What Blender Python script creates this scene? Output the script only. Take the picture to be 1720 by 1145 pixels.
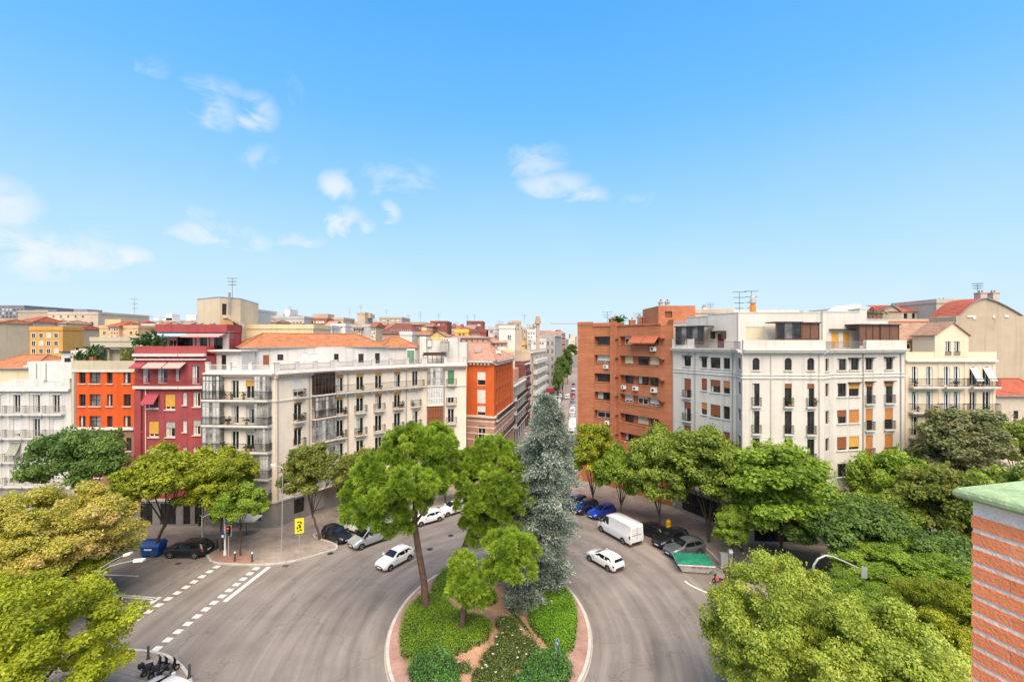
import bpy, math, random
import numpy as np
from mathutils import Vector, Matrix

random.seed(11)
R = math.radians
scene = bpy.context.scene
for o in list(bpy.data.objects):
    bpy.data.objects.remove(o)

# ------------------------------------------------------------------ camera
CAM_H = 23.0          # eye height over the plaza, metres
FOC = 764.0           # focal length in photo pixels (photo is 1720 wide)
PCX, PCY = 860.0, 572.5
cam_data = bpy.data.cameras.new('camera')
cam_data.sensor_width = 36.0
cam_data.lens = 36.0 * FOC / 1720.0
cam_data.clip_start = 0.1
cam_data.clip_end = 6000
cam = bpy.data.objects.new('camera', cam_data)
cam.location = (0, 0, CAM_H)
cam.rotation_euler = (R(90), 0, 0)
scene.collection.objects.link(cam)
scene.camera = cam
scene.render.resolution_x, scene.render.resolution_y = 1024, 681

# ------------------------------------------------------------------ sky
SUN_EL, SUN_AZ = R(58), R(174)      # azimuth clockwise from +Y (view direction): behind the camera
SKY_LEVEL = 7.2                     # radiance of full white in the sky before the world strength
world = bpy.data.worlds.new('World'); scene.world = world
world.use_nodes = True
wt = world.node_tree
wt.nodes.clear()
def wn(t, **kw):
    n = wt.nodes.new(t)
    for k, v in kw.items(): setattr(n, k, v)
    return n
def wmath(op, a, b=None, c=None, clamp=False):
    n = wn('ShaderNodeMath', operation=op, use_clamp=clamp)
    for i, v in enumerate((a, b, c)):
        if v is None: continue
        if isinstance(v, (int, float)): n.inputs[i].default_value = v
        else: wt.links.new(v, n.inputs[i])
    return n.outputs[0]
w_out = wn('ShaderNodeOutputWorld')
w_bg = wn('ShaderNodeBackground'); w_bg.inputs['Strength'].default_value = 0.08
sky = wn('ShaderNodeTexSky', sky_type='NISHITA', sun_disc=False)
sky.sun_elevation = SUN_EL; sky.sun_rotation = SUN_AZ
sky.air_density = 1.0; sky.dust_density = 0.5; sky.ozone_density = 1.4
tc = wn('ShaderNodeTexCoord')
sep = wn('ShaderNodeSeparateXYZ'); wt.links.new(tc.outputs['Generated'], sep.inputs[0])
az = wmath('ARCTAN2', sep.outputs[0], sep.outputs[1])
el = wmath('ARCSINE', sep.outputs[2])
# drifting, wispy noise in direction space (stretched along the horizon)
mp = wn('ShaderNodeMapping'); mp.inputs['Scale'].default_value = (1.0, 1.0, 1.6)
wt.links.new(tc.outputs['Generated'], mp.inputs[0])
nz = wn('ShaderNodeTexNoise'); nz.inputs['Scale'].default_value = 11.0; nz.inputs['Detail'].default_value = 9.0
nz.inputs['Roughness'].default_value = 0.62; nz.inputs['Distortion'].default_value = 0.6
wt.links.new(mp.outputs[0], nz.inputs['Vector'])
nz2 = wn('ShaderNodeTexNoise'); nz2.inputs['Scale'].default_value = 3.2; nz2.inputs['Detail'].default_value = 5.0
wt.links.new(mp.outputs[0], nz2.inputs['Vector'])
# scattered small clouds: (photo direction x, y, half widths, strength)
CLOUDS = [(5, 350, 76, 50, .86), (70, 418, 125, 42, .92), (150, 428, 85, 30, .8), (225, 430, 36, 18, .9), (-60, 400, 90, 70, .8),
          (365, 190, 36, 30, .62), (438, 190, 30, 26, .7), (372, 148, 46, 16, .45), (488, 150, 22, 20, .35),
          (262, 112, 26, 14, .35), (440, 266, 44, 22, .4), (572, 314, 24, 24, .85), (575, 368, 38, 22, .85),
          (606, 380, 24, 12, .8), (654, 363, 16, 22, 1.0), (372, 390, 62, 20, .8), (340, 360, 34, 16, .5),
          (425, 404, 40, 14, .6), (515, 402, 34, 12, .6), (682, 300, 54, 26, .5), (905, 268, 46, 24, .55),
          (935, 308, 56, 18, .7), (990, 328, 34, 16, .65), (1080, 335, 28, 14, .35), (150, 385, 60, 16, .4)]
acc = None
wob = wmath('MULTIPLY', wmath('SUBTRACT', nz.outputs['Fac'], 0.5), 0.10)
for (px, py, rx, ry, s) in CLOUDS:
    x = (px - PCX) / FOC; z = (PCY - py) / FOC
    a0 = math.atan2(x, 1.0); e0 = math.asin(z / math.sqrt(1 + x * x + z * z))
    k = 1.0 / math.sqrt(1 + x * x)
    ra = rx / FOC * k * k * 1.45; re = ry / FOC * k * 1.45
    da = wmath('DIVIDE', wmath('SUBTRACT', wmath('ADD', az, wob), a0), ra)
    de = wmath('DIVIDE', wmath('SUBTRACT', wmath('ADD', el, wmath('MULTIPLY', wob, .5)), e0), re)
    d2 = wmath('ADD', wmath('MULTIPLY', da, da), wmath('MULTIPLY', de, de))
    g = wmath('MULTIPLY', wmath('SUBTRACT', 1.0, d2, clamp=True), s)
    acc = g if acc is None else wmath('MAXIMUM', acc, g)
shape = wn('ShaderNodeMapRange'); shape.interpolation_type = 'SMOOTHSTEP'
wt.links.new(wmath('ADD', nz.outputs['Fac'], wmath('MULTIPLY', acc, .20)), shape.inputs[0]); shape.inputs[1].default_value = 0.44; shape.inputs[2].default_value = 0.76
small = wmath('MULTIPLY', acc, shape.outputs[0], clamp=True)
small = wmath('MULTIPLY', wmath('POWER', small, 0.9), 0.95)
# a thin veil that thickens towards the horizon, all round
veil_n = wn('ShaderNodeMapRange'); veil_n.interpolation_type = 'SMOOTHSTEP'
wt.links.new(nz2.outputs['Fac'], veil_n.inputs[0]); veil_n.inputs[1].default_value = 0.35; veil_n.inputs[2].default_value = 0.75
veil_e = wn('ShaderNodeMapRange'); wt.links.new(el, veil_e.inputs[0])
veil_e.inputs[1].default_value = 0.0; veil_e.inputs[2].default_value = 0.45; veil_e.inputs[3].default_value = 0.25; veil_e.inputs[4].default_value = 0.02
veil = wmath('MULTIPLY', veil_e.outputs[0], wmath('ADD', wmath('MULTIPLY', veil_n.outputs[0], 0.5), 0.5))
cover = wmath('MAXIMUM', small, veil, clamp=True)
# clear-day gradient by elevation, modulated by the physical sky (brighter towards the sun's side)
ramp = wn('ShaderNodeValToRGB'); ramp.color_ramp.interpolation = 'B_SPLINE'
SKY = [(0.0, (.66, .84, .96)), (.06, (.60, .82, .97)), (.16, (.45, .77, 1.0)), (.28, (.29, .65, 1.0)), (.42, (.155, .54, 1.0)), (.60, (.085, .445, 1.0)), (1.0, (.055, .34, .94))]
el_n = wmath('DIVIDE', wmath('MAXIMUM', el, 0.0), 1.05)
wt.links.new(el_n, ramp.inputs[0])
cre = ramp.color_ramp.elements
cre[0].position = 0.0; cre[0].color = (*SKY[0][1], 1); cre[1].position = 1.0; cre[1].color = (*SKY[-1][1], 1)
for p_, c_ in SKY[1:-1]:
    e_ = cre.new(p_); e_.color = (*c_, 1)
gain = wn('ShaderNodeMix', data_type='RGBA'); gain.inputs[0].default_value = 0.9
tone = wn('ShaderNodeVectorMath', operation='SCALE'); tone.inputs['Scale'].default_value = SKY_LEVEL
wt.links.new(ramp.outputs[0], tone.inputs[0])
wt.links.new(sky.outputs[0], gain.inputs[6]); wt.links.new(tone.outputs[0], gain.inputs[7])
cm = wn('ShaderNodeMix', data_type='RGBA')
wt.links.new(cover, cm.inputs[0]); wt.links.new(gain.outputs[2], cm.inputs[6]); cm.inputs[7].default_value = (SKY_LEVEL * .86, SKY_LEVEL * .90, SKY_LEVEL * .98, 1)
wt.links.new(cm.outputs[2], w_bg.inputs['Color'])
wt.links.new(w_bg.outputs[0], w_out.inputs[0])

# ------------------------------------------------------------------ sun (veiled: soft-edged shadows)
sun_data = bpy.data.lights.new('sun', 'SUN')
sun_data.energy = 4.4; sun_data.angle = R(64); sun_data.color = (1.0, 0.83, 0.62)
sun = bpy.data.objects.new('sun', sun_data)
sd = Vector((math.sin(SUN_AZ) * math.cos(SUN_EL), math.cos(SUN_AZ) * math.cos(SUN_EL), math.sin(SUN_EL)))
sun.rotation_euler = sd.to_track_quat('Z', 'Y').to_euler()
sun.location = (0, -20, 60)
scene.collection.objects.link(sun)

scene.view_settings.view_transform = 'Standard'
scene.view_settings.look = 'None'
scene.view_settings.gamma = 1.0
scene.view_settings.use_curve_mapping = False
scene.view_settings.exposure = 0.88
scene.cycles.max_bounces = 6; scene.cycles.diffuse_bounces = 3; scene.cycles.transmission_bounces = 3; scene.cycles.transparent_max_bounces = 6

# ------------------------------------------------------------------ measuring helpers
def wx(px, Y): return (px - PCX) / FOC * Y
def wz(py, Y): return CAM_H - (py - PCY) / FOC * Y
def G(px, py, z=0.0):
    Y = FOC * (CAM_H - z) / (py - PCY)
    return (wx(px, Y), Y)
def GV(px, py, z=0.0):
    x, y = G(px, py, z); return Vector((x, y, z))
def lin(r, g, b):
    def f(c):
        c /= 255.0
        return c / 12.92 if c <= 0.04045 else ((c + 0.055) / 1.055) ** 2.4
    return (f(r), f(g), f(b))

# ------------------------------------------------------------------ materials
MATS = {}
def _nt(name):
    m = bpy.data.materials.new(name); m.use_nodes = True
    t = m.node_tree
    return m, t, t.nodes['Principled BSDF']
def surf(name, col, rough=0.75, var=0.14, scale=2.0, bump=0.0, bscale=30.0, metal=0.0, spec=0.35, streak=0.0, coat=0.0, dirt=None):
    """one base colour broken up by noise, optional rain streaks and fine relief"""
    if name in MATS: return MATS[name]
    m, t, p = _nt(name)
    N = t.nodes.new; L = t.links.new
    c = N('ShaderNodeTexCoord')
    n = N('ShaderNodeTexNoise'); n.inputs['Scale'].default_value = scale; n.inputs['Detail'].default_value = 7; n.inputs['Roughness'].default_value = .65
    L(c.outputs['Object'], n.inputs['Vector'])
    ramp = N('ShaderNodeMix'); ramp.data_type = 'RGBA'
    mr = N('ShaderNodeMapRange'); mr.inputs[1].default_value = .3; mr.inputs[2].default_value = .7
    L(n.outputs['Fac'], mr.inputs[0]); L(mr.outputs[0], ramp.inputs[0])
    ramp.inputs[6].default_value = (*[max(0, x * (1 - var)) for x in col], 1)
    ramp.inputs[7].default_value = (*[min(1, x * (1 + var)) for x in col], 1)
    out = ramp.outputs[2]
    if streak > 0:
        mp = N('ShaderNodeMapping'); mp.inputs['Scale'].default_value = (2.2, 2.2, 0.09)
        L(c.outputs['Object'], mp.inputs[0])
        s = N('ShaderNodeTexNoise'); s.inputs['Scale'].default_value = 1.0; s.inputs['Detail'].default_value = 6
        L(mp.outputs[0], s.inputs['Vector'])
        r2 = N('ShaderNodeMapRange'); r2.inputs[1].default_value = .52; r2.inputs[2].default_value = .75
        r2.inputs[3].default_value = 0; r2.inputs[4].default_value = streak
        L(s.outputs['Fac'], r2.inputs[0])
        mx = N('ShaderNodeMix'); mx.data_type = 'RGBA'; L(r2.outputs[0], mx.inputs[0]); L(out, mx.inputs[6])
        d = dirt or tuple(x * .45 for x in col)
        mx.inputs[7].default_value = (*d, 1)
        out = mx.outputs[2]
    L(out, p.inputs['Base Color'])
    p.inputs['Roughness'].default_value = rough; p.inputs['Metallic'].default_value = metal
    p.inputs['Specular IOR Level'].default_value = spec
    p.inputs['Coat Weight'].default_value = coat
    p.inputs['Coat Roughness'].default_value = .06
    if bump > 0:
        b = N('ShaderNodeBump'); b.inputs['Strength'].default_value = bump; b.inputs['Distance'].default_value = .02
        n2 = N('ShaderNodeTexNoise'); n2.inputs['Scale'].default_value = bscale; n2.inputs['Detail'].default_value = 5
        L(c.outputs['Object'], n2.inputs['Vector']); L(n2.outputs['Fac'], b.inputs['Height']); L(b.outputs[0], p.inputs['Normal'])
    MATS[name] = m
    return m
def glass(name, col, rough=0.05):
    if name in MATS: return MATS[name]
    m, t, p = _nt(name)
    N = t.nodes.new; L = t.links.new
    c = N('ShaderNodeTexCoord'); n = N('ShaderNodeTexNoise'); n.inputs['Scale'].default_value = .9; n.inputs['Detail'].default_value = 2
    L(c.outputs['Object'], n.inputs['Vector'])
    mx = N('ShaderNodeMix'); mx.data_type = 'RGBA'
    mr = N('ShaderNodeMapRange'); mr.inputs[1].default_value = .4; mr.inputs[2].default_value = .65
    L(n.outputs['Fac'], mr.inputs[0]); L(mr.outputs[0], mx.inputs[0])
    mx.inputs[6].default_value = (*[x * .5 for x in col], 1); mx.inputs[7].default_value = (*[x * 1.6 for x in col], 1)
    L(mx.outputs[2], p.inputs['Base Color'])
    p.inputs['Roughness'].default_value = rough; p.inputs['IOR'].default_value = 1.5
    p.inputs['Specular IOR Level'].default_value = .5
    MATS[name] = m
    return m
def leaf(name, c0, c1, c2, trans=0.42, rough=.55, nscale=.55):
    """leaf blades: three real leaf colours mixed per leaf and per bough"""
    if name in MATS: return MATS[name]
    m = bpy.data.materials.new(name); m.use_nodes = True
    t = m.node_tree; t.nodes.clear(); N = t.nodes.new; L = t.links.new
    at = N('ShaderNodeAttribute'); at.attribute_name = 'tint'
    tcn = N('ShaderNodeTexCoord')
    n = N('ShaderNodeTexNoise'); n.inputs['Scale'].default_value = nscale; n.inputs['Detail'].default_value = 3
    L(tcn.outputs['Object'], n.inputs['Vector'])
    nm = N('ShaderNodeMapRange'); nm.inputs[1].default_value = .3; nm.inputs[2].default_value = .7
    L(n.outputs['Fac'], nm.inputs[0])
    mix = N('ShaderNodeMath'); mix.operation = 'MULTIPLY_ADD'; L(at.outputs['Fac'], mix.inputs[0]); mix.inputs[1].default_value = .55
    h = N('ShaderNodeMath'); h.operation = 'MULTIPLY'; L(nm.outputs[0], h.inputs[0]); h.inputs[1].default_value = .45
    L(h.outputs[0], mix.inputs[2])
    cr = N('ShaderNodeValToRGB'); cr.color_ramp.elements[0].color = (*c0, 1); cr.color_ramp.elements[0].position = .12
    cr.color_ramp.elements[1].color = (*c2, 1); cr.color_ramp.elements[1].position = .88
    e = cr.color_ramp.elements.new(.5); e.color = (*c1, 1)
    L(mix.outputs[0], cr.inputs[0])
    d = N('ShaderNodeBsdfPrincipled'); d.inputs['Roughness'].default_value = rough; d.inputs['Specular IOR Level'].default_value = .3
    L(cr.outputs[0], d.inputs['Base Color'])
    tr = N('ShaderNodeBsdfTranslucent'); L(cr.outputs[0], tr.inputs[0])
    mxs = N('ShaderNodeMixShader'); mxs.inputs[0].default_value = trans
    L(d.outputs[0], mxs.inputs[1]); L(tr.outputs[0], mxs.inputs[2])
    o = N('ShaderNodeOutputMaterial'); L(mxs.outputs[0], o.inputs[0])
    MATS[name] = m
    return m

# ------------------------------------------------------------------ mesh helpers
COL = scene.collection
class MB:
    """collects faces (with material slots) into one mesh"""
    def __init__(s): s.v = []; s.f = []; s.mi = []; s.mats = []
    def slot(s, m):
        if m not in s.mats: s.mats.append(m)
        return s.mats.index(m)
    def add(s, vs, fs, m):
        b = len(s.v); k = s.slot(m)
        s.v.extend([tuple(x) for x in vs])
        for f in fs: s.f.append(tuple(i + b for i in f)); s.mi.append(k)
    def quad(s, a, b, c, d, m): s.add([a, b, c, d], [(0, 1, 2, 3)], m)
    def hexa(s, p, m):   # p: 4 bottom, 4 top, counter-clockwise from above
        s.add(p, [(3, 2, 1, 0), (4, 5, 6, 7), (0, 1, 5, 4), (1, 2, 6, 5), (2, 3, 7, 6), (3, 0, 4, 7)], m)
    def box(s, x0, x1, y0, y1, z0, z1, m):
        s.hexa([(x0, y0, z0), (x1, y0, z0), (x1, y1, z0), (x0, y1, z0), (x0, y0, z1), (x1, y0, z1), (x1, y1, z1), (x0, y1, z1)], m)
    def prism(s, poly, z0, z1, m, mtop=None, bottom=True):
        n = len(poly)
        a = sum(poly[i][0] * poly[(i + 1) % n][1] - poly[(i + 1) % n][0] * poly[i][1] for i in range(n))
        if a < 0: poly = poly[::-1]
        vs = [(x, y, z0) for x, y in poly] + [(x, y, z1) for x, y in poly]
        s.add(vs, [(i, (i + 1) % n, n + (i + 1) % n, n + i) for i in range(n)], m)
        s.add([(x, y, z1) for x, y in poly], [tuple(range(n))], mtop or m)
        if bottom: s.add([(x, y, z0) for x, y in poly], [tuple(range(n))[::-1]], m)
    def tube(s, pts, rad, m, n=8, cap=True):
        pts = [Vector(p) for p in pts]
        if not isinstance(rad, (list, tuple)): rad = [rad] * len(pts)
        vs = []; prev = None
        for i, p in enumerate(pts):
            d = (pts[min(i + 1, len(pts) - 1)] - pts[max(i - 1, 0)]).normalized()
            ref = prev if prev is not None else (Vector((1, 0, 0)) if abs(d.x) < .8 else Vector((0, 1, 0)))
            u = (ref - d * ref.dot(d)).normalized(); w = d.cross(u); prev = u
            for k in range(n):
                a = 2 * math.pi * k / n
                vs.append(p + (u * math.cos(a) + w * math.sin(a)) * rad[i])
        fs = []
        for i in range(len(pts) - 1):
            for k in range(n):
                fs.append((i * n + k, i * n + (k + 1) % n, (i + 1) * n + (k + 1) % n, (i + 1) * n + k))
        if cap:
            fs.append(tuple(range(n))[::-1]); fs.append(tuple(range((len(pts) - 1) * n, len(pts) * n)))
        s.add(vs, fs, m)
    def mesh(s, name, smooth=None):
        me = bpy.data.meshes.new(name)
        me.from_pydata(s.v, [], s.f)
        for m in s.mats: me.materials.append(m)
        me.polygons.foreach_set('material_index', s.mi)
        if smooth is not None:
            me.polygons.foreach_set('use_smooth', [True] * len(s.f))
            me.set_sharp_from_angle(angle=R(smooth))
        me.update()
        return me
    def build(s, name, parent=None, smooth=None, local=False):
        return link(name, s.mesh(name, smooth), parent, local)
def link(name, me, parent=None, local=False):
    o = bpy.data.objects.new(name, me); COL.objects.link(o)
    if parent is not None:
        o.parent = parent
        if not local and parent.type == 'EMPTY': o.location = -parent.location
    return o
def tag(o, label=None, cat=None, group=None, kind=None):
    if label: o['label'] = label
    if cat: o['category'] = cat
    if group: o['group'] = group
    if kind: o['kind'] = kind
    return o
def thing(name, label, cat, loc=(0, 0, 0), group=None, rz=0.0):
    e = bpy.data.objects.new(name, None); e.empty_display_size = .3
    e.location = loc; e.rotation_euler = (0, 0, rz); COL.objects.link(e)
    return tag(e, label, cat, group)
def copy_tree(o, parent=None):
    c = o.copy(); COL.objects.link(c); c.parent = parent
    for ch in list(o.children): copy_tree(ch, c)
    return c
def ordinal(i): return ['first', 'second', 'third', 'fourth', 'fifth', 'sixth', 'seventh', 'eighth', 'ninth', 'tenth', 'eleventh', 'twelfth', 'thirteenth', 'fourteenth', 'fifteenth', 'sixteenth', 'seventeenth', 'eighteenth', 'nineteenth', 'twentieth', 'twenty-first', 'twenty-second', 'twenty-third', 'twenty-fourth', 'twenty-fifth', 'twenty-sixth', 'twenty-seventh', 'twenty-eighth', 'twenty-ninth', 'thirtieth'][i]

# ================================================================== GROUND, ROAD, PAVEMENTS
ISL_C = (-1.75, 37.0); ISL_A, ISL_B = 7.75, 10.5
def asphalt():
    m, t, p = _nt('asphalt'); N = t.nodes.new; L = t.links.new
    c = N('ShaderNodeTexCoord'); s = N('ShaderNodeSeparateXYZ'); L(c.outputs['Object'], s.inputs[0])
    def mth(op, a, b=None):
        n = N('ShaderNodeMath'); n.operation = op
        for i, v in enumerate((a, b)):
            if v is None: continue
            if isinstance(v, (int, float)): n.inputs[i].default_value = v
            else: L(v, n.inputs[i])
        return n.outputs[0]
    dx = mth('SUBTRACT', s.outputs[0], ISL_C[0]); dy = mth('MULTIPLY', mth('SUBTRACT', s.outputs[1], ISL_C[1]), .74)
    rad = mth('SQRT', mth('ADD', mth('MULTIPLY', dx, dx), mth('MULTIPLY', dy, dy)))
    ang = mth('ARCTAN2', dy, dx)
    cv = N('ShaderNodeCombineXYZ'); L(mth('MULTIPLY', rad, .9), cv.inputs[0]); L(mth('MULTIPLY', mth('COSINE', ang), 1.1), cv.inputs[1]); L(mth('MULTIPLY', mth('SINE', ang), 1.1), cv.inputs[2])
    n1 = N('ShaderNodeTexNoise'); n1.inputs['Scale'].default_value = 1.0; n1.inputs['Detail'].default_value = 6; n1.inputs['Roughness'].default_value = .6; n1.inputs['Distortion'].default_value = .25
    L(cv.outputs[0], n1.inputs['Vector'])
    n2 = N('ShaderNodeTexNoise'); n2.inputs['Scale'].default_value = .3; n2.inputs['Detail'].default_value = 6; n2.inputs['Roughness'].default_value = .6; L(c.outputs['Object'], n2.inputs['Vector'])
    n3 = N('ShaderNodeTexNoise'); n3.inputs['Scale'].default_value = 9.; n3.inputs['Detail'].default_value = 8; n3.inputs['Roughness'].default_value = .8; L(c.outputs['Object'], n3.inputs['Vector'])
    f = mth('ADD', mth('ADD', mth('MULTIPLY', n1.outputs['Fac'], .70), mth('MULTIPLY', n2.outputs['Fac'], .35)), mth('MULTIPLY', n3.outputs['Fac'], .28))
    mr = N('ShaderNodeMapRange'); mr.inputs[1].default_value = .46; mr.inputs[2].default_value = .86; L(f, mr.inputs[0])
    cr = N('ShaderNodeValToRGB'); e = cr.color_ramp.elements
    e[0].color = (.112, .096, .084, 1); e[1].color = (.272, .236, .208, 1); k = e.new(.5); k.color = (.190, .164, .144, 1)
    L(mr.outputs[0], cr.inputs[0])
    # tar-sealed cracks
    v = N('ShaderNodeTexVoronoi'); v.feature = 'DISTANCE_TO_EDGE'; v.inputs['Scale'].default_value = .13
    n4 = N('ShaderNodeTexNoise'); n4.inputs['Scale'].default_value = .7; n4.inputs['Detail'].default_value = 5; L(c.outputs['Object'], n4.inputs['Vector'])
    vm = N('ShaderNodeVectorMath'); vm.operation = 'ADD'; sc = N('ShaderNodeVectorMath'); sc.operation = 'SCALE'; sc.inputs['Scale'].default_value = 3.2
    L(n4.outputs['Color'], sc.inputs[0]); L(c.outputs['Object'], vm.inputs[0]); L(sc.outputs[0], vm.inputs[1]); L(vm.outputs[0], v.inputs['Vector'])
    cr2 = N('ShaderNodeMapRange'); cr2.inputs[1].default_value = .0; cr2.inputs[2].default_value = .007; cr2.inputs[3].default_value = .55; cr2.inputs[4].default_value = 0; L(v.outputs['Distance'], cr2.inputs[0])
    mx = N('ShaderNodeMix'); mx.data_type = 'RGBA'; L(cr2.outputs[0], mx.inputs[0]); L(cr.outputs[0], mx.inputs[6]); mx.inputs[7].default_value = (.07, .062, .056, 1)
    L(mx.outputs[2], p.inputs['Base Color'])
    p.inputs['Roughness'].default_value = .82; p.inputs['Specular IOR Level'].default_value = .3
    b = N('ShaderNodeBump'); b.inputs['Strength'].default_value = .5; b.inputs['Distance'].default_value = .02; L(n3.outputs['Fac'], b.inputs['Height']); L(b.outputs[0], p.inputs['Normal'])
    return m
M_ASPHALT = asphalt()
def paving(name, c1, c2, mortar, w, h, rot=0.0):
    m, t, p = _nt(name); N = t.nodes.new; L = t.links.new
    c = N('ShaderNodeTexCoord'); mp = N('ShaderNodeMapping'); mp.inputs['Rotation'].default_value = (0, 0, rot); L(c.outputs['Object'], mp.inputs[0])
    b = N('ShaderNodeTexBrick'); b.inputs['Scale'].default_value = 1.0; b.inputs['Brick Width'].default_value = w; b.inputs['Row Height'].default_value = h
    b.inputs['Mortar Size'].default_value = .014; b.inputs['Color1'].default_value = (*c1, 1); b.inputs['Color2'].default_value = (*c2, 1); b.inputs['Mortar'].default_value = (*mortar, 1)
    L(mp.outputs[0], b.inputs['Vector'])
    n = N('ShaderNodeTexNoise'); n.inputs['Scale'].default_value = .5; n.inputs['Detail'].default_value = 8; n.inputs['Roughness'].default_value = .7; L(c.outputs['Object'], n.inputs['Vector'])
    mr = N('ShaderNodeMapRange'); mr.inputs[1].default_value = .3; mr.inputs[2].default_value = .72; mr.inputs[3].default_value = .62; mr.inputs[4].default_value = 1.15; L(n.outputs['Fac'], mr.inputs[0])
    mx = N('ShaderNodeVectorMath'); mx.operation = 'SCALE'; L(b.outputs['Color'], mx.inputs[0]); L(mr.outputs[0], mx.inputs['Scale'])
    L(mx.outputs[0], p.inputs['Base Color']); p.inputs['Roughness'].default_value = .85; p.inputs['Specular IOR Level'].default_value = .25
    MATS[name] = m; return m
M_PAVE = paving('pavement_tiles', (.34, .285, .245), (.29, .24, .205), (.18, .15, .13), .8, .4, .3)
M_PAVER_PINK = paving('pink_pavers', (.46, .27, .22), (.38, .22, .18), (.25, .17, .14), .24, .12, .8)
M_KERB = surf('kerb_granite', (.44, .405, .365), .8, .2, 1.3, .2, 40)
M_GUTTER = surf('gutter_concrete', (.36, .32, .285), .85, .2, 1.0)
M_PAINT = surf('road_paint', (.60, .58, .54), .7, .3, 3.5)
M_SOIL = surf('sandy_soil', (.38, .22, .145), .95, .25, .9, .6, 8)
M_URBAN = surf('urban_ground', (.16, .14, .125), .9, .2, .05)

def sheet(name, poly, z, m, kind=None, parent=None):
    mb = MB(); n = len(poly)
    a = sum(poly[i][0] * poly[(i + 1) % n][1] - poly[(i + 1) % n][0] * poly[i][1] for i in range(n))
    if a < 0: poly = poly[::-1]
    mb.add([(x, y, z) for x, y in poly], [tuple(range(n))], m)
    o = mb.build(name, parent)
    if kind: o['kind'] = kind
    return o
tag(sheet('ground', [(-2500, -200), (2500, -200), (2500, 4500), (-2500, 4500)], -.03, M_URBAN), kind='structure')
road = sheet('road', [(-160, -40), (160, -40), (160, 90), (60, 260), (40, 400), (-20, 400), (-5, 100), (-160, 90)], 0.0, M_ASPHALT)
road['kind'] = 'structure'

def stroke(pa, pb, w, name='road_marking', z=.005):
    """a painted line on the road, centre line from ground point pa to pb"""
    a = Vector((*pa, 0)); b = Vector((*pb, 0)); d = (b - a).normalized(); n = Vector((-d.y, d.x, 0)) * (w / 2)
    mb = MB(); P = [a - n, b - n, b + n, a + n]
    for q in P: q.z = z
    mb.quad(*P, M_PAINT)
    return mb.build(name, road)
def dash_row(p0, p1, n, along, across):
    a = Vector((*p0, 0)); b = Vector((*p1, 0)); d = (b - a).normalized()
    for i in range(n):
        c = a + (b - a) * (i / (n - 1))
        stroke((c - d * along / 2)[:2], (c + d * along / 2)[:2], across)
dash_row(G(430, 954.5), G(264, 1088.5), 13, .55, .58)
dash_row(G(364, 951.5), G(232.5, 1038), 10, .55, .58)
stroke(G(452, 951.5), G(377, 1010), .42)
stroke(G(268, 1002), G(205, 1044), .5)
stroke(G(150, 963.5), G(233, 967), .16); stroke(G(60, 960), G(118, 962), .16)
stroke(G(150, 995), G(264, 1003.5), .14); stroke(G(150, 998), G(262, 1006.5), .14)
cw = [G(1150, 975), G(1158, 981), G(1168, 986.5), G(1182, 992.5), G(1202, 1000), G(1220, 1006)]
for i in range(len(cw) - 1): stroke(cw[i], cw[i + 1], .2)
# manhole covers
M_IRON = surf('cast_iron', (.05, .045, .042), .6, .3, 6, .3, 30, .6)
for (px, py) in ((555, 929), (757, 899), (722, 922), (880, 1088)):
    x, y = G(px, py); mb = MB()
    mb.prism([(x + .33 * math.cos(k * .5236), y + .33 * math.sin(k * .5236)) for k in range(12)], .003, .008, M_IRON)
    mb.build('manhole_cover', road)

# kerbside drain grates
for (px, py) in ((480, 950), (300, 946), (1128, 905), (1228, 1020)):
    x, y = G(px, py); mb = MB()
    for k in range(6): mb.box(x - .3 + k * .1, x - .24 + k * .1, y - .22, y + .22, .002, .012, M_IRON)
    mb.build('drain_grate', road)

def kerb_run(parent, pts, closed=False, w=.2, top=.15, ln=1.0, outward=1):
    """single granite stones laid along a polyline; the outside is on the right-hand side for outward=1"""
    P = [Vector((*p, 0)) for p in pts] + ([Vector((*pts[0], 0))] if closed else [])
    S = [0.0]
    for i in range(len(P) - 1): S.append(S[-1] + (P[i + 1] - P[i]).length)
    def at(s):
        s = max(0, min(S[-1], s))
        for i in range(len(P) - 1):
            if s <= S[i + 1] + 1e-6:
                return P[i].lerp(P[i + 1], (s - S[i]) / max(1e-6, S[i + 1] - S[i]))
        return P[-1]
    n = max(1, int(S[-1] / ln)); stp = S[-1] / n
    for i in range(n):
        a = at(i * stp + .008); b = at((i + 1) * stp - .008)
        d = (b - a).normalized(); nn = Vector((d.y, -d.x, 0)) * w * outward
        h = top + random.uniform(-.006, .006)
        q = [a, b, b + nn, a + nn]
        if outward > 0: q = [a, a + nn, b + nn, b]
        mb = MB(); mb.hexa([(p.x, p.y, -.02) for p in q] + [(p.x, p.y, h) for p in q], M_KERB)
        mb.build('kerb_stone', parent)
def smooth_line(pts, n=5):
    out = []
    P = [pts[0]] + list(pts) + [pts[-1]]
    for i in range(1, len(P) - 2):
        p0, p1, p2, p3 = [np.array(P[i + k], float) for k in (-1, 0, 1, 2)]
        for k in range(n):
            t = k / n
            out.append(tuple(.5 * ((2 * p1) + (-p0 + p2) * t + (2 * p0 - 5 * p1 + 4 * p2 - p3) * t * t + (-p0 + 3 * p1 - 3 * p2 + p3) * t ** 3)))
    out.append(tuple(pts[-1])); return out

def pavement(name, kerb, back, stone_range=None, outward=1):
    mb = MB(); mb.prism(list(kerb) + list(back), -.02, .12, M_PAVE, bottom=False)
    o = mb.build(name); o['kind'] = 'structure'
    k0, k1 = stone_range or (0, len(kerb))
    kerb_run(o, kerb[k0:k1], outward=outward)
    return o
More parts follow.
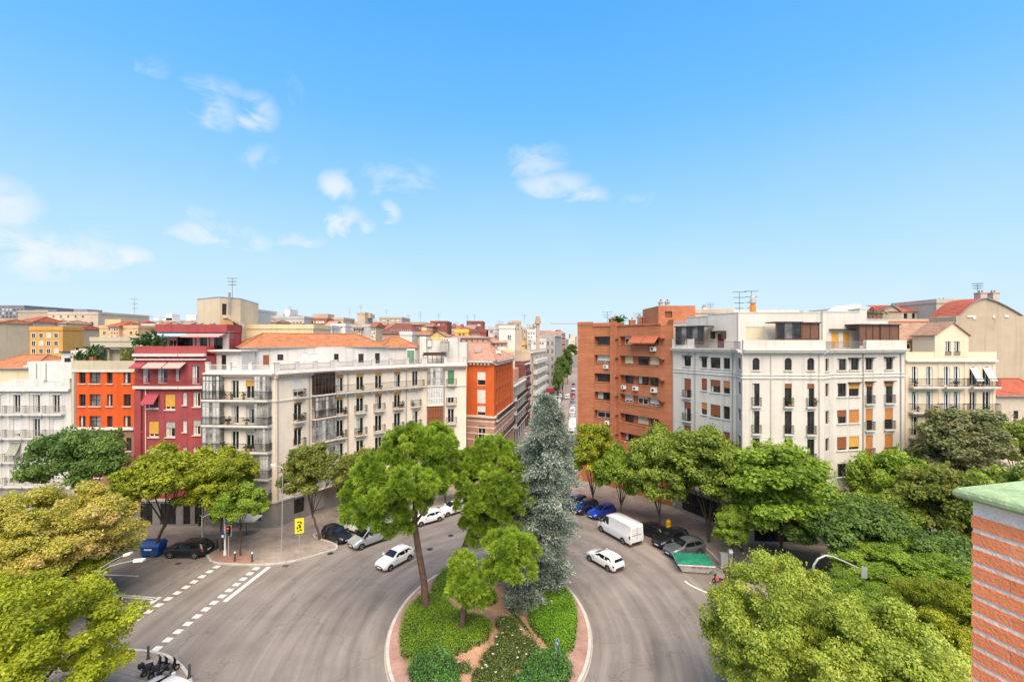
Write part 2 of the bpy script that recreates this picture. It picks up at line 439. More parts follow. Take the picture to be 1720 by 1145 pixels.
# left side: in front of the crimson and cream buildings, with a built-out corner, then along to the side street
kl = [G(330, 926)] + [G(348, 930), G(356, 943)] + smooth_line([G(366, 946), G(400, 948), (G(440, 948.5)), G(480, 945), G(515, 937), G(545, 928), G(568, 921)], 3)
kl += [G(560, 914), G(528, 905), G(524, 899), G(545, 890), G(600, 874), G(660, 863), G(720, 853), G(775, 843), G(815, 832), G(842, 815)]
kl += [(1.6, 78), (3.4, 100), (9.3, 140), (20, 215), (44, 390)]
pav_l = pavement('pavement_left', [(-95, 49.7)] + kl, [(30, 390), (-8, 130), (-16, 84), (-40, 66), (-95, 66)], (1, 34))
# right side: in front of the brick and white buildings
kr = [(47.5, 390), (22.6, 205), (15.5, 150), (10.4, 108), (8.6, 86)] + smooth_line([G(958, 832), G(985, 846), G(1030, 862), G(1085, 880), G(1140, 897), G(1185, 921), G(1218, 955), G(1232, 1000), G(1243, 1060), G(1250, 1145)], 3) + [(12.2, 20), (10.5, 4)]
pav_r = pavement('pavement_right', kr, [(95, 4), (95, 62), (40, 64), (24, 74), (16, 90), (60, 390)], (4, len(kr)))
# near corner, lower left
kn = [(-95, 33.7), G(150, 1094), G(225, 1095)] + smooth_line([G(250, 1097), G(272, 1102), G(292, 1113), G(306, 1127), G(317, 1146), G(322, 1175)], 3) + [(-17.5, 18), (-18.5, 4)]
pav_n = pavement('pavement_near', kn, [(-95, 4)], (1, len(kn)), outward=-1)

# ------------------------------------------------------------------ the planted island
def ell(a, b, n=72): return [(ISL_C[0] + a * math.cos(2 * math.pi * k / n), ISL_C[1] + b * math.sin(2 * math.pi * k / n)) for k in range(n)]
sheet('gutter', ell(ISL_A + .35, ISL_B + .35), .004, M_GUTTER, 'structure')
mb = MB(); mb.prism(ell(ISL_A, ISL_B), -.02, .13, M_PAVER_PINK, bottom=False)
island = mb.build('island_paving'); island['kind'] = 'structure'
kerb_run(island, ell(ISL_A, ISL_B), True, .24, .17, .95, 1)
mb = MB(); mb.prism(ell(ISL_A - 1.35, ISL_B - 1.35), .05, .16, M_KERB, M_SOIL, bottom=False)
o = mb.build('island_soil'); o['kind'] = 'structure'
# pink tactile strip at the crossing
sheet('tactile_paving', [G(352, 944, .12), G(425, 946, .12), G(418, 930, .12), G(370, 927, .12)], .124, surf('tactile_red', (.30, .17, .13), .85, .2, 2), 'structure')

# ================================================================== BUILDING KIT
M_FW = surf('frame_white', (.72, .71, .68), .5, .06)
M_FD = surf('frame_dark', (.045, .035, .03), .5, .2)
M_FBROWN = surf('frame_brown', (.10, .05, .03), .5, .2)
M_FGREY = surf('frame_grey', (.30, .29, .28), .5, .1)
M_RAIL = surf('wrought_iron', (.035, .032, .032), .55, .2, metal=.3)
M_RAILG = surf('rail_grey', (.26, .25, .25), .5, .2, metal=.3)
M_RAILW = surf('rail_white', (.62, .60, .58), .5, .1)
M_GL = glass('glass_dark', (.022, .024, .026))
M_GLB = glass('glass_blue', (.13, .145, .15))
M_GLG = glass('gallery_glass', (.24, .235, .22), .12)
M_GLC = surf('net_curtain', (.50, .50, .48), .25, .35, 3.0, spec=.5)
M_BL_OCH = surf('blind_ochre', (.62, .33, .06), .7, .12, 4)
M_BL_BRN = surf('blind_brown', (.25, .085, .035), .7, .2, 4)
M_BL_ORG = surf('blind_orange', (.48, .19, .05), .7, .2, 4)
M_BL_WHT = surf('blind_white', (.68, .67, .64), .6, .08, 4)
M_BL_GRY = surf('blind_grey', (.40, .36, .33), .6, .12, 4)
M_BL_GRN = surf('blind_green', (.10, .25, .13), .6, .2, 4)
M_STONE = surf('stone_trim', (.62, .56, .48), .8, .12, 1.2, .15, 20, streak=.35)
M_WTRIM = surf('white_trim', (.63, .605, .56), .75, .12, 1.2, streak=.35)
M_ROOFFLAT = surf('flat_roof', (.42, .39, .36), .9, .25, .6)
M_CONC = surf('concrete', (.38, .36, .33), .85, .2, .8, streak=.4)
M_ZINC = surf('zinc', (.34, .36, .38), .45, .2, 1.5, metal=.5)

def tiles(name, c, dirn=0.0):
    """clay tile roofing: ribs and courses as relief, mottled colour"""
    if name in MATS: return MATS[name]
    m, t, p = _nt(name); N = t.nodes.new; L = t.links.new
    tcn = N('ShaderNodeTexCoord')
    n = N('ShaderNodeTexNoise'); n.inputs['Scale'].default_value = 1.1; n.inputs['Detail'].default_value = 9; n.inputs['Roughness'].default_value = .75; L(tcn.outputs['Object'], n.inputs['Vector'])
    cr = N('ShaderNodeValToRGB'); e = cr.color_ramp.elements
    e[0].position = .3; e[1].position = .72
    e[0].color = (*[x * .58 for x in c], 1); e[1].color = (*[min(1, x * 1.25) for x in c], 1); k = e.new(.5); k.color = (*c, 1)
    L(n.outputs['Fac'], cr.inputs[0])
    mp = N('ShaderNodeMapping'); mp.inputs['Rotation'].default_value = (0, 0, dirn); L(tcn.outputs['Object'], mp.inputs[0])
    w = N('ShaderNodeTexWave'); w.wave_type = 'BANDS'; w.bands_direction = 'X'; w.inputs['Scale'].default_value = 1.15; w.inputs['Distortion'].default_value = .4; L(mp.outputs[0], w.inputs['Vector'])
    mx = N('ShaderNodeMix'); mx.data_type = 'RGBA'; mx.blend_type = 'MULTIPLY'; mx.inputs[0].default_value = .35
    L(cr.outputs[0], mx.inputs[6]); L(w.outputs['Color'], mx.inputs[7]); L(mx.outputs[2], p.inputs['Base Color'])
    b = N('ShaderNodeBump'); b.inputs['Strength'].default_value = .7; b.inputs['Distance'].default_value = .06; L(w.outputs['Fac'], b.inputs['Height']); L(b.outputs[0], p.inputs['Normal'])
    p.inputs['Roughness'].default_value = .85; p.inputs['Specular IOR Level'].default_value = .25
    MATS[name] = m; return m
M_TILE = tiles('tile_orange', (.47, .185, .085)); M_TILE_RED = tiles('tile_red', (.42, .11, .065)); M_TILE_PINK = tiles('tile_pink', (.50, .27, .19)); M_TILE_BRN = tiles('tile_brown', (.40, .24, .16))

class Fac:
    """a vertical wall plane, left to right as seen from the plaza; n points outwards"""
    def __init__(s, A, B):
        s.A = Vector((A[0], A[1], 0)); s.B = Vector((B[0], B[1], 0)); s.L = (s.B - s.A).length
        s.d = (s.B - s.A) / s.L; s.n = Vector((s.d.y, -s.d.x, 0))
    def p(s, u, n, z):
        q = s.A + s.d * u + s.n * n; return (q.x, q.y, z)
    def hit(s, px):
        r = Vector(((px - PCX) / FOC, 1, 0)); k = s.A.dot(s.n) / r.dot(s.n); q = r * k
        return (q - s.A).dot(s.d), q.y
    def u(s, px): return s.hit(px)[0]
    def z(s, px, py): return wz(py, s.hit(px)[1])
    def rect(s, x0, y0, x1, y1):
        xm = (x0 + x1) / 2
        return (s.u(x0), s.z(xm, y1), s.u(x1), s.z(xm, y0))
    def box(s, mb, u0, u1, n0, n1, z0, z1, m):
        # counter-clockwise from above: n0 is inner, n1 outer
        q = [(u0, n1), (u1, n1), (u1, n0), (u0, n0)]
        mb.hexa([s.p(u, n, z0) for u, n in q] + [s.p(u, n, z1) for u, n in q], m)
def fac_px(x0, Y0, x1, Y1): return Fac((wx(x0, Y0), Y0), (wx(x1, Y1), Y1))

def wall(root, f, z0, z1, holes, m, d=.22, name='wall', u0=0.0, u1=None, n=0.0):
    u1 = f.L if u1 is None else u1
    hs = []
    for h in holes:
        a, b, c, e = max(h[0], u0 + .05), max(h[1], z0 + .02), min(h[2], u1 - .05), min(h[3], z1 - .02)
        if c > a and e > b: hs.append((a, b, c, e))
    us = sorted({round(x, 4) for x in [u0, u1] + [h[0] for h in hs] + [h[2] for h in hs]})
    zs = sorted({round(x, 4) for x in [z0, z1] + [h[1] for h in hs] + [h[3] for h in hs]})
    mb = MB()
    for i in range(len(us) - 1):
        for j in range(len(zs) - 1):
            uc, zc = (us[i] + us[i + 1]) / 2, (zs[j] + zs[j + 1]) / 2
            if any(h[0] < uc < h[2] and h[1] < zc < h[3] for h in hs): continue
            mb.quad(f.p(us[i], n, zs[j]), f.p(us[i + 1], n, zs[j]), f.p(us[i + 1], n, zs[j + 1]), f.p(us[i], n, zs[j + 1]), m)
    for (a, b, c, e) in hs:
        mb.quad(f.p(a, n, b), f.p(c, n, b), f.p(c, n - d, b), f.p(a, n - d, b), m)
        mb.quad(f.p(a, n - d, e), f.p(c, n - d, e), f.p(c, n, e), f.p(a, n, e), m)
        mb.quad(f.p(a, n - d, b), f.p(a, n - d, e), f.p(a, n, e), f.p(a, n, b), m)
        mb.quad(f.p(c, n, b), f.p(c, n, e), f.p(c, n - d, e), f.p(c, n - d, b), m)
    return mb.build(name, root)

def window(root, f, h, fr=M_FW, nv=1, nh=0, blind=None, sill=None, pane=None, d=.2, n=0.0, curtain=0.0, shutters=None, arch=None, t=.07, name='window', lintel=None):
    """frame, panes, optional roller blind (fraction, material), sill, side shutters"""
    a, b, c, e = h; mb = MB()
    n0, n1 = n - d, n - d + .07
    f.box(mb, a, a + t, n0, n1, b, e, fr); f.box(mb, c - t, c, n0, n1, b, e, fr)
    f.box(mb, a + t, c - t, n0, n1, b, b + t, fr); f.box(mb, a + t, c - t, n0, n1, e - t, e, fr)
    for k in range(nv):
        u = a + (c - a) * (k + 1) / (nv + 1); f.box(mb, u - t * .6, u + t * .6, n0, n1 + .01, b + t, e - t, fr)
    for k in range(nh):
        z = b + (e - b) * (k + 1) / (nh + 1); f.box(mb, a + t, c - t, n0, n1 - .01, z - .03, z + .03, fr)
    w = mb.build(name, root)
    pb = MB(); g = pane or M_GL
    f.box(pb, a + t, c - t, n0 + .01, n0 + .03, b + t, e - t, g)
    pb.build('pane', w)
    if curtain > 0:
        cb = MB(); q = a + t + (c - a - 2 * t) * curtain
        f.box(cb, a + t, q, n0 + .031, n0 + .04, b + t, e - t, M_GLC); cb.build('curtain', w)
    if blind:
        fr_, bm = blind; bb = MB(); zb = e - (e - b) * fr_
        k = max(2, int((e - zb) / .16)); st = (e - zb) / k
        for i in range(k):
            f.box(bb, a + .02, c - .02, n - d * .5, n - d * .5 + .03 + (.008 if i % 2 else 0), zb + i * st, zb + (i + 1) * st - .01, bm)
        bb.build('blind', w)
    if sill:
        sb = MB(); f.box(sb, a - .1, c + .1, n - .02, n + .12, b - .11, b - .005, sill); sb.build('sill', w)
    if lintel:
        sb = MB(); f.box(sb, a - .15, c + .2, n - .02, n + .3, e + .02, e + .12, lintel); sb.build('awning_box', w)
    if shutters:
        for (q0, q1) in ((a + .02, a + (c - a) * .28), (c - (c - a) * .28, c - .02)):
            sb = MB(); f.box(sb, q0, q1, n - d * .5, n - d * .5 + .04, b + .03, e - .03, shutters)
            for i in range(6):
                z = b + .1 + (e - b - .2) * i / 6; f.box(sb, q0 + .03, q1 - .03, n - d * .5 + .04, n - d * .5 + .055, z, z + (e - b) / 9, shutters)
            sb.build('shutter', w)
    if arch:
        # fill the upper corners of the opening so that it reads as a round arch
        sb = MB(); r = (c - a) / 2; zc = e - r; K = 8; mid = (a + c) / 2
        for s_ in (-1, 1):
            for k in range(K):
                t0, t1 = math.pi / 2 * k / K, math.pi / 2 * (k + 1) / K
                x0, x1 = mid + s_ * r * math.cos(t0), mid + s_ * r * math.cos(t1)
                y0, y1 = zc + r * math.sin(t0), zc + r * math.sin(t1)
                lo, hi = (x0, x1) if x0 < x1 else (x1, x0)
                f.box(sb, lo, hi, n - d + .075, n + .004, max(y0, y1) if False else min(y0, y1) + (abs(y1 - y0)) * .5, e + .003, arch)
        sb.build('arch', w)
    return w

def railing_into(mb, f, u0, u1, n, z, h, m, gap=.13, th=.022, sides=None, nb=None):
    f.box(mb, u0, u1, n - .03, n + .01, z + h - .05, z + h, m); f.box(mb, u0, u1, n - .025, n + .005, z + .06, z + .1, m)
    k = max(1, int((u1 - u0) / gap))
    for i in range(k + 1):
        u = u0 + (u1 - u0) * i / k; f.box(mb, u - th / 2, u + th / 2, n - .02, n, z, z + h - .05, m)
    if sides is not None:
        for u in (u0, u1):
            f.box(mb, u - .02, u + .02, sides, n - .03, z + h - .05, z + h, m)
            kk = max(1, int((n - sides) / gap))
            for i in range(kk):
                q = sides + (n - sides) * i / kk; f.box(mb, u - th / 2, u + th / 2, q, q + th, z, z + h - .05, m)
def balcony(root, f, u0, u1, z, proj=.75, rail=M_RAIL, slab=M_STONE, h=1.0, thick=.16, n=0.0, gap=.14, clutter=False):
    mb = MB(); f.box(mb, u0, u1, n - .05, n + proj, z - thick, z, slab)
    f.box(mb, u0 + .06, u1 - .06, n - .05, n + proj - .08, z - thick - .12, z - thick, slab)
    b = mb.build('balcony', root)
    rb = MB(); railing_into(rb, f, u0 + .04, u1 - .04, n + proj - .05, z, h, rail, gap, sides=n)
    rb.build('railing', b)
    if clutter:
        for k in range(random.randint(1, 3)):
            u = random.uniform(u0 + .2, u1 - .2); pot_plant(b, f.p(u, n + proj * .6, z))
    return b
M_POT = surf('terracotta', (.36, .14, .07), .8, .2); M_POTLEAF = None
def pot_plant(parent, p, s=1.0):
    mb = MB(); x, y, z = p
    mb.tube([(x, y, z), (x, y, z + .28 * s)], [.1 * s, .15 * s], M_POT, 7)
    rnd = random.Random(int(x * 977 + z * 31))
    lm = MATS.get('leaf_pot') or leaf('leaf_pot', (.03, .08, .02), (.06, .14, .03), (.14, .22, .05))
    for k in range(26):
        c = Vector((x + rnd.gauss(0, .14) * s, y + rnd.gauss(0, .14) * s, z + (.35 + abs(rnd.gauss(0, .2))) * s))
        a = Vector((rnd.uniform(-1, 1), rnd.uniform(-1, 1), rnd.uniform(-.3, 1))).normalized() * .13 * s
        b = a.cross(Vector((rnd.uniform(-1, 1), rnd.uniform(-1, 1), .3))).normalized() * .06 * s
        mb.add([c - a, c + b, c + a, c - b], [(0, 1, 2, 3)], lm)
    return mb.build('potted_plant', parent)
def gallery(root, f, u0, u1, z0, z1, proj, fr=M_FGREY, pane=None, nv=5, base=None):
    """glazed enclosed balcony"""
    mb = MB(); t = .06
    for k in range(nv + 1):
        u = u0 + (u1 - u0) * k / nv; f.box(mb, u - t / 2, u + t / 2, proj - .08, proj, z0, z1, fr)
    zz = [z0, z0 + (z1 - z0) * .36, z0 + (z1 - z0) * .78, z1 - t]
    for z in zz: f.box(mb, u0 + t / 2, u1 - t / 2, proj - .07, proj - .01, z, z + t, fr)
    for u in (u0, u1):
        for z in zz: f.box(mb, u - t * .4, u + t * .4, 0, proj - .09, z, z + t, fr)
    g = mb.build('glazed_gallery', root)
    pb = MB(); pm = pane or M_GLG
    for k in range(nv):
        a = u0 + (u1 - u0) * k / nv + t / 2; b = u0 + (u1 - u0) * (k + 1) / nv - t / 2
        mm = M_GLC if (random.random() < .5 and pane is None) else pm
        f.box(pb, a, b, proj - .05, proj - .035, z0 + zz[1] * 0 + .06, z1 - .07, mm)
    for u in (u0, u1): f.box(pb, u - .008, u + .008, 0, proj - .09, z0 + .06, z1 - .07, pm)
    pb.build('pane', g)
    if base:
        bb = MB(); railing_into(bb, f, u0, u1, proj + .06, z0, .95, base, .14); bb.build('railing', g)
    return g
def band(root, f, z0, z1, proj, m, u0=0.0, u1=None, name='cornice', n=0.0):
    u1 = f.L if u1 is None else u1
    mb = MB(); f.box(mb, u0, u1, n - .04, n + proj, z0, z1, m); return mb.build(name, root)
def back_walls(root, pts, z0, z1, m, name='side_wall'):
    """plain walls along a polyline that runs from the right end of the front round to its left end"""
    for i in range(len(pts) - 1):
        f = Fac(pts[i], pts[i + 1]); mb = MB()
        mb.quad(f.p(0, 0, z0), f.p(f.L, 0, z0), f.p(f.L, 0, z1), f.p(0, 0, z1), m); mb.build(name, root)
def flat_roof(root, pts, z, m=None, name='roof'):
    mb = MB(); n = len(pts)
    a = sum(pts[i][0] * pts[(i + 1) % n][1] - pts[(i + 1) % n][0] * pts[i][1] for i in range(n))
    if a < 0: pts = pts[::-1]
    mb.add([(x, y, z) for x, y in pts], [tuple(range(n))], m or M_ROOFFLAT); return mb.build(name, root)
def antenna(parent, x, y, z, h=3.0, arms=3):
    mb = MB(); mb.tube([(x, y, z), (x, y, z + h)], .045, M_RAILG, 5)
    for k in range(arms):
        zz = z + h * (1 - .16 * k) - .05; w = .75 - .12 * k
        mb.box(x - w, x + w, y - .025, y + .025, zz - .025, zz + .025, M_RAILG)
        for q in range(5):
            xx = x - w + 2 * w * q / 4; mb.box(xx - .015, xx + .015, y - .3, y + .3, zz - .04, zz + .04, M_RAILG)
    return mb.build('antenna', parent)
def chimney(parent, x, y, z, w, h, m, pots=2, d=None):
    d = d or w; mb = MB(); mb.box(x - w / 2, x + w / 2, y - d / 2, y + d / 2, z, z + h, m)
    mb.box(x - w / 2 - .08, x + w / 2 + .08, y - d / 2 - .08, y + d / 2 + .08, z + h, z + h + .14, M_CONC)
    for k in range(pots):
        xx = x + (k - (pots - 1) / 2) * w / max(1, pots) * .9; mb.tube([(xx, y, z + h + .14), (xx, y, z + h + .55)], [.13, .1], M_POT, 7)
    return mb.build('chimney', parent)
def aircon(parent, f, u, z, n, s=1.0):
    mb = MB(); f.box(mb, u - .42 * s, u + .42 * s, n + .04, n + .38, z, z + .6 * s, M_FW)
    o = mb.build('air_conditioner', parent)
    c = f.p(u - .1 * s, n + .385, z + .3 * s); gb = MB()
    gb.add([f.p(u - .1 * s + .2 * s * math.cos(k * .6283), n + .386, z + .3 * s + .2 * s * math.sin(k * .6283)) for k in range(10)], [tuple(range(10))], M_FD)
    gb.build('fan', o); return o
def hip_roof(root, f, u0, u1, n0, n1, ze, zr, inset, m, name='roof', over=.35, gable=False):
    """hipped roof over a strip u0..u1, n0 (front, outer) .. n1 (back); ridge along u"""
    a, b = u0 - over, u1 + over; o0, o1 = n0 + over, n1 - over; mid = (o0 + o1) / 2
    i0, i1 = (a, b) if gable else (a + inset, b - inset)
    A, B, C, D = f.p(a, o0, ze), f.p(b, o0, ze), f.p(b, o1, ze), f.p(a, o1, ze)
    E, F = f.p(i0, mid, zr), f.p(i1, mid, zr)
    mb = MB(); mb.add([A, B, C, D, E, F], [(0, 1, 5, 4), (2, 3, 4, 5), (1, 2, 5), (3, 0, 4), (3, 2, 1, 0)], m)
    r = mb.build(name, root)
    rb = MB()
    for (p, q) in ((E, F), (A, E), (D, E), (B, F), (C, F)):
        rb.tube([Vector(p) + Vector((0, 0, .03)), Vector(q) + Vector((0, 0, .03))], .1, m, 6)
    rb.build('ridge_tiles', r)
    gb = MB(); f.box(gb, a, b, o0 + .002, o0 + .1, ze - .1, ze + .02, M_ZINC); gb.build('gutter', r)
    return r
def pts_of(facs): return [tuple(facs[0].A[:2])] + [tuple(f.B[:2]) for f in facs]

# ================================================================== CREAM CORNER BUILDING (left of the side street)
M_CREAM = surf('stucco_cream', (.74, .64, .53), .85, .09, .5, .25, 14, streak=.28)
M_CREAMBASE = surf('stone_base', (.30, .265, .24), .85, .18, .7, .3, 10, streak=.3)
M_WHITE = surf('stucco_white', (.585, .56, .525), .85, .12, .5, .25, 14, streak=.4)
M_PINKTRIM = surf('cornice_rose', (.50, .33, .29), .8, .15, 1.0)
def cream_building():
    P = [(347, 56.5), (462, 55.8), (560, 63), (712, 73), (783, 75.6)]
    F = [fac_px(*P[i], *P[i + 1]) for i in range(4)]
    root = thing('apartment_building', 'cream five-storey corner building with iron balconies and orange tiled attic roof', 'building', (F[0].B.x, F[0].B.y, 0))
    SL = [15.85, 12.75, 9.55, 6.3, 3.4]; TOP = [18.75, 15.6, 12.5, 9.3, 6.05]; ZC = 18.95
    holes = [[], [], [], []]; todo = []
    for i, (s, t) in enumerate(zip(SL, TOP)):
        f = F[0]
        for (a, b, kw) in ((389, 401, {}), (413, 428, {'blind': (.32, M_BL_OCH)} if i == 0 else {'blind': (.2, M_BL_GRY)})):
            h = (f.u(a), s + .06, f.u(b), s + 2.3); holes[0].append(h); todo.append((f, h, dict(nv=1, nh=0, curtain=.3 if i % 2 else 0, **kw)))
        f = F[1]
        h = (f.u(494), s + .06, f.u(507.5), s + 2.35); holes[1].append(h)
        todo.append((f, h, dict(nv=1, blind=((.12, M_BL_BRN) if i != 0 else (.75, M_BL_WHT)))))
        f = F[2]
        for k, (a, b) in enumerate(((565, 577), (598.5, 611), (630, 641.5), (662, 673), (692.5, 702.5))):
            h = (f.u(a), s + .06, f.u(b), s + 2.4); holes[2].append(h)
            bl = None
            if i < 2 and k < 4: bl = (.17, M_BL_OCH if (k + i) % 3 else M_BL_ORG)
            if i == 1 and k == 4: bl = (.92, M_BL_WHT)
            todo.append((f, h, dict(nv=1, blind=bl, curtain=(.38 if (i + k) % 3 == 0 else 0))))
        f = F[3]
        h = (f.u(752), s + .06, f.u(763), s + 2.35); holes[3].append(h)
        todo.append((f, h, dict(nv=1, blind={0: (.97, M_BL_GRN), 1: (.6, M_BL_WHT), 2: None, 3: (.9, M_BL_GRY)}.get(i))))
    # ground floor openings
    for fi, spans in ((0, ((352, 372), (380, 402), (410, 438))), (1, ((494, 511), (522, 545))), (2, ((566, 582), (600, 618), (636, 652), (668, 690))), (3, ((718, 738), (750, 768)))):
        for k, (a, b) in enumerate(spans):
            f = F[fi]; h = (f.u(a), .35 if k % 2 else .9, f.u(b), 2.75); holes[fi].append(h)
            todo.append((f, h, dict(fr=M_FD, nv=1, nh=1, blind=((.95, M_BL_GRY) if k % 2 else None))))
    for i, f in enumerate(F):
        wall(root, f, 3.1, ZC, [h for h in holes[i] if h[1] > 3.2], M_CREAM)
        wall(root, f, 0, 3.1, [h for h in holes[i] if h[1] < 3], M_CREAMBASE, name='base_wall')
    for f, h, kw in todo: window(root, f, h, **kw)
    # balconies and glazed galleries
    f = F[0]
    for i, (s, t) in enumerate(zip(SL, TOP)):
        mb = MB(); f.box(mb, f.u(347.6), f.u(457.5), -.05, 1.0, s - .2, s, M_WTRIM); f.box(mb, f.u(348), f.u(457), -.05, .9, s - .32, s - .2, M_CREAM)
        b = mb.build('balcony', root); rb = MB(); railing_into(rb, f, f.u(378), f.u(457), .94, s, 1.0, M_RAIL, .12, sides=.0); rb.build('railing', b)
        for k in range(4):
            if random.random() < .8: pot_plant(b, f.p(random.uniform(f.u(380), f.u(429)), .6, s), 1.2)
        gallery(root, f, f.u(348.5), f.u(376.5), s, t, .86, M_FD if i == 0 else M_FGREY, None, 5, M_RAIL)
        gallery(root, f, f.u(433), f.u(456), s, t, .7, M_FGREY, None, 5)
    f = F[1]
    for i, (s, t) in enumerate(zip(SL, TOP)):
        balcony(root, f, f.u(492), f.u(510.5), s, .7, clutter=i < 2)
        mb = MB(); f.box(mb, f.u(523), f.u(558.5), -.05, .8, s - .18, s, M_CREAM); mb.build('gallery_slab', root)
        gallery(root, f, f.u(524), f.u(557.5), s, t, .72, [M_FBROWN, M_FBROWN, M_FGREY, M_FGREY, M_FGREY][i], M_GL if i == 0 else None, 6, M_RAIL if i == 1 else None)
    f = F[2]
    balcony(root, f, f.u(562), f.u(710), SL[0], .75, M_RAIL, clutter=True)
    for i in range(1, 5):
        for (a, b) in ((561.5, 580.5), (595, 614.5), (627, 645), (659, 676.5), (689.5, 705.5)):
            balcony(root, f, f.u(a), f.u(b), SL[i], .65, M_RAIL, clutter=random.random() < .4)
    # corbels under the long balcony
    for k in range(12):
        mb = MB(); u = f.u(564) + (f.u(708) - f.u(564)) * k / 11; f.box(mb, u - .12, u + .12, 0, .5, SL[0] - .55, SL[0] - .29, M_STONE); mb.build('corbel', root)
    f = F[3]
    for i, (s, t) in enumerate(zip(SL, TOP)):
        balcony(root, f, f.u(749.5), f.u(766), s, .6, M_RAIL)
        mb = MB(); f.box(mb, f.u(716.5), f.u(743.5), -.05, .75, s - .18, s, M_CREAM); mb.build('gallery_slab', root)
        gallery(root, f, f.u(717.5), f.u(742.5), s, t, .68, [M_FGREY, M_FW, M_FBROWN, M_FGREY, M_FGREY][i], {1: M_GLC, 2: M_BL_BRN}.get(i), 6)
    for f in F:
        band(root, f, ZC - .55, ZC - .3, .16, M_CREAM, name='frieze')
        band(root, f, ZC - .3, ZC - .06, .55, M_PINKTRIM); band(root, f, ZC - .06, ZC + .14, .7, M_WTRIM)
        band(root, f, 3.1, 3.35, .12, M_STONE, name='string_course')
        band(root, f, SL[0] - .34, SL[0] - .2, .1, M_STONE, name='string_course')
        # terrace parapet: low wall, piers, railings
        band(root, f, ZC + .14, ZC + .42, .22, M_WHITE, name='parapet')
        n = max(2, int(f.L / 2.6)); ps = [.25 + (f.L - .5) * k / n for k in range(n + 1)]
        for u in ps:
            mb = MB(); f.box(mb, u - .24, u + .24, -.1, .24, ZC + .42, ZC + 1.35, M_WHITE); f.box(mb, u - .28, u + .28, -.14, .28, ZC + 1.35, ZC + 1.43, M_WHITE); mb.build('parapet_pier', root)
        for k in range(n):
            mb = MB(); railing_into(mb, f, ps[k] + .24, ps[k + 1] - .24, .12, ZC + .42, .72, random.choice([M_RAILG, M_RAIL, M_RAILW]), .12); mb.build('railing', root)
    for q, px in ((F[1], 466), (F[1], 519), (F[2], 584), (F[2], 682), (F[3], 746)):
        p = q.p(q.u(px), .1, 0); mb = MB(); mb.tube([(p[0], p[1], 3), (p[0], p[1], ZC - .6)], .06, M_FGREY, 6); mb.build('drain_pipe', root)
    # dentils below the cornice
    for f in F[1:]:
        mb = MB()
        for k in range(int(f.L / .45)): f.box(mb, k * .45 + .1, k * .45 + .28, .05, .4, ZC - .5, ZC - .31, M_STONE)
        d = mb.build('dentils', root); d['kind'] = 'stuff'
    front = pts_of(F); rear = [(wx(783, 75.6) - 3, 90), (wx(420, 72), 78), (wx(347, 56.5) - .6, 72), front[0]]
    back_walls(root, [front[-1]] + rear, 0, ZC, M_CREAM)
    flat_roof(root, front + rear[:-1], ZC + .12)
    # set-back attic with tiled hipped roof
    A = [(408, 61.2), (560, 67.6), (652, 73.6)]
    for (p, q, wins) in ((A[0], A[1], ((442, 452, 596, 614, M_FBROWN, M_BL_BRN), (466, 476, 595, 605, M_FD, None), (505, 517, 593, 606, M_FW, M_BL_WHT), (521, 535, 594, 608, M_FW, M_BL_WHT))),
                        (A[1], A[2], ((561, 569, 594, 607, M_FD, None), (602, 611, 594, 609, M_FD, None), (630, 638, 593, 610, M_FD, None)))):
        f = fac_px(*p, *q); hs = [f.rect(w[0], w[2], w[1], w[3]) for w in wins]
        hs = [(h[0], max(h[1], ZC + .2), h[2], min(h[3], 21.8)) for h in hs]
        wall(root, f, ZC, 22.1, hs, M_WHITE, .15, 'attic_wall')
        for h, w in zip(hs, wins): window(root, f, h, w[4], 1, 0, d=.14, blind=(.96, w[5]) if w[5] else None, name='attic_window')
    f = fac_px(*A[0], *A[2])
    hip_roof(root, f, -.2, f.L * .98, .2, -9.0, 22.1, 24.1, 3.6, M_TILE)
    f2 = Fac(f.p(f.L + .6, -3.5, 0), (wx(703, 80), 80))
    mb = MB(); f2.box(mb, 0, f2.L, -7, 0, ZC, 21.9, M_WHITE); mb.build('attic_wall', root)
    hip_roof(root, f2, 0, f2.L, 0, -7, 21.9, 23.6, 2.6, M_TILE)
    back_walls(root, [f.p(f.L, 0, 0)[:2], f.p(f.L, -9, 0)[:2], f.p(0, -9, 0)[:2], f.p(0, 0, 0)[:2]], ZC, 22.1, M_WHITE, 'attic_wall')
    # roof-top stair blocks and flues at the right end
    for (x0, x1, Y, yt) in ((705, 716, 78.5, 565), (716, 741, 79, 572), (741, 769, 79.5, 567), (769, 784, 80, 575)):
        mb = MB(); mb.box(wx(x0, Y), wx(x1, Y), Y, Y + 4, ZC, wz(yt, Y), M_WHITE); mb.build('roof_block', root)
    chimney(root, wx(747, 78), 78, wz(590, 78), 1.4, 1.6, M_CONC, 3); chimney(root, wx(722, 79), 79, 22, .7, 1.2, M_WHITE, 1)
    gd = fac_px(683, 77, 697, 77.5); wall(root, gd, ZC + .2, 21.7, [(.1, ZC + .25, gd.L - .1, 21.4)], M_WHITE, .1, 'attic_wall'); window(root, gd, (.1, ZC + .25, gd.L - .1, 21.4), M_FGREY, 1, blind=(.97, M_BL_GRN), d=.08, name='attic_door')
    aw = fac_px(711, 75.5, 749, 76.6); mb = MB(); aw.box(mb, 0, aw.L, -1.6, 0, 20.55, 20.75, M_FBROWN); aw.box(mb, 0, aw.L, -.1, 0, 20.75, 21.1, M_FD); mb.build('pergola', root)
    for k in range(6):
        mb = MB(); u = aw.L * k / 5; aw.box(mb, u - .05, u + .05, -.12, -.02, ZC + .12, 20.55, M_FBROWN); mb.build('pergola_post', root)
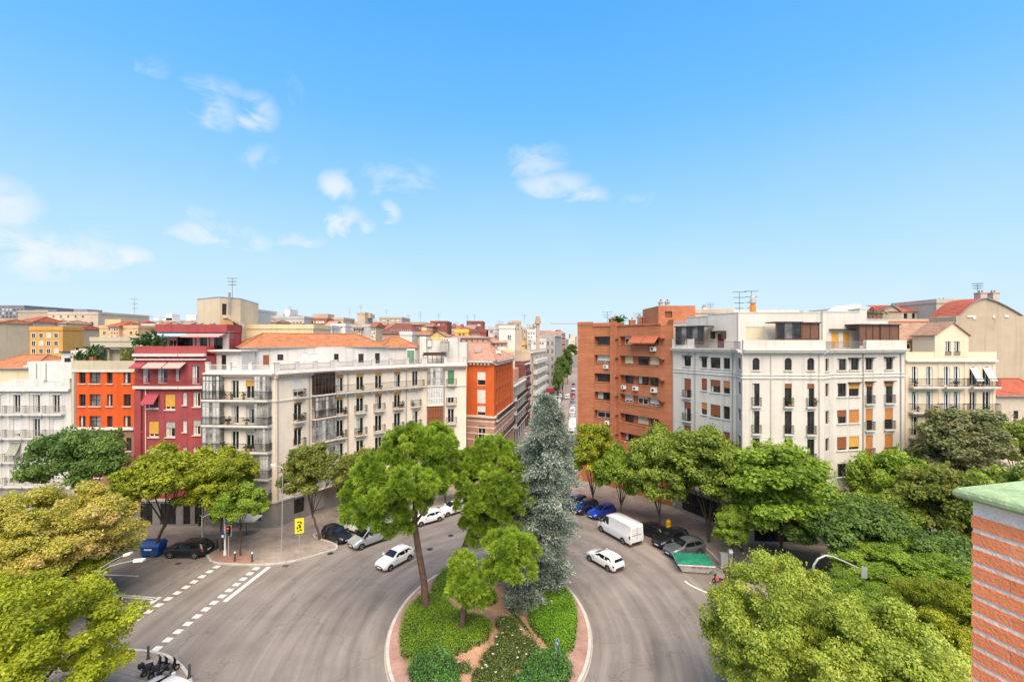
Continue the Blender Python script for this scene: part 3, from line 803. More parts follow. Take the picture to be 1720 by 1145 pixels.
    # little corner pavilion on the terrace, left end
    pv = fac_px(361, 58.6, 406, 58.6); hs = [(pv.u(372), ZC + .3, pv.u(380), 21.2), (pv.u(388), ZC + .6, pv.u(398), 21.1)]
    wall(root, pv, ZC, 21.5, hs, M_WHITE, .15, 'attic_wall'); window(root, pv, hs[0], M_FD, 0, d=.12); window(root, pv, hs[1], M_FW, 1, d=.12, blind=(.9, M_BL_WHT))
    mb = MB(); pv.box(mb, -.9, pv.L + .2, -3, .5, 21.5, 21.66, M_PINKTRIM); pv.box(mb, -1.0, pv.L + .3, -3.1, .65, 21.66, 21.85, M_WTRIM); mb.build('pavilion_roof', root)
    back_walls(root, [pv.p(pv.L, 0, 0)[:2], pv.p(pv.L, -3, 0)[:2], pv.p(0, -3, 0)[:2], pv.p(0, 0, 0)[:2]], ZC, 21.5, M_WHITE, 'attic_wall')
    for (px, Y, h) in ((385, 62, 2.4), (560, 76, 3.5), (600, 80, 4)): antenna(root, wx(px, Y), Y, 21.9, h)
cream_building()

# ================================================================== CRIMSON BUILDING
M_CRIM = surf('stucco_crimson', (.315, .062, .064), .88, .16, .6, .25, 14, streak=.45)
M_CRIMTRIM = surf('trim_pink', (.66, .52, .49), .8, .1, 1)
M_REDROOF = surf('waterproof_red', (.50, .03, .02), .6, .12, 1.0)
M_AWN_RED = surf('awning_crimson', (.30, .05, .06), .85, .15, 3)
M_AWN_BLUE = surf('awning_blue', (.30, .52, .62), .85, .12, 3)
M_AWN_STR = surf('awning_rose', (.48, .28, .26), .85, .12, 3)
M_YELTRIM = surf('trim_ivory', (.66, .60, .46), .8, .1)
def crimson_building():
    f = fac_px(227.4, 56.4, 303, 56.2); f2 = fac_px(303, 56.2, 346.6, 56.6); Fs = [f, f2]
    root = thing('apartment_building', 'crimson stuccoed building with awnings and red roof terrace beside the cream corner', 'building', (f.A.x, f.A.y, 0))
    ZT = f.z(280, 598)
    rows = [((248, 662, 266, 686, 'awn'), (277, 662, 294, 688, 'och'), (234, 661, 240, 679, 'nar')), ((249.5, 707, 266.5, 734, 'och'), (278, 708, 294, 734, 'half'), (234, 705, 238, 724, 'nar')),
            ((249.5, 752, 266.5, 779, 'half'), (278, 752, 294, 779, 'och')), ((249.5, 797, 266.5, 824, 'och'), (278, 797, 294, 824, 'half'))]
    rows2 = [((307, 659, 313.5, 680, 'nar'), (324, 658.5, 337, 683, 'tall')), ((307, 705.5, 313.5, 725.5, 'nar'), (324, 705, 337, 730.5, 'half')), ((307, 750, 313.5, 771, 'nar'), (324, 750, 337, 776, 'tall')), ((324, 796, 337, 820, 'half'),)]
    for ff, rr, extra in ((f, rows, [(239, 614, 252, 644), (264, 614, 281, 644), (294, 614, 302, 640)]), (f2, rows2, [(322.5, 614, 335, 645)])):
        hs = []; spec = []
        for r in rr:
            for (a, b, c, d, k) in r: h = ff.rect(a, b, c, d); hs.append(h); spec.append((h, k))
        for e in extra: h = ff.rect(*e); hs.append(h); spec.append((h, 'door'))
        g = [(ff.L * .1, .3, ff.L * .38, 2.9), (ff.L * .55, .3, ff.L * .9, 2.9)]
        wall(root, ff, 3.2, ZT, hs, M_CRIM); wall(root, ff, 0, 3.2, g, M_CREAMBASE, name='base_wall')
        for h in g: window(root, ff, h, M_FD, 1, 1)
        for h, k in spec:
            if k == 'door': window(root, ff, h, M_FW, 1, curtain=.3); continue
            kw = {'awn': dict(nv=0), 'och': dict(blind=(.8, M_BL_OCH)), 'half': dict(blind=(.42, M_BL_GRY), curtain=.3), 'nar': dict(nv=0, pane=M_GLC), 'tall': dict(nv=1, curtain=.25)}[k]
            w = window(root, ff, h, M_YELTRIM if k in ('och', 'half', 'tall') else M_FW, sill=M_CRIMTRIM, t=.11, **kw)
            if k == 'awn': 
                mb = MB(); a, b, c, e = h; m_ = e - (e - b) * .62
                mb.add([ff.p(a - .15, .02, e + .1), ff.p(c + .15, .02, e + .1), ff.p(c + .15, 1.0, m_), ff.p(a - .15, 1.0, m_), ff.p(a - .15, .02, e + .05), ff.p(c + .15, .02, e + .05), ff.p(c + .15, .97, m_ - .06), ff.p(a - .15, .97, m_ - .06)],
                       [(0, 3, 2, 1), (4, 5, 6, 7), (3, 7, 6, 2), (0, 4, 7, 3), (1, 2, 6, 5)], M_AWN_RED); mb.build('awning', w)
    for ff in Fs:
        zb = ff.z((ff is f) and 270 or 325, 650)
        band(root, ff, zb - .18, zb + .14, .45, M_CRIMTRIM); band(root, ff, ZT - .02, ZT + .3, .5, M_CRIMTRIM); band(root, ff, ZT - .5, ZT - .3, .25, M_CRIMTRIM)
        mb = MB(); railing_into(mb, ff, .1, ff.L - .1, .38, zb + .14, 1.0, M_AWN_RED, .12); mb.build('railing', root)
        band(root, ff, ZT + .3, ZT + 1.25, .05, M_CRIM, name='parapet'); band(root, ff, 3.2, 3.5, .15, M_CRIMTRIM, name='string_course')
        band(root, ff, 6.3, 6.5, .12, M_CRIMTRIM, name='string_course')
    # raked awnings over the top-floor balcony
    for (a, b) in ((229, 248), (250, 282), (284, 318)):
        mb = MB(); u0, u1 = f.u(a), min(f.u(b), f.L + .8); e, m_ = ZT - .75, ZT - 1.35
        mb.add([f.p(u0, .1, e), f.p(u1, .1, e), f.p(u1, 1.1, m_), f.p(u0, 1.1, m_), f.p(u0, .1, e - .05), f.p(u1, .1, e - .05), f.p(u1, 1.1, m_ - .12), f.p(u0, 1.1, m_ - .12)], [(0, 3, 2, 1), (4, 5, 6, 7), (3, 7, 6, 2), (0, 4, 7, 3), (1, 2, 6, 5)], M_AWN_STR if a > 240 else M_AWN_RED)
        mb.build('awning', root)
    # projecting left pier and drain
    mb = MB(); f.box(mb, .05, .9, 0, .25, 3.2, f.z(235, 655), M_CRIM); mb.build('pier', root)
    mb = MB(); p = f.p(f.u(246), .12, 0); mb.tube([(p[0], p[1], 3), (p[0], p[1], ZT - 4)], .06, M_CRIMTRIM, 6); mb.build('drain_pipe', root)
    A = f.A; B = f2.B; rear = [(B.x - .2, 66), (A.x + .2, 66), (A.x, A.y)]
    back_walls(root, [(B.x, B.y)] + rear, 0, ZT, M_CRIM); flat_roof(root, [tuple(A[:2]), tuple(f.B[:2]), tuple(B[:2])] + rear[:2], ZT + .15, M_REDROOF)
    # bright red side of the roof terrace, at the party line with the cream building
    mb = MB(); q = fac_px(345, 57.4, 361, 61.5); q.box(mb, 0, q.L, -.25, 0, ZT - 1.4, ZT + 1.2, M_REDROOF); mb.build('party_wall', root)
    # penthouse, set back
    Y = 62.5; pf = fac_px(267, Y, 384, Y); zt = wz(545, Y); zw = wz(558, Y); z0 = ZT + .15
    hs = [pf.rect(283, 571, 296, 584), pf.rect(296.5, 566, 324, 584), pf.rect(327, 566, 348, 584), pf.rect(350, 566, 374, 584)]
    hs = [(h[0], z0 + .05, h[2], h[3]) for h in hs]
    wall(root, pf, z0, zw, hs, M_WHITE, .3, 'penthouse_wall')
    for i, h in enumerate(hs): window(root, pf, h, M_FW if i == 0 else M_FD, 1, curtain=.3 if i in (2, 3) else 0, d=.25, pane=None)
    mb = MB(); mb.box(wx(267, Y) - .1, wx(384, Y) + .1, Y - .5, Y + 3, zw, zt, M_CRIM); pr = mb.build('penthouse_roof', root)
    for px in (296, 336, 357): chimney(pr, wx(px, Y + 2), Y + 2, zt, .5, .15, M_WTRIM, 0)
    back_walls(root, [pf.p(pf.L, 0, 0)[:2], pf.p(pf.L, -3, 0)[:2], pf.p(0, -3, 0)[:2], pf.p(0, 0, 0)[:2]], z0, zw, M_CRIM, 'penthouse_wall')
    mb = MB()
    def awn(a, b, pr_, dz, m, z):
        mb = MB(); u0, u1 = pf.u(a), pf.u(b)
        mb.add([pf.p(u0, .05, z), pf.p(u1, .05, z), pf.p(u1, pr_, z - dz), pf.p(u0, pr_, z - dz), pf.p(u0, .05, z - .06), pf.p(u1, .05, z - .06), pf.p(u1, pr_, z - dz - .15), pf.p(u0, pr_, z - dz - .15)], [(0, 3, 2, 1), (4, 5, 6, 7), (3, 7, 6, 2), (0, 4, 7, 3), (1, 2, 6, 5)], m); mb.build('awning', root)
    awn(268, 319, 1.6, .35, M_AWN_BLUE, zw - .1); awn(320, 382, 1.9, .45, M_AWN_STR, zw - .1)
    for k in range(5): pot_plant(root, (wx(232 + k * 8, 60), 60, z0), 3.4)
    for k in range(4): pot_plant(root, (wx(262 + k * 3, 60.5), 60.5, z0), 2.8)
crimson_building()

# ================================================================== ORANGE BUILDING
M_ORANGE = surf('stucco_orange', (.56, .085, .014), .88, .14, .6, .2, 14, streak=.35)
M_KHAKI = surf('stucco_khaki', (.47, .42, .31), .85, .08, .6, .2, 14, streak=.25)
M_BRBASE = surf('brown_brickwork', (.30, .16, .10), .85, .2, 1.5, .3, 12)
def orange_building():
    f = fac_px(121, 57.2, 227, 57.2); root = thing('apartment_building', 'orange building with dark square windows and khaki parapet left of the crimson one', 'building', (f.A.x, f.A.y, 0))
    zt, zo, zb = f.z(170, 606), f.z(170, 623), f.z(170, 718)
    hs = []; uo = f.u(128)
    for (y0, y1) in ((624.7, 644), (662, 682), (698.5, 717)):
        for (a, b) in ((132.7, 143.7), (150.3, 169), (179.5, 189), (207.4, 219.6)): hs.append(f.rect(a, y0, b, y1))
    wall(root, f, zb, zo - .12, hs, M_ORANGE, .28, u0=uo)
    for i, h in enumerate(hs): window(root, f, h, M_FD, 1 if i % 4 != 2 else 0, 1 if i % 4 == 1 else 0, sill=M_CRIMTRIM, d=.26, t=.06, pane=M_GLB if i % 4 == 1 else M_GL, curtain=.3 if i in (3, 8, 11, 6) else 0)
    band(root, f, zo - .12, zo + .12, .14, M_CRIMTRIM, name='string_course'); 
    mb = MB(); f.box(mb, 0, f.L, -.25, .06, zo + .12, zt, M_KHAKI); mb.build('parapet', root)
    mb = MB(); f.box(mb, 0, uo - .01, -.25, .05, 0, zo - .12, M_KHAKI); mb.build('pier', root)
    mb = MB(); p = f.p(f.u(126.6), .12, 0); mb.tube([(p[0], p[1], 1), (p[0], p[1], zo)], .06, M_FGREY, 6); mb.build('drain_pipe', root)
    # the middle bay stands proud
    g = [(f.u(130), .3, f.u(150), 3), (f.u(158), .3, f.u(178), 3), (f.u(190), .3, f.u(215), 3)] + [f.rect(a, 735, b, 757) for a, b in ((136, 148), (158, 172), (186, 198), (212, 221))] + [f.rect(a, 780, b, 802) for a, b in ((136, 148), (158, 172), (186, 198))]
    wall(root, f, 0, zb - .25, g, M_BRBASE, .25, 'base_wall', u0=uo); band(root, f, zb - .25, zb, .3, M_WTRIM)
    for h in g: window(root, f, h, M_FD, 1, sill=M_WTRIM)
    A, B = f.A, f.B; rear = [(B.x, 68), (A.x, 68), (A.x, A.y)]
    back_walls(root, [(B.x, B.y)] + rear, 0, zt, M_KHAKI); flat_roof(root, [tuple(A[:2]), tuple(B[:2])] + rear[:2], zt - .9)
    # roof terrace: white hut, pergola, planters, khaki wall
    z0 = zt - .9; Y = 60.5
    hf = fac_px(103, 64, 123, 64); h = hf.rect(108, 601, 119, 608); wall(root, hf, 17, hf.z(113, 592), [h], M_WHITE, .15, 'hut_wall'); window(root, hf, h, M_FD, 1, d=.12)
    mb = MB(); hf.box(mb, -.1, hf.L + .1, -4, .25, hf.z(113, 592), hf.z(113, 590), M_FD); mb.build('hut_roof', root)
    mb = MB(); mb.box(wx(124, Y), wx(222, Y), Y, Y + 4, wz(585, Y), wz(583.5, Y), M_FD); mb.build('pergola_roof', root)
    mb = MB(); mb.box(wx(126, Y) , wx(152, Y), Y - .6, Y + .2, wz(594, Y), wz(588, Y), M_CRIMTRIM); mb.build('awning', root)
    for px in (125, 148, 178, 201, 222):
        mb = MB(); mb.box(wx(px, Y) - .12, wx(px, Y) + .12, Y + .3, Y + .5, z0, wz(585, Y), M_KHAKI if px > 170 else M_FD); mb.build('pergola_post', root)
    wf = fac_px(180, 61.5, 202, 61.5); mb = MB(); wf.box(mb, 0, wf.L, -.3, 0, z0, wf.z(190, 586), M_KHAKI); mb.build('terrace_wall', root)
    sf = fac_px(126, 63.5, 180, 63.5); hs = [sf.rect(131, 594, 140, 606), sf.rect(143, 594, 152, 606), sf.rect(160, 592, 178, 606)]; wall(root, sf, z0, sf.z(150, 585), hs, M_KHAKI, .2, 'hut_wall')
    for h in hs: window(root, sf, h, M_FD, 1, d=.16)
    for k in range(7): pot_plant(root, (wx(132 + k * 6.2, 59.4), 59.4, z0 + .4), 2.0 + (k == 4) * 1.4)
    gl = leaf('leaf_creeper', (.10, .13, .02), (.22, .22, .04), (.36, .33, .08))
    mb = MB(); rr = random.Random(5)
    for k in range(900):
        c = Vector((wx(203 + rr.random() * 21, 60.2), 60.2 + rr.uniform(-.2, .2), z0 + rr.random() * (wz(585, 60) - z0))); a = Vector((rr.uniform(-1, 1), rr.uniform(-.4, .4), rr.uniform(-1, 1))) * .13; b = Vector((-a.z, 0, a.x)) * .7
        mb.add([c - a, c + b, c + a, c - b], [(0, 1, 2, 3)], gl)
    mb.build('creeper', root)
orange_building()

# ================================================================== WHITE BUILDING, FAR LEFT
def white_left():
    f = fac_px(-70, 57.8, 120, 57.8); root = thing('apartment_building', 'white balconied building at the left edge of the photo', 'building', (f.B.x, f.B.y, 0))
    zt = f.z(60, 655); hs = []; SLY = [694, 734, 774, 814]; cols = (-45, -11, 22.5, 55.5, 88.5)
    for s in SLY:
        z = f.z(60, s)
        for c in cols: hs.append((f.u(c), z + .05, f.u(c + 11.5), z + 2.35))
    g = [(f.u(c - 2), .4, f.u(c + 13), 3.0) for c in cols]
    wall(root, f, 4.2, zt, hs, M_WHITE); wall(root, f, 0, 4.2, g, M_CREAMBASE, name='base_wall')
    for h in g: window(root, f, h, M_FD, 1, 1)
    for i, h in enumerate(hs):
        r, c = divmod(i, 5)
        window(root, f, h, M_FW, 1, curtain=.3 if (r + c) % 2 else 0, blind=None if r in (0,) else ((.85, M_BL_WHT) if (r * 3 + c) % 3 else None), shutters=None)
        a, b = h[0], h[2]; b_ = balcony(root, f, a - .75, b + .75, h[1] - .05, .6, M_RAILG, M_WTRIM)
        mb = MB(); f.box(mb, a - .25, b + .25, 0, .12, h[3] + .03, h[3] + .22, M_WTRIM); mb.build('lintel', root)
    w = f  # striped awning on one balcony
    z = f.z(60, 774); u0, u1 = f.u(19), f.u(36); mb = MB()
    mb.add([f.p(u0, .06, z + 2.3), f.p(u1, .06, z + 2.3), f.p(u1, .75, z + .9), f.p(u0, .75, z + .9), f.p(u0, .03, z + 2.28), f.p(u1, .03, z + 2.28), f.p(u1, .72, z + .85), f.p(u0, .72, z + .85)], [(0, 3, 2, 1), (4, 5, 6, 7), (3, 7, 6, 2)], surf('awning_green', (.26, .28, .22), .85, .2, 4)); mb.build('awning', root)
    band(root, f, zt - .1, zt + .2, .45, M_WTRIM); mb = MB(); f.box(mb, 0, f.L, -.3, .05, zt + .2, zt + .95, M_WHITE); mb.build('parapet', root)
    for (a, b) in ((15, 75), (-60, -10)):
        mb = MB(); f.box(mb, f.u(a), f.u(b), -.35, .12, zt + .2, zt + 1.35, M_WHITE); mb.build('parapet_panel', root)
    mb = MB(); f.box(mb, f.u(108), f.u(119), -.4, .15, zt + .2, zt + 1.5, M_WHITE); mb.build('parapet_pier', root)
    for px in (15.5, 48, 82): 
        mb = MB(); f.box(mb, f.u(px) - .25, f.u(px) + .1, 0, .06, 4.2, zt - .1, M_WTRIM); mb.build('pilaster', root)
    A, B = f.A, f.B; rear = [(B.x, 69), (A.x, 69), (A.x, A.y)]
    back_walls(root, [(B.x, B.y)] + rear, 0, zt, M_WHITE); flat_roof(root, [tuple(A[:2]), tuple(B[:2])] + rear[:2], zt + .25, M_ZINC)
    mb = MB(); mb.box(wx(48, 67), wx(121, 67), 67, 68, zt, wz(610, 67), M_WHITE)
    for px in (60.5, 76.5, 113): mb.box(wx(px, 66.9) - .06, wx(px, 66.9) + .06, 66.93, 66.98, zt, wz(610, 67), M_FGREY)
    mb.build('roof_wall', root)
white_left()

# ================================================================== ORANGE TILED-ROOF BUILDING AT THE STREET CORNER
M_ORANGE2 = surf('stucco_burnt_orange', (.58, .115, .024), .88, .14, .6, .2, 14, streak=.35)
M_PINKBR = surf('brick_pink', (.45, .24, .17), .85, .12, 1.2, .2, 14)
def street_corner():
    f = fac_px(784.5, 81.5, 830, 79.5); s = Fac((wx(830, 79.5), 79.5), (wx(861.5, 98.5), 98.5))
    root = thing('apartment_building', 'burnt-orange building with pinkish tiled roof at the corner of the side street', 'building', (f.B.x, f.B.y, 0))
    zc = 19.1; zm = 9.6
    hs = [(f.u(801.5), z0, f.u(815.5), z1) for z0, z1 in ((15.15, 17.55), (11.95, 14.4), (9.85, 11.55))]
    wall(root, f, zm, zc, hs, M_ORANGE2, .2)
    for i, h in enumerate(hs): window(root, f, h, M_FW, 1 if i == 1 else 0, blind=((.6, M_BL_WHT), (.97, M_BL_WHT), (.65, M_BL_WHT))[i], d=.16)
    h2 = [(f.u(803), 5.3, f.u(815), 8.0), (f.u(803), 1.6, f.u(815), 4.2)]
    wall(root, f, 0, zm, h2, M_PINKBR, .22)
    for h in h2: window(root, f, h, M_FW, 1, 1)
    balcony(root, f, f.u(800), f.u(818), 5.25, .6)
    for z in (8.7, 7.6, 6.5, 5.4): band(root, f, z, z + .22, .05, M_WTRIM, name='stripe'); band(root, s, z, z + .22, .05, M_WTRIM, name='stripe')
    ws = []; n = 6
    for z0, z1 in ((15.1, 17.7), (11.9, 14.4), (9.85, 11.4)):
        for k in range(n): u = 1.6 + (s.L - 2.6) * k / n; ws.append((u, z0, u + 1.25, z1))
    wall(root, s, zm, zc, ws, M_ORANGE2, .3)
    for h in ws: window(root, s, h, M_FD, 0, d=.28)
    wl = []
    for z0, z1 in ((5.3, 8.0), (1.6, 4.2)):
        for k in range(n): u = 1.6 + (s.L - 2.6) * k / n; wl.append((u, z0, u + 1.25, z1))
    wall(root, s, 0, zm, wl, M_PINKBR, .25)
    for i, h in enumerate(wl): window(root, s, h, M_FW, 1)
    balcony(root, s, 1.2, s.L - .3, 5.25, .7); balcony(root, s, 1.2, s.L - .3, 8.9, .5, thick=.2)
    for q in (f, s):
        band(root, q, zm - .12, zm + .2, .3, M_STONE); band(root, q, zc - .1, zc + .12, .3, M_STONE); band(root, q, zc + .12, zc + .4, .6, M_WTRIM)
        mb = MB()
        for k in range(int(q.L / .7)): q.box(mb, k * .7 + .1, k * .7 + .36, .02, .5, zc - .32, zc - .11, M_STONE)
        d = mb.build('dentils', root); d['kind'] = 'stuff'
    A, B, C = f.A, f.B, s.B
    D = (C.x - 9, C.y + 2); E = (A.x, 96)
    back_walls(root, [(C.x, C.y), D, E, (A.x, A.y)], 0, zc, M_ORANGE2)
    # hipped roof following the bent front
    ze = zc + .42; zr = 22.6; o = .5
    a = Vector((A.x - .2, A.y - o, ze)); b = Vector((B.x + .5, B.y - .6, ze)); c = Vector((C.x + .5, C.y, ze)); d = Vector((C.x - 9, C.y + 2, ze)); e = Vector((A.x - .2, 97, ze))
    r1 = Vector((A.x + .1, 90, zr)); r2 = Vector((wx(822, 90.5), 91.5, zr)); r3 = Vector((C.x - 5, C.y - 1.5, zr - .6))
    mb = MB(); mb.add([a, b, c, d, e, r1, r2, r3], [(0, 1, 6, 5), (1, 2, 7, 6), (2, 3, 7), (3, 4, 5, 6), (3, 6, 7), (4, 0, 5)], M_TILE_PINK); rf = mb.build('roof', root)
    rb = MB()
    for (p, q) in ((b, r2), (r1, r2), (r2, r3), (c, r3)): rb.tube([p + Vector((0, 0, .05)), q + Vector((0, 0, .05))], .12, M_TILE_PINK, 6)
    rb.build('ridge_tiles', rf)
    p = a.lerp(r1, .5); mb = MB(); mb.box(p.x + 1.2, p.x + 2.4, p.y - .5, p.y + .6, p.z - .2, p.z + .55, M_CONC); mb.build('dormer', rf)
    mb = MB(); q = b.lerp(r2, .45).lerp(c.lerp(r3, .4), .4); mb.box(q.x - .5, q.x + .5, q.y - .6, q.y + .6, q.z - .2, q.z + .4, M_WTRIM); mb.build('skylight', rf)
street_corner()

# ================================================================== BRICK APARTMENT BLOCK (right of the side street)
def brickwork(name, c):
    m, t, p = _nt(name); N = t.nodes.new; L = t.links.new
    tcn = N('ShaderNodeTexCoord'); sp = N('ShaderNodeSeparateXYZ'); L(tcn.outputs['Object'], sp.inputs[0])
    ad = N('ShaderNodeMath'); ad.operation = 'ADD'; L(sp.outputs[0], ad.inputs[0]); L(sp.outputs[1], ad.inputs[1])
    cb = N('ShaderNodeCombineXYZ'); L(ad.outputs[0], cb.inputs[0]); L(sp.outputs[2], cb.inputs[1])
    b = N('ShaderNodeTexBrick'); b.inputs['Scale'].default_value = 1; b.inputs['Brick Width'].default_value = .5; b.inputs['Row Height'].default_value = .16; b.inputs['Mortar Size'].default_value = .012
    b.inputs['Color1'].default_value = (*[x * 1.08 for x in c], 1); b.inputs['Color2'].default_value = (*[x * .86 for x in c], 1); b.inputs['Mortar'].default_value = (*[x * .72 for x in c], 1); L(cb.outputs[0], b.inputs['Vector'])
    n = N('ShaderNodeTexNoise'); n.inputs['Scale'].default_value = .5; n.inputs['Detail'].default_value = 8; n.inputs['Roughness'].default_value = .7; L(tcn.outputs['Object'], n.inputs['Vector'])
    mr = N('ShaderNodeMapRange'); mr.inputs[1].default_value = .3; mr.inputs[2].default_value = .7; mr.inputs[3].default_value = .84; mr.inputs[4].default_value = 1.12; L(n.outputs['Fac'], mr.inputs[0])
    v = N('ShaderNodeVectorMath'); v.operation = 'SCALE'; L(b.outputs['Color'], v.inputs[0]); L(mr.outputs[0], v.inputs['Scale']); L(v.outputs[0], p.inputs['Base Color'])
    p.inputs['Roughness'].default_value = .88; p.inputs['Specular IOR Level'].default_value = .25
    MATS[name] = m; return m
M_BRICK = brickwork('brick_terracotta', (.46, .17, .085))
def brick_block():
    P = [(970, 75), (996, 73.6), (1029, 71.6), (1036, 71.0), (1110, 64.2), (1131, 62.9)]
    F = [fac_px(*P[i], *P[i + 1]) for i in range(5)]
    root = thing('apartment_building', 'terracotta brick apartment block with recessed window bands right of the side street', 'building', (F[0].A.x, F[0].A.y, 0))
    ZT = 26.0; rows = [22.4 - 2.95 * k for k in range(8)]
    # plain walls
    for i in (0, 2, 4):
        wall(root, F[i], 0, ZT if i != 4 else 25.2, [], M_BRICK)
    mb = MB(); F[2].box(mb, -.15, F[2].L + .15, 0, .45, 0, 25.6, M_BRICK); mb.build('pier', root)
    # left strip: one long recessed opening per floor
    for fi, spans in ((1, ((1000, 1028.5),)), (3, ((1045, 1058.5), (1066.5, 1084), (1087, 1108)))):
        f = F[fi]; u0, u1 = (f.u(998.5), f.L - .1) if fi == 1 else (f.u(1041), f.L - .35)
        hs = [(u0, z - .05, u1, z + 1.3) for z in rows if z > .4]
        wall(root, f, 0, 25.4, hs, M_BRICK, .75)
        for r, z in enumerate(z for z in rows if z > .4):
            bw = MB(); f.box(bw, u0 + .02, u1 - .02, -.8, -.73, z, z + 1.28, M_BRICK); bw.build('recess_wall', root)
            for k, (a, b) in enumerate(spans):
                h = (f.u(a) + .1, z + .06, min(f.u(b), u1 - .05), z + 1.24)
                sel = (r * 5 + k * 3 + fi) % 6
                kw = {0: dict(blind=(.75, M_BL_WHT)), 1: dict(), 2: dict(blind=(.95, surf('blind_cream', (.62, .52, .34), .7, .1, 4))), 3: dict(blind=(.3, M_BL_WHT)), 4: dict(curtain=.35), 5: dict(nv=2)}[sel]
                window(root, f, h, M_FD if sel in (1, 5, 4) else M_FW, n=-.52, d=.2, **kw)
            sb = MB(); f.box(sb, u0, u1, -.7, .06, z - .14, z - .052, M_BRICK); sb.build('sill', root)
            # slanted brick fins at the right end of each strip
            fb = MB(); e = u1; c = z + .9
            fb.add([f.p(e - .05, -.1, c - .1), f.p(e + 1.0, .9, c - .25), f.p(e + 1.2, .9, c + .05), f.p(e - .05, .12, c + .28), f.p(e - .05, -.3, c - .1), f.p(e + 1.0, .2, c - .25), f.p(e + 1.2, .2, c + .05), f.p(e - .05, -.3, c + .28)],
                   [(0, 1, 2, 3), (7, 6, 5, 4), (0, 4, 5, 1), (3, 2, 6, 7), (1, 5, 6, 2)], surf('brick_dark', (.20, .06, .03), .85, .2, 2)); fb.build('fin', root)
    f = F[3]
    for (px, r, sc) in ((1099, 0, 1), (1049, 2, .9), (1069, 2, 1), (1100, 2, 1.1), ): aircon(root, f, f.u(px), rows[r] - .85, .02, sc)
    f1 = F[1]
    for (px, r) in ((1019, 1), (1021, 4)): aircon(root, f1, f1.u(px), rows[r] - .8, .02, .9)
    # two terracotta awnings on the top floor, right
    u0, um, u1 = f.u(1062), f.u(1084), f.u(1107); z = rows[0] + 1.3
    for (a, b) in ((u0, um - .05), (um + .05, u1)):
        mb = MB(); mb.add([f.p(a, .02, z), f.p(b, .02, z), f.p(b, 1.1, z - .95), f.p(a, 1.1, z - .95), f.p(a, .0, z - .05), f.p(b, .0, z - .05), f.p(b, 1.1, z - 1.1), f.p(a, 1.1, z - 1.1)], [(0, 3, 2, 1), (4, 5, 6, 7), (3, 7, 6, 2), (0, 4, 7, 3), (1, 2, 6, 5)], surf('awning_terracotta', (.36, .10, .05), .85, .15, 3)); mb.build('awning', root)
    # parapets of uneven height
    for i, zz in ((1, 25.9), (3, 25.5)):
        band(root, F[i], 25.3, zz, .12, M_BRICK, name='parapet')
    for f_ in (F[0], F[2]): band(root, f_, 25.6, 26.1, .06, M_BRICK, name='parapet')
    front = pts_of(F); rear = [(front[-1][0] + 2, 82), (22, 92), (18, 92), front[0]]
    back_walls(root, [front[-1]] + rear, 0, ZT, M_BRICK); flat_roof(root, front + rear[:-1], 25.2)
    # roof-top block at the right with flues
    x0, x1, Y = wx(1106, 66), wx(1166, 66), 66
    bf = Fac((x0, Y), (x1, Y - .4)); h = bf.rect(1117, 523, 1129, 533); wall(root, bf, 24.5, wz(513.5, Y), [h], M_BRICK, .3, 'roof_block'); window(root, bf, h, M_FBROWN, 0, pane=M_BL_BRN, d=.25)
    back_walls(root, [(x1, Y - .4), (x1, Y + 8), (x0, Y + 8), (x0, Y)], 24.5, wz(513.5, Y), M_BRICK, 'roof_block'); flat_roof(root, [(x0, Y), (x1, Y - .4), (x1, Y + 8), (x0, Y + 8)], wz(514, Y))
    for px in (1110, 1121): chimney(root, wx(px, 67), 67, wz(513.5, Y), .5, .5, M_CONC, 1)
    for (px, w, h_) in ((1036, 1.6, 1.0), (1066, .9, .8), (1079, .6, 1.3), (1088, .9, 1.3)): chimney(root, wx(px, 72), 73.5, 25.1, w, h_ + .4, M_BRICK, 1)
    for k in range(7): pot_plant(root, (wx(1034 + k * 2.2, 72), 72.4, 25.4), 1.9)
    antenna(root, wx(1020, 75), 75, 25.2, 2.6)
    antenna(root, wx(1072, 72), 72, 25.2, 2.2)
brick_block()

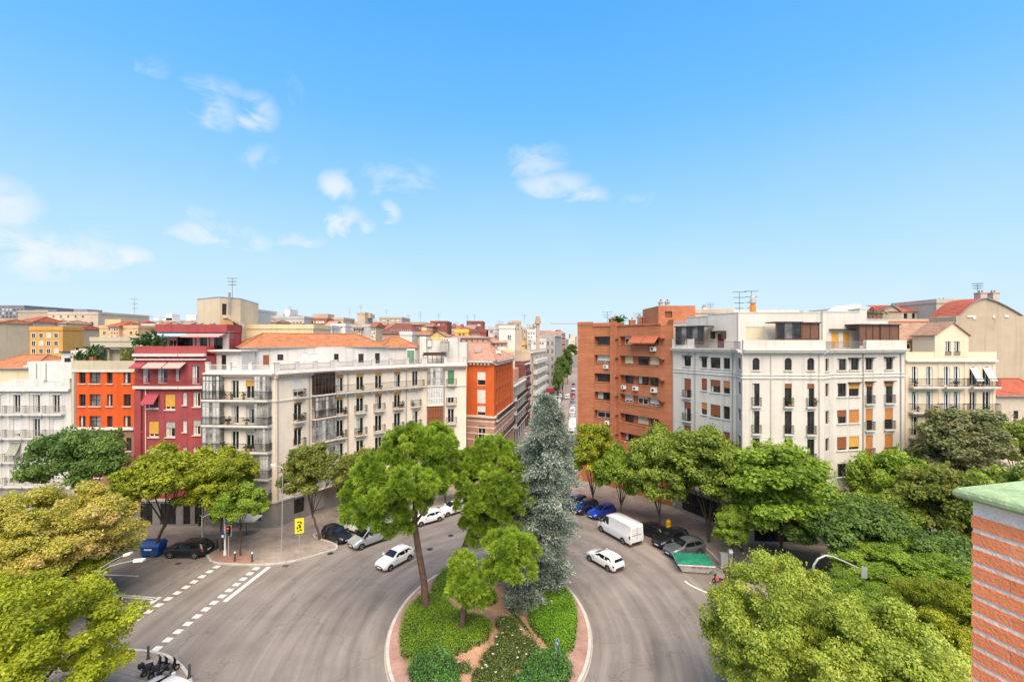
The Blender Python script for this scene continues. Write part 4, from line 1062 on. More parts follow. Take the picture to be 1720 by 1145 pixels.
# ================================================================== WHITE BOW-FRONTED BUILDING
M_OFFW = surf('stucco_offwhite', (.61, .565, .51), .85, .09, .4, .25, 14, streak=.38)
def white_bow():
    P = [(1131, 62.6), (1236, 54.2), (1247, 51.6), (1384, 50.9), (1398, 52.4), (1519.5, 54.6)]
    F = [fac_px(*P[i], *P[i + 1]) for i in range(5)]
    root = thing('apartment_building', 'off-white six-storey building with slim iron balconies and brown penthouse screens', 'building', (F[2].A.x, F[2].A.y, 0))
    ZC = 21.7; ST = 3.1
    H = [[] for _ in F]; todo = []
    def add(i, px, rows, **kw):
        for r, (z0, z1) in enumerate(rows):
            if z0 < .5: continue
            h = (F[i].u(px[0]), z0, F[i].u(px[1]), z1); H[i].append(h); todo.append((i, r, h, kw, px))
    def rows_of(first, z0, z1, n=6): return [first] + [(z0 - ST * k, z1 - ST * k) for k in range(n)]
    add(0, (1149, 1160.5), rows_of((19.65, 20.95), 15.5, 18.0), kind='tall')
    add(0, (1178, 1187.5), rows_of((19.6, 20.9), 16.7, 18.2), kind='sm')
    add(0, (1193, 1210), rows_of((19.6, 20.95), 16.6, 18.15), kind='wide')
    add(0, (1215, 1226), rows_of((19.6, 20.95), 16.6, 18.15), kind='sm')
    add(1, (1239.5, 1244), rows_of((19.7, 21.0), 16.8, 18.25), kind='slit')
    for c in ((1264, 1276), (1318, 1330), (1356, 1368)): add(2, c, rows_of((19.7, 21.1), 15.65, 18.2), kind='arch')
    add(3, (1386.5, 1392.5), rows_of((19.6, 21.0), 16.7, 18.2), kind='slit')
    add(4, (1406, 1422), rows_of((19.6, 20.95), 16.55, 18.1), kind='wide'); add(4, (1426, 1443), rows_of((19.6, 20.95), 16.55, 18.1), kind='wide2')
    add(4, (1454, 1466), rows_of((19.6, 20.95), 15.65, 18.15), kind='tall2'); add(4, (1486, 1500), rows_of((19.6, 21.0), 15.65, 18.15), kind='tall2')
    for i, f in enumerate(F): wall(root, f, 3.6 if i else 3.6, ZC, [h for h in H[i] if h[1] > 3.7], M_OFFW, .26); wall(root, f, 0, 3.6, [(f.L * .15, .3, f.L * .85, 3.0)] if f.L > 4 else [], M_CREAMBASE, .3, 'base_wall')
    for i, f in enumerate(F):
        if f.L > 4: window(root, f, (f.L * .15, .3, f.L * .85, 3.0), M_FD, 6, 1, d=.28, name='shop_window')
    for (i, r, h, kw, px) in todo:
        if h[1] < 3.7: continue
        f = F[i]; k = kw['kind']; sel = (r * 7 + int(px[0])) % 5
        if r == 0:
            if k == 'arch': window(root, f, h, M_FD, 1, 1, arch=M_OFFW, d=.24, sill=M_WTRIM); continue
            window(root, f, h, M_FD if k != 'slit' else M_FBROWN, 0 if k == 'slit' else 1, 0, d=.22, curtain=.35 if sel == 1 and k != 'slit' else 0, lintel=M_FD if k in ('tall', 'tall2', 'wide2') or px[0] == 1178 else None, sill=M_WTRIM); continue
        if k == 'slit': window(root, f, h, M_FBROWN, 0, d=.22, pane=M_GL); continue
        if k == 'sm': window(root, f, h, M_FD, 0, blind=((.9, M_BL_BRN) if sel < 2 else (.55, M_BL_ORG) if sel < 4 else None), sill=M_WTRIM); continue
        if k == 'wide': window(root, f, h, M_FD, 2, blind=((.5, M_BL_BRN) if sel < 2 else (.88, M_BL_BRN) if sel == 2 else None), curtain=.2, sill=M_WTRIM); continue
        if k == 'wide2': window(root, f, h, M_FD, 2, blind=((.42, M_BL_OCH) if r == 1 else (.97, M_BL_ORG) if r == 2 else (.8, M_BL_OCH)), sill=M_WTRIM, lintel=M_FD if r == 1 else None); continue
        bm = M_BL_ORG if k == 'tall2' else M_BL_BRN
        fr = {1: .2, 2: .55, 3: .9, 4: .5, 5: .8, 6: .9}[r]
        if k == 'arch' and px[0] == 1264: fr = .0
        if k == 'arch' and r > 1: fr = 0
        if k == 'tall' : fr = .6 if r == 1 else .35
        window(root, f, h, M_FD, 1, blind=(fr, bm) if fr > 0 else None, curtain=.3 if sel % 2 else 0, lintel=M_FD if k == 'tall2' and r == 1 else None)
        balcony(root, f, h[0] - .14, h[2] + .14, h[1] - .02, .32, M_RAIL, M_WTRIM, 1.0, .12, gap=.11, clutter=(k == 'arch' and px[0] != 1264 and r == 1))
    for f in F:
        band(root, f, ZC - .18, ZC, .18, M_WTRIM, name='frieze'); band(root, f, ZC, ZC + .22, .5, M_WTRIM); band(root, f, ZC + .22, ZC + .36, .62, M_OFFW)
        band(root, f, 18.75, 18.9, .1, M_WTRIM, name='string_course'); band(root, f, 19.12, 19.24, .08, M_WTRIM, name='string_course'); band(root, f, 3.6, 3.85, .2, M_STONE, name='string_course')
        for z in (15.2, 12.1, 9.0): band(root, f, z, z + .05, .015, M_WTRIM, name='joint_line')
    for i, px in ((0, 1168), (0, 1231), (2, 1295), (2, 1376), (4, 1449), (4, 1512)):
        q = F[i].p(F[i].u(px), .09, 0); mb = MB(); mb.tube([(q[0], q[1], 3), (q[0], q[1], ZC - .2)], .055, M_FGREY if i != 2 else M_OFFW, 6); mb.build('drain_pipe', root)
    # parapet with railing stretches
    def par(i, a, b, top, rail=False):
        f = F[i]; u0, u1 = f.u(a), f.u(b)
        mb = MB()
        if rail: railing_into(mb, f, u0, u1, .2, ZC + .36, top - ZC - .36, M_RAILG, .13); mb.build('railing', root)
        else: f.box(mb, u0, u1, -.15, .25, ZC + .36, top, M_OFFW); mb.build('parapet', root)
    par(0, 1131, 1167, 23.25); par(0, 1167, 1236, 22.95, True); par(1, 1236, 1247, 22.95, True)
    par(2, 1247, 1384, 23.1); par(3, 1384, 1398, 22.95, True); par(4, 1398, 1452, 22.95, True); par(4, 1452, 1519.5, 23.1)
    front = pts_of(F); rear = [(front[-1][0] + 1, 70), (30, 76), (front[0][0] + .6, 72), front[0]]
    back_walls(root, [front[-1]] + rear, 0, ZC, M_OFFW); flat_roof(root, front + rear[:-1], ZC + .3)
    # penthouse
    def ph(x0, Y0, x1, Y1, pyt0, pyt1, holes, z0=ZC + .3):
        f = fac_px(x0, Y0, x1, Y1); hs = [f.rect(*h[:4]) for h in holes]; hs = [(h[0], max(h[1], z0 + .03), h[2], h[3]) for h in hs]
        zt = max(wz(pyt0, Y0), wz(pyt1, Y1)) if False else (wz(pyt0, Y0) + wz(pyt1, Y1)) / 2
        wall(root, f, z0, zt, hs, M_OFFW, .2, 'penthouse_wall')
        for h, q in zip(hs, holes): window(root, f, h, q[4], q[5], 0, blind=q[6], d=.16, pane=q[7] if len(q) > 7 else None, name='penthouse_window')
        mb = MB(); f.box(mb, -.02, f.L + .02, -4, .06, zt, zt + .1, M_WTRIM); mb.build('coping', root)
        back_walls(root, [f.p(f.L, 0, 0)[:2], f.p(f.L, -4, 0)[:2], f.p(0, -4, 0)[:2], f.p(0, 0, 0)[:2]], z0, zt, M_OFFW, 'penthouse_wall')
        return f, zt
    ph(1131, 65.2, 1152, 63.8, 541, 541, [])
    ph(1152, 63.8, 1189, 60.6, 533, 532, [])
    f, zt = ph(1189, 60.4, 1240, 56.5, 528, 526, [(1205, 560, 1216, 584, M_FBROWN, 0, (.98, surf('door_oxblood', (.20, .025, .02), .5, .2, 3)))])
    mb = MB(); u0, u1 = f.u(1200), f.u(1220); z = f.z(1210, 557); f.box(mb, u0, u1, 0, .8, z - .05, z + .1, M_FD); f.box(mb, u0, u0 + .12, 0, .8, z - .9, z, M_FD); f.box(mb, u1 - .12, u1, 0, .8, z - .9, z, M_FD); mb.build('door_canopy', root)
    ph(1240, 56.3, 1382, 55.9, 527, 524, [(1253, 549, 1284, 570, M_YELTRIM, 0, (.98, surf('screen_cream', (.60, .54, .38), .7, .06)))])
    f, zt = ph(1382, 55.6, 1444, 56.2, 524, 524, [(1396.5, 557, 1408.5, 584, M_FW, 0, (.97, M_BL_OCH)), (1416, 557, 1427.5, 584, M_FW, 0, (.97, M_BL_OCH))])
    mb = MB(); z = f.z(1412, 553.5); f.box(mb, f.u(1392), f.u(1432), 0, .5, z - .05, z + .08, M_FD); mb.build('door_canopy', root)
    ph(1444, 60, 1456, 60, 519, 519, []); ph(1456, 60.5, 1492, 61, 537, 537, [])
    # brown sun-rooms and screens on the terrace
    M_SCR = surf('screen_brown', (.155, .075, .05), .7, .15, 2)
    def sunroom(x0, Y0, x1, Y1, py0, py1, nv, glassy, label):
        f = fac_px(x0, Y0, x1, Y1); z0, z1 = ZC + .36, f.z((x0 + x1) / 2, py0); mb = MB(); zb = f.z((x0 + x1) / 2, py1)
        f.box(mb, -.15, f.L + .15, -2.2, .15, z1, z1 + .14, M_FD)
        for k in range(nv + 1): u = f.L * k / nv; f.box(mb, u - .05, u + .05, -.1, 0, zb - .6, z1, M_FBROWN)
        f.box(mb, 0, f.L, -.09, -.01, zb - .05, zb + .05, M_FBROWN)
        s = mb.build('sunroom', root)
        for k in range(nv):
            pb = MB(); f.box(pb, f.L * k / nv + .06, f.L * (k + 1) / nv - .06, -.07, -.05, zb - .6, z1 - .02, (M_GLB if glassy and k % 2 else M_GL) if glassy else M_SCR); pb.build('pane' if glassy else 'screen_panel', s)
    sunroom(1135, 61.6, 1182, 58.3, 549, 571, 5, True, ''); sunroom(1304, 53.4, 1346, 53.3, 542, 569, 3, True, ''); sunroom(1347.5, 53.4, 1376, 53.4, 543, 569, 2, False, ''); sunroom(1444, 54.2, 1478, 54.8, 546, 572, 3, False, ''); sunroom(1480, 54.8, 1510, 55.4, 546, 572, 2, False, '')
    chimney(root, wx(1351, 57), 57, 25.6, .5, 1.0, M_FD, 0)
    # orange ventilator with pots
    mb = MB(); x, y = wx(1266, 58), 58.2; mb.tube([(x, y, 26.2), (x, y, 27.6)], .38, surf('vent_orange', (.62, .20, .03), .5, .15), 8); mb.tube([(x, y, 27.6), (x, y, 27.9), (x, y, 28.5), (x, y, 28.8)], [.2, .45, .3, .1], M_CONC, 8); mb.build('ventilator', root)
    antenna(root, wx(1242, 60), 60, 25, 4.5, 4); antenna(root, wx(1262, 60), 60, 25, 4.6, 4)
    # railing and plants on the low roof at the right
    rf = fac_px(1455, 60.4, 1492, 60.9); mb = MB(); railing_into(mb, rf, 0, rf.L, 0, wz(537, 60.5) + .1, 1.0, M_RAILG, .2); mb.build('railing', root)
    for k in range(5): pot_plant(root, rf.p(rf.L * (.15 + .17 * k), -.5, wz(537, 60.5) + .1), 1.6)
    mb = MB(); mb.add([(wx(1407, 62), 62, 26.6), (wx(1446, 62), 62, 26.6), (wx(1446, 62), 66, 26.6), (wx(1407, 62), 66, 26.6), (wx(1446, 62), 62, 28.0), (wx(1446, 62), 66, 28.0), (wx(1437, 62), 62, 28.0), (wx(1437, 62), 66, 28.0)], [(0, 1, 4, 6), (3, 7, 5, 2), (1, 2, 5, 4), (0, 6, 7, 3), (4, 5, 7, 6)], M_OFFW); mb.build('roof_block', root)
white_bow()

# ================================================================== IVORY GABLED BUILDING, RIGHT
M_IVORY = surf('stucco_ivory', (.70, .585, .43), .85, .07, .5, .2, 14, streak=.18)
M_YELLOW = surf('stucco_yellow', (.68, .47, .20), .85, .08, .5)
def ivory_gable():
    Y = 55.9; f = fac_px(1520, Y, 1672.5, Y); root = thing('apartment_building', 'ivory building with a central gable and paired balconies at the right', 'building', (f.A.x, f.A.y, 0))
    zc = f.z(1600, 606); hs = []; meta = []
    cols = ((1529, 1542), (1553.5, 1566.5), (1583.5, 1596), (1600, 1612), (1628.5, 1640), (1650.5, 1663))
    for r in range(5):
        z = f.z(1600, 648.5) - 3.08 * r
        for k, (a, b) in enumerate(cols):
            h = (f.u(a), z + .06, f.u(b), z + 2.42); hs.append(h); meta.append((r, k))
    wall(root, f, 3.4, zc, [h for h in hs if h[1] > 3.5], M_IVORY); g = [(f.u(a), .3, f.u(b) + .3, 2.9) for a, b in cols]; wall(root, f, 0, 3.4, g, M_CREAMBASE, name='base_wall')
    for h in g: window(root, f, h, M_FD, 1, 1)
    for h, (r, k) in zip(hs, meta):
        if h[1] < 3.5: continue
        window(root, f, h, M_FW, 1, shutters=surf('shutter_pale', (.56, .58, .60), .6, .08) if r < 2 and k < 4 else None, blind=(.18, M_BL_GRN) if r == 1 and k < 4 else None, curtain=.3 if r > 1 else 0, arch=M_IVORY if r == 0 else None)
        if r == 0 and k >= 4:
            mb = MB(); a, b, c, e = h
            mb.add([f.p(a, .03, e - .1), f.p(c, .03, e - .1), f.p(c + .15, .8, b + .7), f.p(a + .15, .8, b + .7), f.p(a, .0, e - .13), f.p(c, .0, e - .13), f.p(c + .15, .77, b + .65), f.p(a + .15, .77, b + .65)], [(0, 3, 2, 1), (4, 5, 6, 7), (3, 7, 6, 2), (0, 4, 7, 3), (1, 2, 6, 5)], M_BL_WHT); mb.build('awning', root)
    for r in range(4):
        z = f.z(1600, 648.5) - 3.08 * r
        for (a, b) in ((1525, 1576), (1580.5, 1619), (1625, 1671)): balcony(root, f, f.u(a), f.u(b), z, .8, M_RAIL, M_WTRIM, 1.0, clutter=r < 2)
    band(root, f, zc - .1, zc + .14, .35, M_WTRIM); mb = MB(); f.box(mb, 0, f.L, -.25, .1, zc + .14, f.z(1600, 591), M_IVORY); mb.build('parapet', root)
    for px in (1523, 1578, 1622, 1669): 
        mb = MB(); f.box(mb, f.u(px) - .18, f.u(px) + .18, 0, .05, 3.4, zc - .1, M_IVORY); mb.build('pilaster', root)
    # gable
    u0, u1, ua = f.u(1568.5), f.u(1625), f.u(1598); zs, za = f.z(1600, 563), f.z(1600, 542); zp = f.z(1600, 591)
    ww = [f.rect(1585.5, 573, 1595.5, 597), f.rect(1600, 573, 1610.5, 597)]; ww = [(h[0], max(h[1], zp - .4), h[2], h[3]) for h in ww]
    wall(root, f, zp - .6, zs, ww, M_IVORY, .2, 'gable_wall', u0, u1, .13)
    for h in ww: window(root, f, h, M_FW, 1, d=.16, n=.13, curtain=.3); mb = MB(); railing_into(mb, f, h[0], h[2], .2, h[1], .45, M_RAIL, .1); mb.build('railing', root)
    mb = MB(); mb.add([f.p(u0, .13, zs), f.p(u1, .13, zs), f.p(ua, .13, za), f.p(u0, -.4, zs), f.p(u1, -.4, zs), f.p(ua, -.4, za)], [(0, 1, 2), (5, 4, 3)], M_IVORY); mb.build('gable', root)
    mb = MB()
    for (a, za_, b, zb_) in ((u0 - .2, zs - .14, ua, za), (u1 + .2, zs - .14, ua, za)):
        mb.add([f.p(a, .3, za_), f.p(b, .3, zb_), f.p(b, -3.2, zb_), f.p(a, -3.2, za_), f.p(a, .3, za_ + .14), f.p(b, .3, zb_ + .14), f.p(b, -3.2, zb_ + .14), f.p(a, -3.2, za_ + .14)], [(0, 1, 5, 4), (4, 5, 6, 7), (3, 2, 1, 0), (0, 4, 7, 3)], M_TILE_BRN)
    mb.build('gable_roof', root)
    mb = MB(); f.box(mb, u0, u0 + .2, -3, .1, zp - .6, zs, M_IVORY); f.box(mb, u1 - .2, u1, -3, .1, zp - .6, zs, M_IVORY); mb.build('gable_wall', root)
    A, B = f.A, f.B; rear = [(B.x, 68), (A.x, 68), (A.x, A.y)]
    back_walls(root, [(B.x, B.y)] + rear, 0, zc, M_IVORY); flat_roof(root, [tuple(A[:2]), tuple(B[:2])] + rear[:2], zc + .1)
    # yellow attic with brown tiled roof behind the left parapet
    y = 59.5; g = fac_px(1519, y, 1571, y); w2 = [g.rect(1523, 578, 1528, 588), g.rect(1536, 577, 1545, 590)]; w2 = [(h[0], max(h[1], zc + .3), h[2], h[3]) for h in w2]
    wall(root, g, zc, g.z(1540, 571), w2, M_YELLOW, .15, 'attic_wall')
    for h in w2: window(root, g, h, M_FD, 1, d=.12, name='attic_window')
    r0, r1 = g.z(1540, 571), wz(541, 63.5); mb = MB(); mb.add([g.p(-1.5, .3, r0), g.p(g.L + 1, .3, r0), g.p(g.L + 2.8, -4.2, r1), g.p(-2.2, -4.2, r1), g.p(-1.5, .3, r0 - .15), g.p(g.L + 1, .3, r0 - .15)], [(0, 1, 2, 3), (4, 5, 1, 0)], M_TILE_BRN); rr = mb.build('roof', root)
    rb = MB(); rb.tube([g.p(-2, -4.2, r1), g.p(g.L + 2.8, -4.2, r1)], .16, M_TILE_RED, 6); rb.build('ridge_tiles', rr)
ivory_gable()

# ================================================================== HOUSES DOWN THE SIDE STREET (left-hand row)
def street_house(label, p0, p1, zt, m, nfl, ncol, zf=4.0, depth=10, win=(1.1, 1.9), bal=None, fr=M_FW, roofm=None, cornice=M_WTRIM, front=None, sh=None, blind=None, top=None):
    """p0,p1: (px,Y) ends of the street face; its near end wall faces the plaza"""
    s = fac_px(*p0, *p1); A, B = s.A, s.B
    root = thing('street_house', label, 'building', (A.x, A.y, 0), 'houses down the side street')
    nearL = A - s.n * depth; nf = Fac(nearL[:2], A[:2])
    hs = []; step = (zt - zf - .6) / nfl
    for r in range(nfl):
        z = zf + step * r + .5
        for k in range(ncol): u = s.L * (k + .5) / ncol; hs.append((u - win[0] / 2, z, u + win[0] / 2, z + min(win[1], step - .7)))
    g = [(s.L * (k + .5) / ncol - .8, .3, s.L * (k + .5) / ncol + .8, zf - .9) for k in range(ncol)]
    wall(root, s, 0, zt, hs + g, m, .2)
    for i, h in enumerate(hs + g): window(root, s, h, fr if i < len(hs) else M_FD, 1 if win[0] > .9 else 0, d=.18, blind=(blind if blind and i % 2 else None))
    for r in range(nfl):
        z = zf + step * r + .45
        if bal == 'long': balcony(root, s, .4, s.L - .4, z, .85, M_RAIL, M_WTRIM)
        elif bal == 'solid':
            mb = MB(); s.box(mb, s.L * .15, s.L * .95, 0, 1.1, z - .2, z + .9, M_WTRIM); mb.build('balcony', root)
        elif bal == 'each':
            for k in range(ncol): u = s.L * (k + .5) / ncol; balcony(root, s, u - .9, u + .9, z, .5, M_RAIL, M_WTRIM)
    band(root, s, zt - .25, zt + .1, .45, cornice)
    fh = []
    if front:
        for (u0, z0, u1, z1) in front: fh.append((u0 * nf.L, z0, u1 * nf.L, z1))
    wall(root, nf, 0, zt, fh, sh or m, .2, 'end_wall')
    for h in fh: window(root, nf, h, fr, 1, d=.16)
    C = B - s.n * depth
    back_walls(root, [tuple(B[:2]), tuple(C[:2]), tuple(nearL[:2])], 0, zt, m)
    if roofm: hip_roof(root, s, 0, s.L, 0, -depth, zt + .1, zt + 2.0, 3, roofm)
    else:
        flat_roof(root, [tuple(A[:2]), tuple(B[:2]), tuple(C[:2]), tuple(nearL[:2])], zt + .02)
        mb = MB(); s.box(mb, 0, s.L, -.25, .02, zt + .1, zt + .7, m); nf.box(mb, 0, nf.L, -.25, .02, zt + .1, zt + .7, m); mb.build('parapet', root)
    return root, s, nf
M_GREIGE = surf('stucco_greige', (.46, .40, .34), .85, .1, .5, streak=.3); M_BEIGE = surf('stucco_beige', (.58, .47, .36), .85, .1, .5, streak=.25)
M_MAROON = surf('stucco_maroon', (.20, .065, .055), .85, .15, .6); M_GREYBR = surf('grey_brick', (.36, .34, .32), .85, .15, .7, streak=.3); M_SALMON = surf('stucco_salmon', (.55, .28, .20), .85, .1, .5)
r1, s1, n1 = street_house('low pale house with white cornice and three long iron balconies next to the burnt-orange corner', (862, 99), (882, 118), 13.2, M_GREIGE, 3, 5, 3.6, 9, (1.0, 2.1), 'long', M_FD)
mb = MB(); n1.box(mb, 0, n1.L, -8, -2.5, 13.2, 16.8, M_SALMON); mb.build('roof_block', r1)
street_house('narrow maroon house behind the low pale balconied house', (881.5, 118.5), (890, 126), 17.0, M_MAROON, 4, 3, 4, 8, (.9, 1.8), 'each', M_FW)
street_house('beige street house with pale solid balconies beyond the maroon house', (891, 126.5), (917, 158), 19.8, M_BEIGE, 5, 4, 4, 12, (1.4, 1.7), 'solid', M_FBROWN, front=[(.3, 9, .45, 10.6), (.6, 13, .75, 14.6)])
r4, s4, n4 = street_house('tall grey gridded block with many windows far down the side street', (932, 178), (943, 215), 25.2, M_GREYBR, 7, 6, 4, 5.5, (1.2, 1.7), None, M_FW, front=[(a, z, a + .16, z + 1.8) for z in (6, 9, 12, 15, 18, 21) for a in (.1, .42, .74)], sh=M_GREYBR)
mb = MB(); n4.box(mb, -.4, n4.L + .2, 0, 1.3, 3.2, 4.4, surf('fascia_red', (.40, .03, .04), .6, .3, 1.5)); mb.build('shop_fascia', r4)
street_house('salmon-topped far house beyond the grey gridded block', (943.5, 218), (949.5, 262), 27.0, M_SALMON, 7, 6, 4, 8, (1.2, 1.8), 'each', M_FW)
street_house('distant pale pink house closing the view down the street, left row', (950, 300), (955, 420), 24.0, M_GREIGE, 6, 10, 4, 10, (1.3, 1.9), None, M_FW)

# ================================================================== SKYLINE AND ROOFS BEHIND
FARWIN = {}
def far_window(root, x, y, z, w, h, fr, pane):
    key = (fr.name, pane.name)
    if key not in FARWIN:
        mb = MB(); mb.box(-.5, .5, -.06, .1, -.5, .5, fr); mb.box(-.4, -.04, -.075, -.05, -.42, .44, pane); mb.box(.04, .4, -.075, -.05, -.42, .44, pane)
        FARWIN[key] = mb.mesh('window')
    o = link('window', FARWIN[key], root); o.location = Vector((x, y, z)) - root.location; o.scale = (w, 1, h); return o
CITY_N = 0
def city(label, x0, x1, ytop, Y, m, depth=16, grid=None, roof='flat', roofm=None, fr=M_FW, pane=M_GL, extras=(), ridge=2.0, name='city_building', group='skyline buildings', stat=True):
    """a building of the skyline: photo span x0..x1 of its front at distance Y, roof edge seen at ytop"""
    a, b, zt = wx(x0, Y), wx(x1, Y), wz(ytop, Y); rnd = random.Random(int(x0 * 13 + Y))
    root = thing(name, label, 'building', ((a + b) / 2, Y, 0), group)
    mb = MB(); mb.box(a, b, Y, Y + depth, 0, zt, m); mb.build('wall', root)
    if roof == 'flat':
        mb = MB(); t = max(.25, min(.5, (b - a) * .03))
        mb.box(a - .1, b + .1, Y - .12, Y + t, zt - .35, zt + .45, m); mb.box(a - .1, a + t, Y + t, Y + depth, zt - .3, zt + .45, m); mb.box(b - t, b + .1, Y + t, Y + depth, zt - .3, zt + .45, m)
        mb.build('parapet', root)
    elif roof in ('gable', 'hip'):
        f = Fac((a, Y), (b, Y)); hip_roof(root, f, 0, f.L, 0, -depth, zt, zt + ridge, min(f.L * .3, depth * .5), roofm or M_TILE, gable=(roof == 'gable'))
    elif roof == 'front_gable':
        mb = MB(); c = (a + b) / 2; mb.add([(a, Y - .03, zt), (b, Y - .03, zt), (c, Y - .03, zt + ridge)], [(0, 1, 2)], m); mb.build('gable', root)
        mb = MB(); rm = roofm or M_TILE; q = .35
        mb.add([(a - q, Y - q, zt - .2), (c, Y - q, zt + ridge + .1), (c, Y + depth, zt + ridge + .1), (a - q, Y + depth, zt - .2), (b + q, Y - q, zt - .2), (b + q, Y + depth, zt - .2)], [(0, 1, 2, 3), (1, 4, 5, 2)], rm); mb.build('roof', root)
    if grid:
        for (gx0, gx1, nc, gy0, gy1, nr, ww, hh) in grid:
            for r in range(nr):
                for c in range(nc):
                    px = gx0 + (gx1 - gx0) * ((c + .5) / nc); py = gy0 + (gy1 - gy0) * ((r + .5) / nr)
                    pm = pane if rnd.random() < .72 else M_GLC
                    far_window(root, wx(px, Y), Y, wz(py, Y), ww * Y / FOC, hh * Y / FOC, fr, pm)
    for e in extras:
        k = e[0]
        if k == 'box':    # (x0,x1,ytop,material)
            mb = MB(); mb.box(wx(e[1], Y + 3), wx(e[2], Y + 3), Y + 3, Y + min(depth, 9), zt - .1, wz(e[3], Y + 3), e[4]); mb.build('roof_block', root)
        elif k == 'ant': antenna(root, wx(e[1], Y + 4), Y + 4, zt - .2, (ytop - e[2]) * Y / FOC + .4, 3)
        elif k == 'chim': chimney(root, wx(e[1], Y + 4), Y + 4, zt - .2, e[3], (ytop - e[2]) * Y / FOC, e[4], 2)
    return root
C_ = lambda n, c, s=.3: surf('city_' + n, c, .85, .1, .3, streak=s)
TAUPE, GREYB, OCH, STONE2, PORANGE, PGREY, SLATE, BRRED, DKRED, PALEW, CREAM2, YEL, TAN = (C_('taupe', (.42, .335, .265)), C_('greybeige', (.44, .36, .285)), C_('ochre', (.55, .30, .085)), C_('stone', (.54, .44, .345)), C_('paleorange', (.66, .42, .23)), C_('palegrey', (.46, .45, .44)), C_('slate', (.20, .22, .25)), C_('brickred', (.36, .14, .085)), C_('darkred', (.25, .08, .065)), C_('palewhite', (.64, .61, .57)), C_('cream', (.66, .54, .36)), C_('yellow', (.75, .48, .10)), C_('tan', (.52, .42, .31)))
city('blue-grey office slab at the far left of the skyline', -60, 41, 514, 250, SLATE, 30, [(-10, 40, 8, 517, 535, 3, 4, 4)], extras=(('box', 8, 41, 521, PGREY),), fr=M_FGREY)
city('grey-beige block with faint rows of windows at the far left edge', -60, 52, 538, 142, GREYB, 20, [(0, 50, 5, 542, 606, 5, 4, 4)], fr=GREYB, pane=M_GLB, extras=(('box', -20, 22, 535, TAUPE),))
city('plain taupe party wall behind the ochre building', 30, 81, 523, 172, TAUPE, 20, None, extras=(('box', 58, 95, 520, SLATE), ('ant', 76, 515)))
city('stone block with tall vertical window strips left on the skyline', 81, 165, 526, 156, STONE2, 22, [(107, 160, 5, 538, 586, 4, 5, 8), (84, 158, 6, 527, 536, 1, 3.5, 3.5)], extras=(('box', 124, 146, 519, SLATE),), fr=STONE2)
city('ochre building with a four by four grid of windows at the left', 50, 105.5, 552, 102, OCH, 5, [(50.5, 101, 4, 557, 609, 4, 7, 8.5)], extras=(('box', 52, 104, 548, OCH),))
city('pale orange tower sliver behind the stone block', 157, 174, 527, 190, PORANGE, 14)
city('pale orange building with small pediment left of the red penthouse', 167, 232, 549, 126, PORANGE, 14, [(170, 226, 5, 552, 566, 1, 5, 6)], roof='flat', extras=(('box', 176, 203, 536, PORANGE), ('ant', 226, 501), ('box', 205, 222, 542, BRRED)))
city('long khaki roof wall behind the orange building', 152, 258, 570, 84, M_KHAKI, 10)
city('grey gabled back building beside the red penthouse', 218, 268, 546, 132, PGREY, 12, [(244, 266, 3, 551, 566, 1, 4, 9)])
city('far pale grey long block left of the stair tower', 205, 335, 539, 260, PGREY, 20, [(258, 330, 12, 541, 546, 1, 3, 2.5)], extras=(('box', 258, 290, 534, PALEW), ('box', 279, 289, 527, PALEW), ('box', 313, 329, 529, PALEW), ('ant', 255, 530)))
city('white cube house at the left with blank wall', 48, 121, 612, 70, PALEW, 6)
city('cream house with red tiled roof at the left edge', -40, 52, 618, 74, CREAM2, 10, [(36, 50, 1, 611, 624, 1, 6, 8)], 'hip', M_TILE, ridge=2.0)
# stair tower
def stair_tower():
    Y = 76; A = (wx(331, 80), 80); B = (wx(369, Y), Y); C = (wx(404, 79), 79)
    f, g = Fac(A, B), Fac(B, C); root = thing('stair_tower', 'beige roof-top stair tower with outside steps and antenna behind the crimson penthouse', 'building', (B[0], B[1], 0)); m = C_('sand', (.60, .49, .345))
    zt = wz(497, Y); wall(root, f, 10, zt - .35, [], m); h = g.rect(373, 510, 381, 529); wall(root, g, 10, zt - .35, [h], m, .25); window(root, g, h, M_FD, 1, 2)
    back_walls(root, [C, (C[0] - 3, 90), (A[0], 92), A], 10, zt - .35, m)
    mb = MB(); mb.prism([A, B, C, (C[0] - 3, 90), (A[0], 92)], zt - .35, zt - .1, M_ZINC); mb.build('roof', root)
    # sloping stair flight against the right face
    mb = MB(); n = 9
    for k in range(n):
        u0 = g.u(374) + (g.u(404) - g.u(374)) * k / n; z = wz(529, Y) - (wz(529, Y) - wz(545, Y)) * k / n; g.box(mb, u0, u0 + g.L / n, .02, 1.1, z - .5, z, m)
    mb.build('stair', root); mb = MB(); g.box(mb, g.u(372), g.u(386), .02, 1.0, wz(546, Y), wz(530, Y) - .7, C_('sandorange', (.55, .32, .13))); mb.build('door_recess', root)
    mb = MB(); g.box(mb, g.u(383), g.u(385.5), .05, .4, wz(525, Y), wz(490, Y), M_FGREY); mb.build('flue', root); antenna(root, wx(381, Y), Y + 1.5, zt - .2, 3.4)
stair_tower()
city('long cream-yellow party wall behind the tiled attic roof', 384, 526, 549, 82, C_('straw', (.66, .53, .33)), 8, None)
city('grey ribbed office block right of the stair tower', 404, 428, 521, 150, PGREY, 14, [(414, 426, 2, 522, 545, 1, 5, 18)], pane=M_GLB, fr=M_FGREY, extras=(('ant', 410, 515),))
city('long blue-grey block with a strip of small windows on the skyline', 425, 511, 533, 160, PGREY, 18, [(428, 508, 14, 539, 545, 1, 3.6, 4)], extras=(('box', 425, 447, 526, SLATE), ('box', 455, 476, 527, PGREY), ('box', 478, 487, 519, PALEW), ('box', 486, 495, 529, SLATE), ('ant', 487, 515)))
